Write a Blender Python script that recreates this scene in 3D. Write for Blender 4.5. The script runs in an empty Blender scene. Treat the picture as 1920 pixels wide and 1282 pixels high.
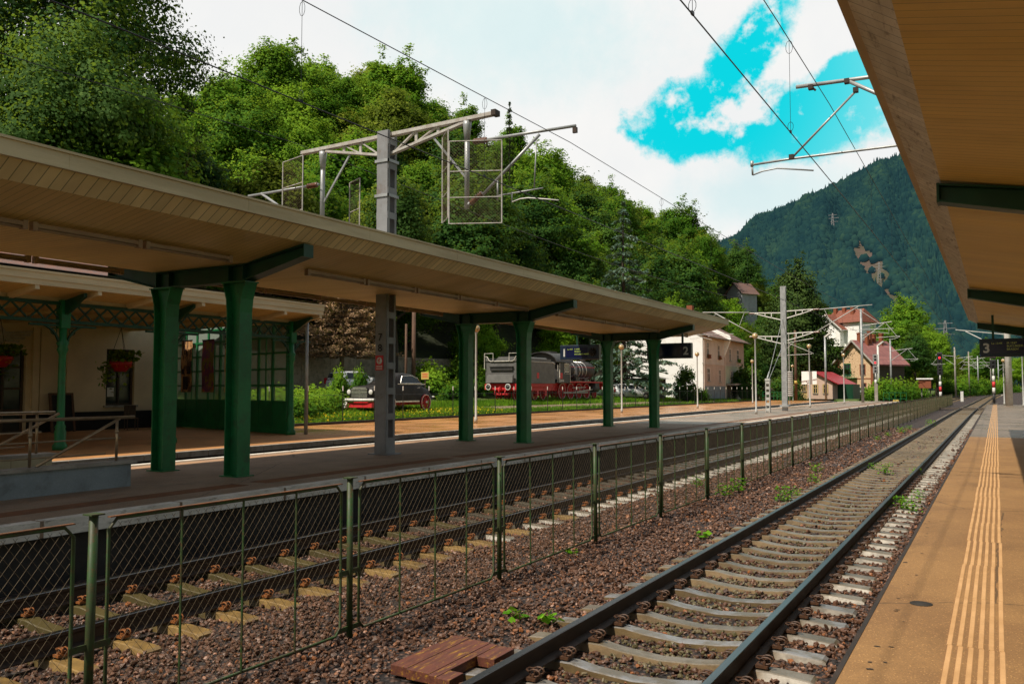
import bpy, bmesh, math, random
import numpy as np
from mathutils import Vector, Matrix
R = math.radians
PI = math.pi
sc = bpy.context.scene
col = sc.collection
rng = np.random.default_rng(7)
random.seed(5)

# ------------------------------------------------------------------ helpers
def tag(o, label=None, cat=None, group=None, kind=None):
    if label: o['label'] = label
    if cat: o['category'] = cat
    if group: o['group'] = group
    if kind: o['kind'] = kind
    return o

def thing(name, label, cat, loc=(0, 0, 0), rz=0.0, group=None):
    o = bpy.data.objects.new(name, None)
    o.empty_display_size = 0.2
    o.location = loc
    o.rotation_euler = (0, 0, rz)
    col.objects.link(o)
    return tag(o, label, cat, group)

def copy_tree(o, parent=None):
    c = o.copy()
    col.objects.link(c)
    c.parent = parent
    for ch in list(o.children):
        copy_tree(ch, c)
    return c

class MB:
    """collects faces of one mesh"""
    def __init__(s):
        s.v = []; s.f = []; s.m = []; s.mi = 0; s.sm = []
        s.smooth = False
    def add(s, vs, fs, M=None):
        b = len(s.v)
        if M is not None: vs = [tuple(M @ Vector(v)) for v in vs]
        s.v += [tuple(v) for v in vs]
        for f in fs:
            s.f.append([b + i for i in f]); s.m.append(s.mi); s.sm.append(s.smooth)
        return s
    def box(s, x0, x1, y0, y1, z0, z1, M=None):
        if x0 > x1: x0, x1 = x1, x0
        if y0 > y1: y0, y1 = y1, y0
        if z0 > z1: z0, z1 = z1, z0
        vs = [(x, y, z) for z in (z0, z1) for y in (y0, y1) for x in (x0, x1)]
        return s.add(vs, [(0, 2, 3, 1), (4, 5, 7, 6), (0, 1, 5, 4), (2, 6, 7, 3), (0, 4, 6, 2), (1, 3, 7, 5)], M)
    def beam(s, p, q, w, h=None, up=(0, 0, 1), M=None):
        """rectangular bar from p to q, w sideways, h along up"""
        h = h or w
        p = Vector(p); q = Vector(q); d = (q - p).normalized()
        u = Vector(up)
        if abs(d.dot(u)) > .98: u = Vector((0, 1, 0)) if abs(d.y) < .9 else Vector((1, 0, 0))
        a = d.cross(u).normalized(); b = a.cross(d).normalized()
        vs = []
        for c in (p, q):
            for i, j in ((-1, -1), (1, -1), (1, 1), (-1, 1)):
                vs.append(tuple(c + a * (i * w / 2) + b * (j * h / 2)))
        return s.add(vs, [(0, 1, 2, 3), (7, 6, 5, 4), (0, 4, 5, 1), (1, 5, 6, 2), (2, 6, 7, 3), (3, 7, 4, 0)], M)
    def tube(s, pts, r, n=8, M=None, caps=True):
        pts = [Vector(p) for p in pts]
        rr = r if isinstance(r, (list, tuple)) else [r] * len(pts)
        vs = []; prev = None
        for i, p in enumerate(pts):
            d = (pts[min(i + 1, len(pts) - 1)] - pts[max(i - 1, 0)])
            d = d.normalized() if d.length > 1e-9 else Vector((0, 0, 1))
            if prev is None:
                u = Vector((0, 0, 1)) if abs(d.z) < .9 else Vector((1, 0, 0))
                a = d.cross(u).normalized()
            else:
                a = (prev - d * prev.dot(d))
                a = a.normalized() if a.length > 1e-6 else prev
            prev = a; b = d.cross(a)
            for k in range(n):
                t = 2 * PI * k / n
                vs.append(tuple(p + (a * math.cos(t) + b * math.sin(t)) * rr[i]))
        fs = []
        for i in range(len(pts) - 1):
            for k in range(n):
                k2 = (k + 1) % n
                fs.append((i * n + k, i * n + k2, (i + 1) * n + k2, (i + 1) * n + k))
        if caps:
            fs.append(tuple(range(n - 1, -1, -1)))
            fs.append(tuple(range((len(pts) - 1) * n, len(pts) * n)))
        sm, s.smooth = s.smooth, n >= 7
        s.add(vs, fs, M); s.smooth = sm
        return s
    def lathe(s, prof, n=16, M=None, axis='z'):
        vs = []
        for r, z in prof:
            for k in range(n):
                t = 2 * PI * k / n
                c, q = r * math.cos(t), r * math.sin(t)
                vs.append((c, q, z) if axis == 'z' else ((z, c, q) if axis == 'x' else (q, z, c)))
        fs = []
        for i in range(len(prof) - 1):
            for k in range(n):
                k2 = (k + 1) % n
                fs.append((i * n + k, i * n + k2, (i + 1) * n + k2, (i + 1) * n + k))
        ring = abs(prof[0][0] - prof[-1][0]) < 1e-6 and abs(prof[0][1] - prof[-1][1]) < 1e-6
        if prof[0][0] > 1e-4 and not ring: fs.append(tuple(range(n - 1, -1, -1)))
        if prof[-1][0] > 1e-4 and not ring: fs.append(tuple(range((len(prof) - 1) * n, len(prof) * n)))
        sm, s.smooth = s.smooth, n >= 8
        s.add(vs, fs, M); s.smooth = sm
        return s
    def prism(s, prof, a0, a1, axis='y', M=None):
        """closed profile extruded: axis y -> prof (x,z); x -> (y,z); z -> (x,y)"""
        n = len(prof); vs = []
        for a in (a0, a1):
            for p, q in prof:
                vs.append((p, a, q) if axis == 'y' else ((a, p, q) if axis == 'x' else (p, q, a)))
        fs = [(i, (i + 1) % n, n + (i + 1) % n, n + i) for i in range(n)]
        fs += [tuple(range(n - 1, -1, -1)), tuple(range(n, 2 * n))]
        return s.add(vs, fs, M)
    def sweep(s, prof, path, closed=False, mats=None):
        """profile (x offset, z) swept along path points (x,y,z) lying roughly along +y"""
        n = len(prof); vs = []; fs = []
        for (x, y, z) in path:
            for p, q in prof: vs.append((x + p, y, z + q))
        b = len(s.v); s.v += vs
        for i in range(len(path) - 1):
            for k in range(n if closed else n - 1):
                k2 = (k + 1) % n
                s.f.append([b + i * n + k, b + i * n + k2, b + (i + 1) * n + k2, b + (i + 1) * n + k])
                s.m.append(mats[k] if mats else s.mi); s.sm.append(s.smooth)
        return s
    def quad(s, a, b, c, d): return s.add([a, b, c, d], [(0, 1, 2, 3)])
    def build(s, name, mats, parent=None, world=False, bevel=0):
        me = bpy.data.meshes.new(name)
        vs = s.v
        if world and parent is not None:
            l = parent.location
            vs = [(x - l[0], y - l[1], z - l[2]) for x, y, z in vs]
        me.from_pydata(vs, [], s.f)
        if not isinstance(mats, (list, tuple)): mats = [mats]
        for m in mats: me.materials.append(m)
        me.polygons.foreach_set('material_index', [min(i, len(mats) - 1) for i in s.m])
        me.polygons.foreach_set('use_smooth', s.sm)
        bm = bmesh.new(); bm.from_mesh(me)
        bmesh.ops.recalc_face_normals(bm, faces=bm.faces)
        bm.to_mesh(me); bm.free()
        me.update()
        o = bpy.data.objects.new(name, me)
        col.objects.link(o); o.parent = parent
        if bevel:
            md = o.modifiers.new('bevel', 'BEVEL'); md.width = bevel; md.segments = 2; md.limit_method = 'ANGLE'
        return o

def np_obj(name, V, F, mat, parent=None, tint=None, smooth=False, normals=None):
    """V (n,3) F (m,k) arrays -> one mesh object, fast"""
    me = bpy.data.meshes.new(name)
    n, m, k = len(V), len(F), F.shape[1]
    me.vertices.add(n); me.vertices.foreach_set('co', np.ascontiguousarray(V, dtype=np.float32).ravel())
    me.loops.add(m * k); me.loops.foreach_set('vertex_index', np.ascontiguousarray(F, dtype=np.int32).ravel())
    me.polygons.add(m)
    me.polygons.foreach_set('loop_start', np.arange(0, m * k, k, dtype=np.int32))
    me.polygons.foreach_set('loop_total', np.full(m, k, dtype=np.int32))
    me.polygons.foreach_set('use_smooth', np.full(m, smooth or normals is not None, dtype=bool))
    me.materials.append(mat)
    if tint is not None:
        a = me.attributes.new('tint', 'FLOAT', 'FACE'); a.data.foreach_set('value', np.ascontiguousarray(tint, dtype=np.float32))
    me.update(calc_edges=True)
    if normals is not None: me.normals_split_custom_set_from_vertices(normals.astype(np.float32).tolist())
    o = bpy.data.objects.new(name, me); col.objects.link(o); o.parent = parent
    return o

def text_obj(name, body, size, mat, parent, loc, rot, ext=.004, align='LEFT', bold=.0):
    cu = bpy.data.curves.new(name, 'FONT')
    cu.body = body; cu.size = size; cu.extrude = ext; cu.align_x = align; cu.offset = bold
    cu.materials.append(mat)
    tmp = bpy.data.objects.new(name, cu); col.objects.link(tmp)
    bpy.context.view_layer.update()
    me = bpy.data.meshes.new_from_object(tmp.evaluated_get(bpy.context.evaluated_depsgraph_get()))
    bpy.data.objects.remove(tmp)
    o = bpy.data.objects.new(name, me); col.objects.link(o)
    o.parent = parent; o.location = loc; o.rotation_euler = rot
    return o

# ------------------------------------------------------------------ materials
def nt_new(name):
    m = bpy.data.materials.new(name); m.use_nodes = True
    nt = m.node_tree
    b = nt.nodes['Principled BSDF']
    return m, nt, b

def N(nt, t, **k):
    n = nt.nodes.new(t)
    for a, v in k.items(): setattr(n, a, v)
    return n

def rgb(c): return (c[0], c[1], c[2], 1)

def mixc(nt, fac, a, b, mode='MIX'):
    n = N(nt, 'ShaderNodeMix', data_type='RGBA', blend_type=mode)
    for sock, v in ((n.inputs[0], fac), (n.inputs[6], a), (n.inputs[7], b)):
        if hasattr(v, 'is_output'): nt.links.new(v, sock)
        elif isinstance(v, (int, float)): sock.default_value = v
        else: sock.default_value = rgb(v)
    return n.outputs[2]

def math_n(nt, op, a, b=None, c=None, clamp=False):
    n = N(nt, 'ShaderNodeMath', operation=op, use_clamp=clamp)
    for i, v in enumerate((a, b, c)):
        if v is None: continue
        if hasattr(v, 'is_output'): nt.links.new(v, n.inputs[i])
        else: n.inputs[i].default_value = v
    return n.outputs[0]

def noise(nt, vec, scale, detail=5, rough=.6, dist=0):
    n = N(nt, 'ShaderNodeTexNoise')
    n.inputs['Scale'].default_value = scale; n.inputs['Detail'].default_value = detail
    n.inputs['Roughness'].default_value = rough; n.inputs['Distortion'].default_value = dist
    nt.links.new(vec, n.inputs['Vector'])
    return n.outputs['Fac']

def ramp(nt, fac, lo, hi):
    n = N(nt, 'ShaderNodeMapRange', interpolation_type='SMOOTHSTEP')
    nt.links.new(fac, n.inputs[0]); n.inputs[1].default_value = lo; n.inputs[2].default_value = hi
    return n.outputs[0]

def coords(nt, stretch=(1, 1, 1), kind='Object'):
    tc = N(nt, 'ShaderNodeTexCoord'); mp = N(nt, 'ShaderNodeMapping')
    mp.inputs['Scale'].default_value = stretch
    nt.links.new(tc.outputs[kind], mp.inputs[0])
    return mp.outputs[0]

def mat(name, c1, c2=None, scale=2.0, rough=.7, metal=0.0, bump=0.0, bscale=30.0, stretch=(1, 1, 1), grain=0.15,
        gscale=60.0, lo=.35, hi=.65, rand=0.0, spec=.4, rvar=.15, stain=None, planks=None, dist=0.0, pvar=.22):
    m, nt, b = nt_new(name)
    v = coords(nt, stretch)
    c2 = c2 or tuple(x * .7 for x in c1)
    c = mixc(nt, ramp(nt, noise(nt, v, scale, 6, .62, dist), lo, hi), c1, c2)
    if stain:
        f = ramp(nt, noise(nt, v, scale * stain[1], 4, .7, .3), .52, .72)
        c = mixc(nt, math_n(nt, 'MULTIPLY', f, stain[2]), c, stain[0])
    g = noise(nt, v, gscale, 3, .7)
    c = mixc(nt, grain, c, mixc(nt, g, (.25, .25, .25), (1.6, 1.6, 1.6)), 'MULTIPLY') if grain else c
    hgt = None
    if planks:                                     # (axis index, width, groove fraction)
        v0 = coords(nt)
        sx = N(nt, 'ShaderNodeSeparateXYZ'); nt.links.new(v0, sx.inputs[0])
        t = math_n(nt, 'DIVIDE', sx.outputs[planks[0]], planks[1])
        fr = math_n(nt, 'FRACT', t)
        gr = math_n(nt, 'LESS_THAN', fr, planks[2])
        wn = N(nt, 'ShaderNodeTexWhiteNoise', noise_dimensions='1D'); nt.links.new(math_n(nt, 'FLOOR', t), wn.inputs['W'])
        c = mixc(nt, pvar, c, mixc(nt, wn.outputs[0], (.45, .45, .45), (1.35, 1.35, 1.35)), 'MULTIPLY')
        c = mixc(nt, math_n(nt, 'MULTIPLY', gr, .75), c, tuple(x * .18 for x in c1))
        hgt = gr
    if rand:
        oi = N(nt, 'ShaderNodeObjectInfo')
        c = mixc(nt, rand, c, mixc(nt, oi.outputs['Random'], (.35, .35, .35), (1.7, 1.7, 1.7)), 'MULTIPLY')
    nt.links.new(c, b.inputs['Base Color'])
    rv = math_n(nt, 'MULTIPLY_ADD', noise(nt, v, scale * 2.3, 4), rvar * 2, rough - rvar, clamp=True)
    nt.links.new(rv, b.inputs['Roughness'])
    b.inputs['Metallic'].default_value = metal
    b.inputs['Specular IOR Level'].default_value = spec
    if bump or hgt is not None:
        bp = N(nt, 'ShaderNodeBump'); bp.inputs['Strength'].default_value = min(1, bump if bump else .4)
        bp.inputs['Distance'].default_value = .02
        h = noise(nt, v, bscale, 5, .65)
        if hgt is not None: h = math_n(nt, 'SUBTRACT', math_n(nt, 'MULTIPLY', h, .3), hgt)
        nt.links.new(h, bp.inputs['Height']); nt.links.new(bp.outputs[0], b.inputs['Normal'])
    return m

def leafmat(name, dark, mid, light, trans=.35, rand=.5):
    m, nt, b = nt_new(name)
    at = N(nt, 'ShaderNodeAttribute'); at.attribute_name = 'tint'
    oi = N(nt, 'ShaderNodeObjectInfo')
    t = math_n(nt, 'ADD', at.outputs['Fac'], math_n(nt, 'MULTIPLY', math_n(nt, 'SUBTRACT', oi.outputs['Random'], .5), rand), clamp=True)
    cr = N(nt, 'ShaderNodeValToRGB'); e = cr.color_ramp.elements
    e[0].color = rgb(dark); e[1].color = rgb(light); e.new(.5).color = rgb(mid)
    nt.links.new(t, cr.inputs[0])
    nt.links.new(cr.outputs[0], b.inputs['Base Color'])
    b.inputs['Roughness'].default_value = .7; b.inputs['Specular IOR Level'].default_value = .08
    tr = N(nt, 'ShaderNodeBsdfTranslucent'); nt.links.new(mixc(nt, .6, cr.outputs[0], (.35, .5, .04), 'MIX'), tr.inputs[0])
    ms = N(nt, 'ShaderNodeMixShader'); ms.inputs[0].default_value = trans
    nt.links.new(b.outputs[0], ms.inputs[1]); nt.links.new(tr.outputs[0], ms.inputs[2])
    nt.links.new(ms.outputs[0], nt.nodes['Material Output'].inputs[0])
    return m

def emit(name, c, s):
    m, nt, b = nt_new(name)
    b.inputs['Base Color'].default_value = rgb(c); b.inputs['Emission Color'].default_value = rgb(c); b.inputs['Emission Strength'].default_value = s
    return m

def glass_mat(name, tintc=(.85, .92, .9), alpha=.25, rough=.03, c=(.05, .06, .06)):
    m, nt, b = nt_new(name)
    b.inputs['Base Color'].default_value = rgb(c); b.inputs['Roughness'].default_value = rough
    tp = N(nt, 'ShaderNodeBsdfTransparent'); tp.inputs[0].default_value = rgb(tintc)
    ms = N(nt, 'ShaderNodeMixShader'); ms.inputs[0].default_value = alpha
    nt.links.new(tp.outputs[0], ms.inputs[1]); nt.links.new(b.outputs[0], ms.inputs[2])
    nt.links.new(ms.outputs[0], nt.nodes['Material Output'].inputs[0])
    return m

M = {}
M['soffit'] = mat('soffit_boards', (.80, .58, .23), (.68, .48, .18), scale=.6, rough=.5, planks=(1, .12, .06), stretch=(.3, 1.2, 1), grain=.08, pvar=.07, stain=((.5, .36, .17), 1.5, .45))
M['soffit_right'] = mat('bounce_lit_soffit_boards', (.95, .70, .25), (.82, .58, .19), scale=.6, rough=.5, planks=(1, .12, .05), stretch=(.3, 1.2, 1), grain=.08, pvar=.07, stain=((.6, .42, .15), 1.5, .4))  # same boards as the soffit, light bounced off the platform put into the colour
M['fascia'] = mat('fascia_boards', (.95, .76, .46), (.82, .63, .36), scale=.8, rough=.6, planks=(1, .17, .08), stretch=(1, 2, 1), grain=.12)
M['fascia_metal'] = mat('fascia_metal', (.66, .53, .32), (.5, .39, .22), scale=1.2, rough=.5, stretch=(1, .3, 3), grain=.2)
M['fascia_white'] = mat('fascia_white_boards', (.90, .85, .76), (.74, .68, .58), scale=1.5, rough=.6, planks=(1, .17, .06), stretch=(3, .6, 3), grain=.25, stain=((.22, .15, .09), 3, .8))
M['roof_top'] = mat('roof_sheet', (.20, .18, .15), (.13, .12, .10), rough=.6)
M['green'] = mat('green_paint', (.012, .18, .055), (.008, .125, .04), scale=1.6, rough=.42, grain=.25, gscale=25, stain=((.03, .06, .03), 3, .6), bump=.06, bscale=60)
M['green_dark'] = mat('dark_green_paint', (.006, .06, .025), (.004, .04, .018), scale=2, rough=.45, grain=.2)
M['green_fence'] = mat('fence_green_paint', (.03, .075, .018), (.045, .045, .018), scale=6, rough=.55, grain=.35, gscale=80, stain=((.10, .045, .015), 3, .9))
M['steel_grey'] = mat('galvanised_steel', (.42, .43, .43), (.30, .31, .31), scale=3, rough=.45, metal=.35, grain=.2)
M['mast_grey'] = mat('mast_grey_paint', (.27, .275, .285), (.2, .2, .205), scale=1.2, rough=.55, grain=.25, stain=((.16, .10, .06), 2, .5))
M['bracket_paint'] = mat('weathered_bracket_paint', (.50, .48, .45), (.38, .34, .30), scale=5, rough=.55, grain=.3, stain=((.25, .13, .08), 4, .6))
M['insulator'] = mat('brown_insulator', (.16, .06, .025), (.1, .04, .02), rough=.25, spec=.6)
M['wire'] = mat('dark_wire', (.025, .028, .035), rough=.4, metal=.6)
M['mesh_wire'] = mat('chain_link_wire', (.20, .15, .09), (.11, .075, .04), scale=12, rough=.7, metal=0)
M['rail_top'] = mat('polished_rail_head', (.16, .165, .17), (.10, .10, .10), scale=6, rough=.3, metal=1, stretch=(1, .05, 1), rvar=.08)
M['rail_side'] = mat('rusty_rail_side', (.022, .014, .009), (.04, .022, .012), scale=5, rough=.6, grain=.3, stretch=(1, .4, 1))
M['clip'] = mat('rusty_clip', (.10, .045, .02), (.05, .025, .015), scale=25, rough=.55, grain=.3)
M['clip_rust'] = mat('orange_rust_clip', (.30, .10, .02), (.16, .06, .02), scale=25, rough=.65, grain=.3)
M['red_boards'] = mat('red_brown_boards', (.15, .048, .028), (.095, .032, .02), scale=4, rough=.55, stretch=(6, 1, 6), grain=.3, stain=((.42, .22, .02), 1.2, .85), bump=.2, bscale=25)
M['red'] = mat('red_paint', (.70, .035, .045), (.55, .03, .035), scale=3, rough=.5, grain=.3, gscale=20, stain=((.12, .02, .02), 3, .6))
M['white'] = mat('white_paint', (.75, .73, .69), (.62, .6, .55), scale=3, rough=.5, grain=.15)
M['black'] = mat('sooty_black', (.035, .035, .036), (.06, .056, .053), scale=2.5, rough=.5, grain=.3, gscale=30, stain=((.09, .08, .07), 2.5, .6))
M['black_gloss'] = mat('dull_black_car_paint', (.012, .0105, .0095), (.022, .018, .015), scale=2, rough=.5, grain=.3, gscale=40, stain=((.05, .04, .03), 3, .5), spec=.25)
M['dark'] = mat('dark_void', (.012, .012, .012), rough=.8)
M['tender_grey'] = mat('tender_grey_black', (.12, .118, .112), (.165, .16, .15), scale=1.6, rough=.55, grain=.3, gscale=15, stain=((.12, .11, .10), 2.5, .6), bump=.1, bscale=20)
M['chrome'] = mat('dull_chrome', (.75, .73, .68), (.55, .53, .5), rough=.3, metal=.6)
M['glass_dark'] = mat('dark_window_glass', (.02, .024, .026), (.035, .04, .04), scale=.7, rough=.12, spec=.7, grain=0, rvar=.04)
M['glass'] = glass_mat('pale_green_pane', (.88, .95, .9), .36, rough=.5, c=(.62, .74, .64))  # pale green mixed into the pane
M['wall_cream'] = mat('cream_plaster', (.74, .60, .41), (.64, .52, .35), scale=.8, rough=.85, grain=.2, bump=.1, bscale=12)
M['wall_white'] = mat('white_plaster', (.97, .96, .94), (.94, .92, .88), scale=.5, rough=.85, grain=.12, bump=.08, bscale=9, stain=((.5, .44, .38), 2, .35))
M['wall_pink'] = mat('pink_plaster', (.60, .43, .34), (.52, .37, .29), scale=.6, rough=.85, grain=.15, stain=((.4, .3, .24), 2.5, .5), bump=.08, bscale=9)
M['wall_pinkwhite'] = mat('pale_pink_plaster', (.68, .55, .47), (.6, .48, .4), scale=.6, rough=.85, grain=.15, stain=((.45, .36, .3), 2.5, .4))
M['wall_yellowgreen'] = mat('pale_green_plaster', (.52, .53, .38), (.45, .46, .33), scale=.6, rough=.85, grain=.15)
M['wall_blue'] = mat('blue_grey_render', (.25, .29, .31), (.2, .235, .25), scale=1.2, rough=.85, grain=.3, gscale=30, bump=.2, bscale=40, stain=((.12, .13, .13), 2, .5))
M['wall_grey'] = mat('grey_blue_wall', (.36, .38, .40), (.3, .31, .33), scale=.8, rough=.85)
M['wall_yellow'] = mat('ochre_plaster', (.50, .36, .16), (.42, .3, .13), scale=.7, rough=.85)
M['concrete'] = mat('concrete', (.36, .33, .29), (.26, .235, .2), scale=2, rough=.8, grain=.3, stain=((.14, .11, .08), 2, .6), bump=.2, bscale=25)
M['concrete_dark'] = mat('dirty_concrete', (.042, .036, .030), (.025, .021, .017), scale=1.5, rough=.85, grain=.35, bump=.3, bscale=12)
M['cream_paint'] = mat('cream_fascia_paint', (.78, .62, .38), (.64, .5, .29), scale=1.2, rough=.55, stretch=(1, .3, 2), grain=.15)
M['masonry'] = mat('mossy_masonry', (.36, .30, .22), (.24, .2, .14), scale=1.4, rough=.9, grain=.4, gscale=8, bump=.4, bscale=5, stain=((.06, .075, .03), 2, .6))
M['coping'] = mat('platform_coping', (.80, .76, .68), (.6, .56, .48), scale=2.5, rough=.75, grain=.3, stretch=(1, .5, 2), stain=((.13, .11, .09), 3, .7))
M['tile_cream'] = mat('cream_wall_tile', (.5, .43, .28), (.42, .36, .22), scale=2, rough=.4, planks=(1, .3, .03))
M['steel_tube'] = mat('brushed_handrail', (.42, .31, .2), (.3, .22, .14), scale=6, rough=.4, metal=.7)
M['roof_red'] = mat('red_sheet_roof', (.42, .035, .045), (.34, .03, .035), rough=.45, planks=(1, .35, .05))
M['roof_tile'] = mat('rust_tile_roof', (.30, .10, .06), (.2, .07, .045), scale=3, rough=.75, grain=.4, gscale=20, planks=(2, .22, .12))
M['roof_tile_grey'] = mat('grey_brown_tiles', (.17, .12, .11), (.24, .12, .09), scale=3, rough=.75, grain=.4, gscale=14, planks=(2, .25, .12))
M['roof_maroon'] = mat('maroon_slate_roof', (.36, .15, .13), (.26, .105, .1), scale=.8, rough=.6, grain=.3, gscale=8, stain=((.36, .2, .17), 2, .7), planks=(2, .4, .06))
M['brick'] = mat('orange_brick', (.30, .09, .04), (.22, .07, .035), scale=8, rough=.85, grain=.4)
M['brick_wall'] = mat('mottled_stone_wall', (.80, .58, .37), (.58, .36, .2), scale=4, rough=.85, grain=.4, gscale=9, bump=.2, bscale=8)
M['timber_dark'] = mat('dark_weathered_timber', (.06, .045, .035), (.10, .075, .055), scale=3, rough=.85, stretch=(6, 6, 1), grain=.3)
M['timber_pole'] = mat('brown_pole_timber', (.14, .075, .045), (.09, .05, .03), scale=4, rough=.8, stretch=(5, 5, .6))
M['bark'] = mat('bark', (.07, .052, .036), (.035, .027, .02), scale=3, rough=.9, stretch=(4, 4, .8), grain=.3, bump=.4, bscale=10)
M['bark_pale'] = mat('pale_bark', (.17, .13, .09), (.1, .08, .055), scale=3, rough=.9, stretch=(4, 4, .8))
M['lamp_globe'] = mat('amber_lamp_globe', (.56, .40, .20), (.42, .28, .12), rough=.15, spec=.8, grain=0)
M['lamp_pole'] = mat('lamp_pole_paint', (.52, .52, .49), (.42, .42, .4), rough=.5)
M['sign_blue'] = mat('navy_sign_case', (.010, .022, .045), (.007, .015, .032), rough=.35, grain=.1)
M['sign_screen'] = mat('sign_screen', (.006, .010, .05), (.008, .008, .035), rough=.2, grain=0)
M['sign_grey'] = mat('sign_numeral', (.6, .6, .58), rough=.5, grain=0)
M['sign_text'] = emit('flip_text', (.33, .34, .09), .12)
M['sign_text_green'] = emit('green_text', (.42, .55, .10), .18)
M['red_light'] = emit('red_signal_light', (1, .02, .03), 2.5)
M['yellow_plate'] = mat('yellow_plate', (.62, .45, .12), (.55, .4, .1), rough=.6)
M['pot_red'] = mat('red_pot', (.55, .03, .04), (.45, .02, .03), rough=.4)
M['tube_lamp'] = mat('lamp_batten', (.40, .27, .17), (.32, .2, .13), rough=.5)
M['signal_black'] = mat('signal_black', (.02, .021, .022), rough=.5)
M['signal_grey'] = mat('signal_grey', (.30, .30, .29), rough=.6)
M['car_white'] = mat('white_car_paint', (.72, .74, .76), rough=.2, grain=0, spec=.6)
M['tail_red'] = mat('tail_lamp_red', (.5, .01, .02), rough=.2, grain=0)
M['rubber'] = mat('tyre_rubber', (.02, .02, .02), rough=.8)
M['tactile'] = mat('tactile_strip', (.62, .36, .16), (.52, .29, .12), scale=3, rough=.7, grain=.25, bump=.15, bscale=80)
M['tactile_red'] = mat('tactile_studs', (.20, .075, .025), (.15, .06, .025), scale=3, rough=.75, grain=.3, gscale=20, lo=.4, hi=.6)
M['tactile_pale'] = mat('tactile_pale', (.46, .27, .15), (.38, .23, .14), scale=2, rough=.7, grain=.25, gscale=30)
M['banner_a'] = mat('sepia_banner', (.50, .26, .10), (.10, .05, .03), scale=2.2, rough=.8, stretch=(1.6, 1, 1), lo=.45, hi=.55)
M['banner_b'] = mat('purple_banner', (.17, .05, .12), (.24, .18, .03), scale=1.8, rough=.8, lo=.45, hi=.55, stain=((.7, .03, .03), 1.4, .9))
M['banner_c'] = mat('tan_banner', (.62, .42, .2), (.52, .34, .16), scale=2, rough=.8)
M['banner_ink'] = mat('dark_banner_ink', (.03, .008, .008), rough=.8)
M['stones'] = None

# ------------------------------------------------------------------ the setting
def tx(y): return 0.0 if y < 75 else ((y - 75) / 180.0) ** 2 * 3.2
def tz(y): return 0.0 if y < 140 else (y - 140) * .006
T3, T2, T1, T4 = -2.63, -7.95, -17.3, 8.6
GA = .755

def ballast_mat():
    m, nt, b = nt_new('brown_ballast')
    v = coords(nt)
    vo = N(nt, 'ShaderNodeTexVoronoi'); vo.inputs['Scale'].default_value = 17; nt.links.new(v, vo.inputs['Vector'])
    cr = N(nt, 'ShaderNodeValToRGB'); e = cr.color_ramp.elements
    e[0].color = rgb((.035, .02, .013)); e[1].color = rgb((.14, .08, .055)); e.new(.5).color = rgb((.08, .043, .03))
    sx = N(nt, 'ShaderNodeSeparateColor'); nt.links.new(vo.outputs['Color'], sx.inputs[0])
    nt.links.new(sx.outputs[0], cr.inputs[0])
    c = mixc(nt, ramp(nt, vo.outputs['Distance'], .25, .62), cr.outputs[0], (.012, .008, .007))
    c = mixc(nt, .5, c, mixc(nt, noise(nt, v, .8, 4), (.5, .5, .5), (1.5, 1.4, 1.3)), 'MULTIPLY')
    nt.links.new(c, b.inputs['Base Color']); b.inputs['Roughness'].default_value = .7
    bp = N(nt, 'ShaderNodeBump'); bp.inputs['Strength'].default_value = 1; bp.inputs['Distance'].default_value = .05
    nt.links.new(math_n(nt, 'SUBTRACT', 1.0, vo.outputs['Distance']), bp.inputs['Height']); nt.links.new(bp.outputs[0], b.inputs['Normal'])
    return m

def stone_mat():
    m, nt, b = nt_new('crushed_stone')
    at = N(nt, 'ShaderNodeAttribute'); at.attribute_name = 'tint'
    cr = N(nt, 'ShaderNodeValToRGB'); e = cr.color_ramp.elements
    e[0].color = rgb((.05, .028, .02)); e[1].color = rgb((.36, .22, .16))
    for p, c in ((.3, (.078, .038, .021)), (.62, (.13, .062, .035)), (.82, (.17, .088, .052)), (.93, (.28, .10, .03))):
        q = e.new(p); q.color = rgb(c)
    nt.links.new(at.outputs['Fac'], cr.inputs[0])
    v = coords(nt)
    isg = math_n(nt, 'LESS_THAN', at.outputs['Fac'], -.5)
    mossc = mixc(nt, math_n(nt, 'SUBTRACT', math_n(nt, 'MULTIPLY', at.outputs['Fac'], -1.0), 1.0), (.085, .075, .03), (.15, .115, .06))
    c0 = mixc(nt, isg, cr.outputs[0], mossc)
    c = mixc(nt, .45, c0, mixc(nt, noise(nt, v, 45, 4, .7), (.4, .4, .4), (1.6, 1.6, 1.6)), 'MULTIPLY')
    nt.links.new(c, b.inputs['Base Color'])
    b.inputs['Roughness'].default_value = .42; b.inputs['Specular IOR Level'].default_value = .38
    bp = N(nt, 'ShaderNodeBump'); bp.inputs['Strength'].default_value = .5; bp.inputs['Distance'].default_value = .01
    nt.links.new(noise(nt, v, 60, 4), bp.inputs['Height']); nt.links.new(bp.outputs[0], b.inputs['Normal'])
    return m
M['ballast'] = ballast_mat(); M['stones'] = stone_mat()

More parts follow.
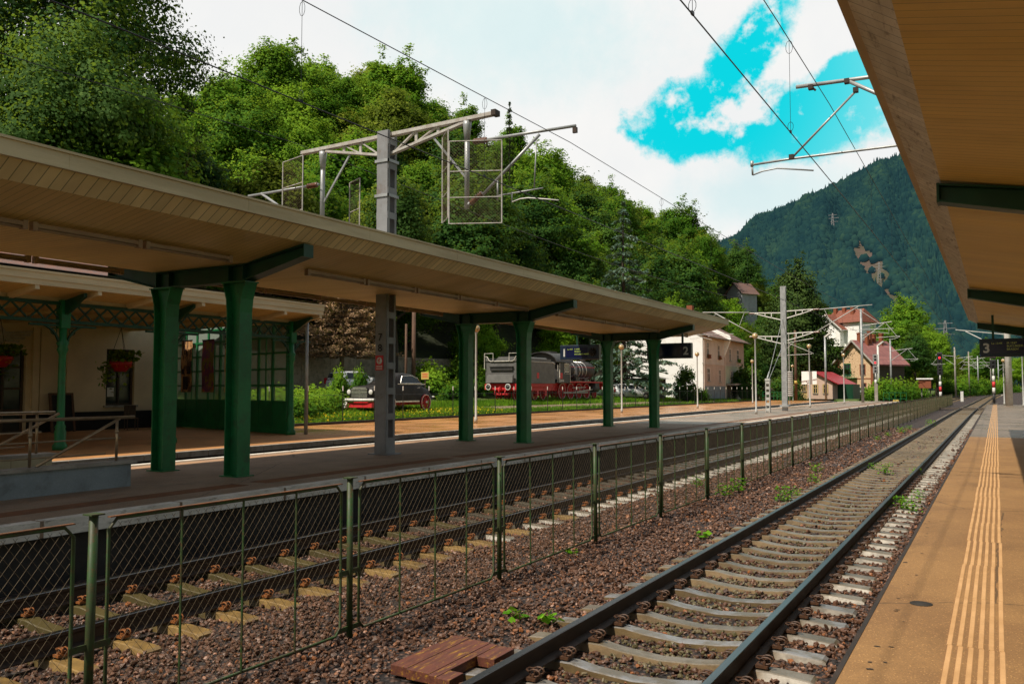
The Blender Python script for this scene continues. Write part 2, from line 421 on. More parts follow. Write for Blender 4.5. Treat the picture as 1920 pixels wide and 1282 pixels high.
def paving_mat(name, dry, dry2, wet, ylim, wetrough=.3, fine=140, tiles=None, cracks=True):
    """asphalt: dry and dusty before y = ylim (under the roof), rain-wet beyond"""
    m, nt, b = nt_new(name)
    v = coords(nt)
    sx = N(nt, 'ShaderNodeSeparateXYZ'); nt.links.new(v, sx.inputs[0])
    n1 = noise(nt, v, .9, 6, .65)
    c = mixc(nt, ramp(nt, n1, .35, .65), dry, dry2)
    # speckle of aggregate
    vo = N(nt, 'ShaderNodeTexVoronoi'); vo.inputs['Scale'].default_value = fine; nt.links.new(v, vo.inputs['Vector'])
    sp = N(nt, 'ShaderNodeSeparateColor'); nt.links.new(vo.outputs['Color'], sp.inputs[0])
    c = mixc(nt, .5, c, mixc(nt, sp.outputs[0], (.62, .62, .62), (1.35, 1.3, 1.2)), 'MULTIPLY')
    light = math_n(nt, 'GREATER_THAN', sp.outputs[1], .972)
    c = mixc(nt, math_n(nt, 'MULTIPLY', light, .6), c, tuple(min(1, q * 2.3) for q in dry))
    wob = math_n(nt, 'MULTIPLY_ADD', noise(nt, v, 2.5, 3), .5, -.25)
    w = ramp(nt, math_n(nt, 'ADD', sx.outputs[1], wob), ylim - .25, ylim + .25)
    cw = mixc(nt, ramp(nt, noise(nt, v, .35, 5, .6), .4, .6), wet, tuple(x * .72 for x in wet))
    cw = mixc(nt, .5, cw, mixc(nt, sp.outputs[0], (.7, .7, .7), (1.25, 1.25, 1.25)), 'MULTIPLY')
    c = mixc(nt, w, c, cw)
    v2 = coords(nt, (1, .35, 1))
    st = ramp(nt, noise(nt, v2, 1.7, 6, .65), .5, .82)
    c = mixc(nt, math_n(nt, 'MULTIPLY', st, .45), c, tuple(x * .35 for x in dry2))
    if cracks:
        v3 = coords(nt, (1, 1, 1))
        vc = N(nt, 'ShaderNodeTexVoronoi', feature='DISTANCE_TO_EDGE'); vc.inputs['Scale'].default_value = .22
        nd = N(nt, 'ShaderNodeTexNoise'); nd.inputs['Scale'].default_value = 3; nd.inputs['Detail'].default_value = 6
        nt.links.new(v3, nd.inputs['Vector'])
        nt.links.new(mixc(nt, .10, v3, nd.outputs['Color'], 'ADD'), vc.inputs['Vector'])
        ck = math_n(nt, 'LESS_THAN', vc.outputs['Distance'], .0022)
        c = mixc(nt, math_n(nt, 'MULTIPLY', ck, .6), c, (.03, .02, .012))
    if tiles:
        for ax, wd in ((0, tiles), (1, tiles)):
            g = math_n(nt, 'LESS_THAN', math_n(nt, 'FRACT', math_n(nt, 'DIVIDE', sx.outputs[ax], wd)), .05)
            c = mixc(nt, math_n(nt, 'MULTIPLY', g, .45), c, tuple(x * .3 for x in dry))
    nt.links.new(c, b.inputs['Base Color'])
    pud = ramp(nt, noise(nt, v, .5, 4, .6), .45, .6)
    rw = math_n(nt, 'MULTIPLY_ADD', pud, -.18, wetrough + .12)
    rr = N(nt, 'ShaderNodeMix', data_type='FLOAT'); nt.links.new(w, rr.inputs[0]); rr.inputs[2].default_value = .72; nt.links.new(rw, rr.inputs[3])
    nt.links.new(rr.outputs[0], b.inputs['Roughness'])
    b.inputs['Specular IOR Level'].default_value = .4
    bp = N(nt, 'ShaderNodeBump'); bp.inputs['Strength'].default_value = .35; bp.inputs['Distance'].default_value = .004
    nt.links.new(sp.outputs[0], bp.inputs['Height']); nt.links.new(bp.outputs[0], b.inputs['Normal'])
    return m
M['paving3'] = paving_mat('dry_brown_asphalt', (.30, .165, .062), (.235, .125, .048), (.21, .155, .105), 34.3)
M['paving_island'] = paving_mat('island_asphalt', (.30, .215, .15), (.22, .155, .105), (.33, .245, .18), 37.5)
M['paving_station'] = paving_mat('orange_pavers', (.50, .24, .085), (.38, .185, .07), (.58, .27, .095), 23.5, wetrough=.22, tiles=.5, cracks=False)

def grass_ground_mat():
    m, nt, b = nt_new('grassy_ground')
    v = coords(nt)
    c = mixc(nt, ramp(nt, noise(nt, v, .35, 6, .65), .35, .65), (.085, .15, .012), (.05, .085, .012))
    c = mixc(nt, ramp(nt, noise(nt, v, .16, 5, .6), .52, .66), c, (.17, .13, .055))
    c = mixc(nt, .5, c, mixc(nt, noise(nt, v, 9, 4, .8), (.4, .4, .4), (1.6, 1.6, 1.6)), 'MULTIPLY')
    nt.links.new(c, b.inputs['Base Color']); b.inputs['Roughness'].default_value = .95
    bp = N(nt, 'ShaderNodeBump'); bp.inputs['Strength'].default_value = .8; bp.inputs['Distance'].default_value = .1
    nt.links.new(noise(nt, v, 6, 6, .8), bp.inputs['Height']); nt.links.new(bp.outputs[0], b.inputs['Normal'])
    return m
M['grass_ground'] = grass_ground_mat()
M['dirt'] = mat('dirt_path', (.26, .185, .12), (.18, .14, .085), scale=1, rough=.95, grain=.4, gscale=20, stain=((.08, .12, .02), 2, .5))
M['hill_soil'] = mat('forest_floor', (.035, .045, .012), (.02, .025, .01), scale=.5, rough=1, grain=.4, gscale=6)

# one sheet to the horizon, then the track bed on it
g = MB()
n = 24
xs = [-3000, -600, -200, -60, -26, 12, 60, 250, 700, 3000]; ys = [-400, -60, 0, 60, 140, 330, 700, 1500, 4000]
for yv in ys:
    for xv in xs: g.v.append((xv, yv, -.42 + (0 if yv <= 140 else min(yv - 140, 190) * .006)))
for j in range(len(ys) - 1):
    for i in range(len(xs) - 1):
        a = j * len(xs) + i
        g.f.append([a, a + 1, a + 1 + len(xs), a + len(xs)]); g.m.append(0); g.sm.append(False)
tag(g.build('ground', M['grass_ground']), kind='structure')

def yline(y0, y1, st):
    k = max(1, int((y1 - y0) / st)); return [y0 + (y1 - y0) * i / k for i in range(k + 1)]
b = MB()
prof = [(-10.3, -.33), (-9.2, -.25), (-8.0, -.29), (-6.7, -.265), (-6.3, -.24), (-5.35, -.24), (-4.2, -.24), (-3.95, -.262), (-3.7, -.262), (-3.35, -.268), (-2.63, -.282), (-1.9, -.268), (-1.6, -.262), (-1.3, -.25), (-.93, -.25)]
path = [(tx(y), y, tz(y)) for y in yline(-8, 100, 4) + yline(104, 330, 6)]
b.sweep(prof, path)
# beyond the platform ends the stone bed spreads under the other tracks
b.sweep([(-.93, -.26), (3, -.27), (13, -.27), (14.5, -.40)], [(tx(y), y, tz(y)) for y in yline(96, 330, 6)])
b.sweep([(-19.4, -.40), (-18.3, -.27), (-10.3, -.31)], [(tx(y) * 1.1, y, tz(y)) for y in yline(112, 330, 6)])
tag(b.build('track_bed', M['ballast']), kind='structure')
b = MB(); b.box(-18.66, -15.94, -10, 112, -.40, -.29)
tag(b.build('sunken_track_bed', M['ballast']), kind='structure')

# crushed stones lying loose on the bed
ICO = None
def ico():
    t = (1 + 5 ** .5) / 2
    V = np.array([(-1, t, 0), (1, t, 0), (-1, -t, 0), (1, -t, 0), (0, -1, t), (0, 1, t), (0, -1, -t), (0, 1, -t), (t, 0, -1), (t, 0, 1), (-t, 0, -1), (-t, 0, 1)], float)
    V /= np.linalg.norm(V[0])
    F = np.array([(0, 11, 5), (0, 5, 1), (0, 1, 7), (0, 7, 10), (0, 10, 11), (1, 5, 9), (5, 11, 4), (11, 10, 2), (10, 7, 6), (7, 1, 8),
                  (3, 9, 4), (3, 4, 2), (3, 2, 6), (3, 6, 8), (3, 8, 9), (4, 9, 5), (2, 4, 11), (6, 2, 10), (8, 6, 7), (9, 8, 1)])
    return V, F
IV, IF = ico()
def rotmats(k):
    q = rng.normal(size=(k, 4)); q /= np.linalg.norm(q, axis=1)[:, None]
    w, x, y, z = q.T
    return np.stack([np.stack([1 - 2 * (y * y + z * z), 2 * (x * y - z * w), 2 * (x * z + y * w)], -1),
                     np.stack([2 * (x * y + z * w), 1 - 2 * (x * x + z * z), 2 * (y * z - x * w)], -1),
                     np.stack([2 * (x * z - y * w), 2 * (y * z + x * w), 1 - 2 * (x * x + y * y)], -1)], 1)
SP3, PH3 = .5962, 7.16 - .5962 * 8 + .10      # sleeper pitch and phase on the right-hand track
PH2 = 5.14 - .5962 * 6
def bed_z(x):
    return np.interp(x, [p[0] for p in prof], [p[1] for p in prof])
def stones(count, y0, y1, smin, smax, x0=-9.7, x1=-.95):
    P = np.c_[rng.uniform(x0, x1, count), rng.uniform(y0, y1, count)]
    keep = np.ones(count, bool)
    for c, ph in ((T3, PH3), (T2, PH2)):
        inx = np.abs(P[:, 0] - c) < 1.29
        dy = np.abs((P[:, 1] - ph + SP3 / 2) % SP3 - SP3 / 2)
        lim = np.where(np.abs(P[:, 0] - c) > 1.0, .098, .092)
        keep &= ~(inx & (dy < lim))
        keep &= ~(np.abs(np.abs(P[:, 0] - c) - GA) < .10)
    # the red board cover
    keep &= ~((P[:, 0] > -4.39) & (P[:, 0] < -3.64) & (P[:, 1] > 5.48) & (P[:, 1] < 6.64))
    P = P[keep]; k = len(P)
    s = rng.uniform(smin, smax, k) * np.where(rng.random(k) < .06, 1.35, 1)
    z = bed_z(P[:, 0])
    for c in (T3, T2):
        z = np.where(np.abs(P[:, 0] - c) < .66, z - .004, z)
    z = z + rng.uniform(-.012, .03, k) + .012 * np.sin(P[:, 0] * 3.1) * np.sin(P[:, 1] * 2.3)
    sh = IV[None] * rng.uniform(.62, 1.25, (k, 12, 1))
    sh = sh * (rng.uniform(.5, 1.25, (k, 1, 3)))
    sh = np.einsum('kij,kvj->kvi', rotmats(k), sh) * (s[:, None, None] * .5)
    sh[:, :, 2] *= .85
    V = sh + np.c_[P, z][:, None, :]
    F = (IF[None] + (np.arange(k) * 12)[:, None, None]).reshape(-1, 3)
    t = np.clip(rng.normal(.5, .2, k), 0, 1); t = np.where(rng.random(k) < .035, rng.uniform(.9, 1, k), t)
    for c in (T3,):                                 # mossy, dusty stones between the rails
        t = np.where(np.abs(P[:, 0] - c) < .62, np.clip(t - .05, 0, 1), t)
        moss = (np.abs(P[:, 0] - c) < .6) & (rng.random(k) < .42)
        t = np.where(moss, -1.0 - rng.random(k), t)
    return V.reshape(-1, 3), F, np.repeat(t, 20)
parts = [stones(46000, 3.2, 13.5, .028, .066), stones(24000, 13.5, 27, .042, .08), stones(9000, 27, 55, .07, .12)]
off = 0; VV = []; FF = []; TT = []
for V_, F_, t_ in parts:
    VV.append(V_); FF.append(F_ + off); TT.append(t_); off += len(V_)
tag(np_obj('ballast_gravel', np.concatenate(VV), np.concatenate(FF), M['stones'], tint=np.concatenate(TT)), kind='stuff')

# platforms
def platform(name, x0, x1, y0, y1, z, top, face, coping=.2, lip=.09):
    m = MB()
    m.mi = 1; m.box(x0 + lip, x1 - lip, y0 + .02, y1 - .05, -.5, z - coping)
    m.mi = 0; m.box(x0, x1, y0, y1, z - coping, z)
    return tag(m.build(name, [top, face]), kind='structure')
platform('right_platform', -.88, 5.9, -10, 101, .40, M['paving3'], M['concrete_dark'])
platform('island_platform', -16.0, -10.15, -10, 112, .50, M['paving_island'], M['concrete_dark'])
m = MB(); m.box(-31.5, -26.705, -10, 24.6, -.2, .449); m.box(-26.705, -26.70, -10, 24.6, .1, .44); tag(m.build('veranda_floor', M['paving_station']), kind='structure')
platform('station_platform', -26.7, -18.6, -10, 118, .45, M['paving_station'], M['concrete_dark'], coping=.12)
m = MB()
for y in yline(-10, 111.9, 2.0)[:-1]:
    m.box(-10.33, -10.135, y, y + 1.975, .30, .504)
    m.box(-16.015, -15.80, y, y + 1.975, .29, .504)
tag(m.build('island_platform_edge', M['coping']), kind='structure')
m = MB()
for y in yline(-10, 118, 1.0)[:-1]:
    m.box(-18.80, -18.585, y, y + .98, .30, .454)
tag(m.build('station_platform_edge', M['concrete']), kind='structure')
m = MB(); m.box(-.90, -.868, -10, 101, .2, .404)
tag(m.build('right_platform_edge', M['rail_side']), kind='structure')
# tactile guidance strips
m = MB()
w0 = .0345; gp = .0265
for k in range(6):
    x = -.335 + k * (w0 + gp)
    for iy, y in enumerate(yline(-4, 101, 1.5)[:-1]):
        x = -.335 + k * (w0 + gp) + .0045 * math.sin(iy * 2.3) + .002 * math.sin(iy * 5.1 + k)
        m.prism([(x, .4005), (x + .005, .4065), (x + w0 - .005, .4065), (x + w0, .4005)], y, y + 1.492)
tag(m.build('tactile_paving', M['tactile']), kind='structure')
m = MB()
for y in yline(-8, 110, 6.0)[:-1]:
    m.box(-11.30, -10.92, y, y + 5.82, .5, .505)
o = m.build('tactile_paving', M['tactile_red']); tag(o, kind='structure')
m = MB(); m.box(-15.45, -15.1, -8, 110, .5, .505)
tag(m.build('tactile_paving', M['tactile_pale']), kind='structure')  # paler than the right strip: its sunlight is put into the colour
m = MB()
m.box(-10.55, -10.34, 36, 111, .5, .5045)
tag(m.build('platform_edge_line', M['tactile_pale']), kind='structure')
# dark round cover and tar patches on the right platform
m = MB(); m.lathe([(.001, .4035), (.085, .4035), (.085, .4)], 20, M=Matrix.Translation((-.57, 7.62, 0)))
tag(m.build('drain_cover', M['concrete_dark']), 'round dark drain cover in the brown right platform', 'drain cover')
rs = random.Random(9)
m = MB()
for k in range(34):
    x = -.87 + abs(rs.gauss(0, .13)) + .03; y = rs.uniform(5.6, 18); a = rs.uniform(.004, .015); b_ = a * rs.uniform(.25, .6)
    pts = []
    for q in range(9):
        an = 2 * PI * q / 9; rr = rs.uniform(.7, 1.2); pts.append((x + a * 1.6 * rr * math.cos(an), y + b_ * 2.2 * rr * math.sin(an), .4042))
    m.add(pts, [tuple(range(9))])
tag(m.build('tar_spots', M['concrete_dark']), kind='structure')
# a narrow timber crossing at the far end
m = MB()
for k in range(5): m.box(-5.6, -.9, 101.2 + k * .3, 101.46 + k * .3, -.1, .03)
tag(m.build('board_crossing', M['timber_dark']), 'dark board crossing over the rails at the fence end', 'crossing')

# ------------------------------------------------------------------ rails
RP = [(-.075, -.172), (.075, -.172), (.075, -.160), (.012, -.135), (.0085, -.052), (.036, -.036), (.036, -.006), (.029, 0), (-.029, 0), (-.036, -.006), (-.036, -.036), (-.0085, -.052), (-.012, -.135), (-.075, -.160)]
RM = [1] * 14
for k in (6, 7, 8): RM[k] = 0
def rail(x, y0, y1, label, curve=True, zoff=0, group=None):
    m = MB()
    ysr = [y for y in yline(y0, min(y1, 75), 25)] + ([y for y in yline(81, y1, 6)] if y1 > 81 else [])
    m.sweep(RP, [(x + (tx(y) if curve else 0), y, (tz(y) if curve else 0) + zoff) for y in ysr], closed=True, mats=RM)
    return tag(m.build('steel_rail', [M['rail_top'], M['rail_side']]), label, 'rail', group)
rail(T3 - GA, -6, 330, 'left rail of the open right-hand track, shiny head and black shaded side')
rail(T3 + GA, -6, 330, 'right rail of the open track, nearest the brown right platform')
rail(T2 - GA, -6, 330, 'far rail behind the wire fence, along the foot of the island platform')
rail(T2 + GA, -6, 330, 'near rail behind the wire fence, running just beyond the mesh')
rail(T1 + .72, -6, 111, 'near rail sunk between the island and station platforms', zoff=-.05, curve=False)
rail(T1 - .72, -6, 111, 'far rail sunk between the platforms, under the station platform edge', zoff=-.05, curve=False)
for i, (x, lb) in enumerate(((T4 - GA, 'left rail of the far track right of the round white mast'), (T4 + GA, 'right rail of the far track right of the round white mast'))):
    rail(x, 100, 330, lb)
for x, lb in ((-14.9, 'near rail of the far siding left of the island platform end'), (-16.4, 'far rail of the far siding left of the island platform end')):
    rail(x, 113, 330, lb)

# ------------------------------------------------------------------ sleepers
def sleeper_mb():
    m = MB()
    st = [(-1.3, -.235, .17, .23), (-1.27, -.215, .18, .24), (-.98, -.196, .16, .24), (-.55, -.193, .15, .23), (-.36, -.222, .15, .21), (0, -.246, .145, .20),
          (.36, -.222, .15, .21), (.55, -.193, .15, .23), (.98, -.196, .16, .24), (1.27, -.215, .18, .24), (1.3, -.235, .17, .23)]
    vs = []; fs = []
    for x, z, wt, wb in st:
        vs += [(x, -wb / 2, z - .16), (x, -wt / 2 - .004, z - .008), (x, -wt / 2 + .006, z), (x, wt / 2 - .006, z), (x, wt / 2 + .004, z - .008), (x, wb / 2, z - .16)]
    k = len(st)
    for i in range(k - 1):
        for j in range(6):
            j2 = (j + 1) % 6
            fs.append((i * 6 + j, i * 6 + j2, (i + 1) * 6 + j2, (i + 1) * 6 + j))
    fs += [tuple(range(6)), tuple(range((k - 1) * 6 + 5, (k - 1) * 6 - 1, -1))]
    m.add(vs, fs)
    return m
def sleeper_mat(name, top, top2, side, side2=None, mid=None):
    m, nt, b = nt_new(name)
    v = coords(nt, (1, 1, 1)); oi = N(nt, 'ShaderNodeObjectInfo')
    vv = N(nt, 'ShaderNodeVectorMath', operation='ADD'); nt.links.new(v, vv.inputs[0])
    rv = N(nt, 'ShaderNodeCombineXYZ'); 
    for i in range(3): nt.links.new(math_n(nt, 'MULTIPLY', oi.outputs['Random'], 37.0 + 11 * i), rv.inputs[i])
    nt.links.new(rv.outputs[0], vv.inputs[1]); v = vv.outputs[0]
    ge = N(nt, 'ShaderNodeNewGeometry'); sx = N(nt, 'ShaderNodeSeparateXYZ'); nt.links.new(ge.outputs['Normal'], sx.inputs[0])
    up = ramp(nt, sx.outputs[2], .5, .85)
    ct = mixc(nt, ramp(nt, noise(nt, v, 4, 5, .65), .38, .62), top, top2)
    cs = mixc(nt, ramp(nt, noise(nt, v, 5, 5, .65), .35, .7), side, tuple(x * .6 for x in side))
    if side2:  # paler sides at the outer end, sunlight put into the colour
        so = N(nt, 'ShaderNodeSeparateXYZ'); nt.links.new(coords(nt), so.inputs[0])
        cs = mixc(nt, ramp(nt, so.outputs[0], .8, .95), cs, mixc(nt, ramp(nt, noise(nt, v, 7, 5, .65), .35, .7), side2, tuple(x * .55 for x in side2)))
    if mid:  # dark tone left of the near rail: canopy shade put into the colour
        so2 = N(nt, 'ShaderNodeSeparateXYZ'); nt.links.new(coords(nt), so2.inputs[0])
        fm = ramp(nt, so2.outputs[0], .62, .8)
        ct = mixc(nt, fm, mid, ct); cs = mixc(nt, fm, tuple(x * .8 for x in mid), cs)
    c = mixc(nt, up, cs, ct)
    c = mixc(nt, .5, c, mixc(nt, noise(nt, v, 50, 4, .7), (.5, .5, .5), (1.5, 1.5, 1.5)), 'MULTIPLY')
    c = mixc(nt, .35, c, mixc(nt, oi.outputs['Random'], (.45, .45, .45), (1.5, 1.5, 1.5)), 'MULTIPLY')
    nt.links.new(c, b.inputs['Base Color']); b.inputs['Roughness'].default_value = .38; b.inputs['Specular IOR Level'].default_value = .5
    bp = N(nt, 'ShaderNodeBump'); bp.inputs['Strength'].default_value = .3; bp.inputs['Distance'].default_value = .01
    nt.links.new(noise(nt, v, 35, 5, .7), bp.inputs['Height']); nt.links.new(bp.outputs[0], b.inputs['Normal'])
    return m
M['sleeper_grey'] = sleeper_mat('grey_wet_concrete_sleeper', (.20, .20, .205), (.12, .10, .07), (.15, .10, .042), (.44, .39, .32))
M['sleeper_pale'] = sleeper_mat('pale_concrete_sleeper', (.17, .145, .11), (.11, .085, .05), (.24, .165, .085), (.60, .55, .47))
M['sleeper_t2'] = sleeper_mat('sunlit_faced_concrete_sleeper', (.22, .19, .14), (.14, .11, .07), (.34, .29, .22), (.62, .57, .49), mid=(.075, .062, .042))  # white outer faces carry their sunlight in the colour
M['sleeper_tan'] = sleeper_mat('tan_stained_sleeper', (.26, .16, .05), (.16, .10, .035), (.22, .14, .05), (.30, .19, .07), mid=(.085, .066, .024))
def clip_mb(rust):
    m = MB()
    m.box(-.07, .05, -.075, .075, -.196, -.168)
    m.box(-.045, -.02, -.06, .06, -.17, -.135)
    for s in (-1, 1):
        pts = [(-.05 + .055 * math.cos(a), s * .045, -.125 + .032 * math.sin(a)) for a in [k * PI / 5 for k in range(-1, 9)]]
        m.tube(pts, .0095, 6)
    m.tube([(.0, -.06, -.115), (.045, -.03, -.11), (.045, .03, -.11), (.0, .06, -.115)], .0095, 6)
    m.lathe([(.02, -.165), (.02, -.105), (.012, -.1), (.001, -.1)], 8, M=Matrix.Translation((-.045, 0, 0)))
    return m
clip_me = clip_mb(0).build('rail_clip', M['clip']); clip_o = clip_me.data; bpy.data.objects.remove(clip_me)
clip_me2 = clip_mb(1).build('rail_clip', M['clip_rust']); clip_o2 = clip_me2.data; bpy.data.objects.remove(clip_me2)
def sleeper_row(tc, ph, y0, y1, cliplim, mats, label, group, cl):
    protos = []
    for mt in mats:
        o = sleeper_mb().build('concrete_sleeper', mt); protos.append((o.data, o))
    for _, o in protos: bpy.data.objects.remove(o)
    k0 = math.ceil((y0 - ph) / SP3)
    k = k0
    while ph + k * SP3 < y1:
        y = ph + k * SP3
        idx = mats_pick(y, tc, len(mats))
        o = bpy.data.objects.new('concrete_sleeper', protos[idx][0]); col.objects.link(o)
        o.location = (tc + tx(y) + random.uniform(-.012, .012), y + random.uniform(-.008, .008), tz(y) + random.uniform(-.006, .004))
        o.rotation_euler = (0, 0, random.uniform(-.006, .006))
        tag(o, label, 'sleeper', group)
        if y < cliplim:
            for rx in (-GA, GA):
                for s in (-1, 1):
                    c = bpy.data.objects.new('rail_clip', cl); col.objects.link(c); c.parent = o
                    c.location = (rx + s * .115, 0, -.03 if tc == T2 else -.015); c.rotation_euler = (0, 0, 0 if s < 0 else PI); c.scale = (.85, .8, .85) if tc == T3 else (.66, .62, .74)
        k += 1
def mats_pick(y, tc, n):
    if tc == T3: return 0 if y + random.uniform(-2, 2) < 9 else 1
    return 0 if y + random.uniform(-2, 2) < 13 else 1
sleeper_row(T3, PH3, 3.2, 86, 24, [M['sleeper_grey'], M['sleeper_pale']], 'concrete sleeper with dished middle under the open right-hand track', 'sleepers of the right-hand track', clip_o)
sleeper_row(T2, PH2, 2.6, 86, 20, [M['sleeper_tan'], M['sleeper_t2']], 'concrete sleeper under the track behind the wire fence', 'sleepers of the track behind the fence', clip_o2)
m = MB()
for tc, a, b_ in ((T3, 86, 250), (T2, 86, 250), (T4, 100, 240), (-15.65, 114, 240)):
    y = a
    while y < b_:
        x = tc + tx(y); z = tz(y)
        m.box(x - 1.3, x + 1.3, y - .12, y + .12, z - .3, z - .19); y += .6
tag(m.build('distant_sleepers', M['sleeper_pale']), kind='stuff')

# red-brown boards over the point-rod channel beside the track
t = thing('board_cover', 'red-brown wooden board cover with worn yellow paint lying beside the left rail', 'board cover', (-4.0, 6.1, -.1), 0)
m = MB(); m.box(-4.375, -4.20, 5.66, 6.60, -.215, -.13); m.build('board', M['red_boards'], t, True, bevel=.005)
m = MB(); m.box(-4.192, -3.965, 5.63, 6.57, -.215, -.13); m.build('board', M['red_boards'], t, True, bevel=.005)
m = MB(); m.box(-3.957, -3.875, 5.60, 6.54, -.215, -.13); m.build('board', M['red_boards'], t, True, bevel=.005)
m = MB(); m.box(-3.871, -3.70, 6.19, 6.53, -.215, -.132); m.build('board', M['red_boards'], t, True, bevel=.005)
m = MB(); m.box(-3.871, -3.74, 5.58, 5.78, -.215, -.132); m.build('board', M['red_boards'], t, True, bevel=.005)

# ------------------------------------------------------------------ wire fence between the tracks
FX, FP, F0, FN = -5.35, 2.85, 3.52, 45
fence = thing('wire_fence', 'long green chain-link fence standing between the two near tracks', 'fence', (FX, F0, -.22))
pm = MB()
pm.tube([(0, 0, -.05), (0, 0, 1.495)], .030, 10)
pm.box(-.05, .05, -.05, .05, 1.495, 1.505)
for z in (.10, .62):
    pm.beam((0, -.15, z), (0, .15, z), .012, .045)
post0 = pm.build('post', M['green_fence'], fence)
fr = MB()
L = FP - .26; zb, zt = .06, 1.435; r = .0135
c_ = .07
loop = [(0, c_, zb), (0, L - c_, zb), (0, L, zb + c_), (0, L, zt - c_), (0, L - c_, zt), (0, c_, zt), (0, 0, zt - c_), (0, 0, zb + c_), (0, c_, zb)]
fr.tube(loop, r, 8)
for k in (1, 2, 3):
    fr.beam((.012, L * k / 4, zb), (.012, L * k / 4, zt), .018, .010)
# angle iron along the top, rusted
tr = MB(); tr.mi = 0; tr.box(-.017, .019, .0, L, zt + .011, zt + .019)
wm = MB()
pit = .08; Hh = zt - zb - .05; Ln = L - .05
slope = 1.18
for sgn in (1, -1):
    k = -int(Hh / slope / pit) - 2
    while k * pit < Ln + Hh:
        # wire from bottom y = k*pit going up with slope
        y0 = k * pit; pts = []
        ya, za = y0, 0.0
        yb, zbb = y0 + Hh / slope, Hh
        # clip to panel
        if ya < 0: za += (0 - ya) * slope; ya = 0
        if yb > Ln: zbb -= (yb - Ln) * slope; yb = Ln
        if za < zbb - .01 and ya < yb:
            p = [(0, ya + .025, zb + .025 + za), (.004 * sgn, yb + .025, zb + .025 + zbb)]
            if sgn < 0: p = [(x, L - y, z) for x, y, z in p]
            wm.tube(p, .0015, 4, caps=False)
        k += 1
panel0 = fr.build('fence_panel', M['green_fence'], fence)
top0 = tr.build('top_strip', mat('rust_strip', (.20, .075, .025), (.10, .045, .02), scale=5, rough=.6, grain=.3), panel0)
mesh0 = wm.build('wire_mesh', M['mesh_wire'], panel0)
YFN = {-1: .95, 0: 3.63, 1: 6.29, 2: 9.06, 3: 11.95, 4: 14.8, 5: 17.68}
def YF(i): return YFN[i] if i in YFN else 17.68 + (i - 5) * 2.875
for i in range(-1, FN):
    y = YF(i) - F0
    if i == -1: p = post0; q = panel0
    else: p = copy_tree(post0, fence); q = copy_tree(panel0, fence)
    p.location = (random.uniform(-.01, .01), y, random.uniform(-.01, .01)); p.rotation_euler = (random.uniform(-.008, .008), random.uniform(-.006, .006), 0)
    q.location = (0, y + .13, random.uniform(-.008, .008)); q.scale = (1, (YF(i + 1) - YF(i) - .26) / L, 1); q.rotation_euler = (random.uniform(-.004, .004), random.uniform(-.006, .006), 0)
p = copy_tree(post0, fence); p.location = (0, YF(FN) - F0, 0)

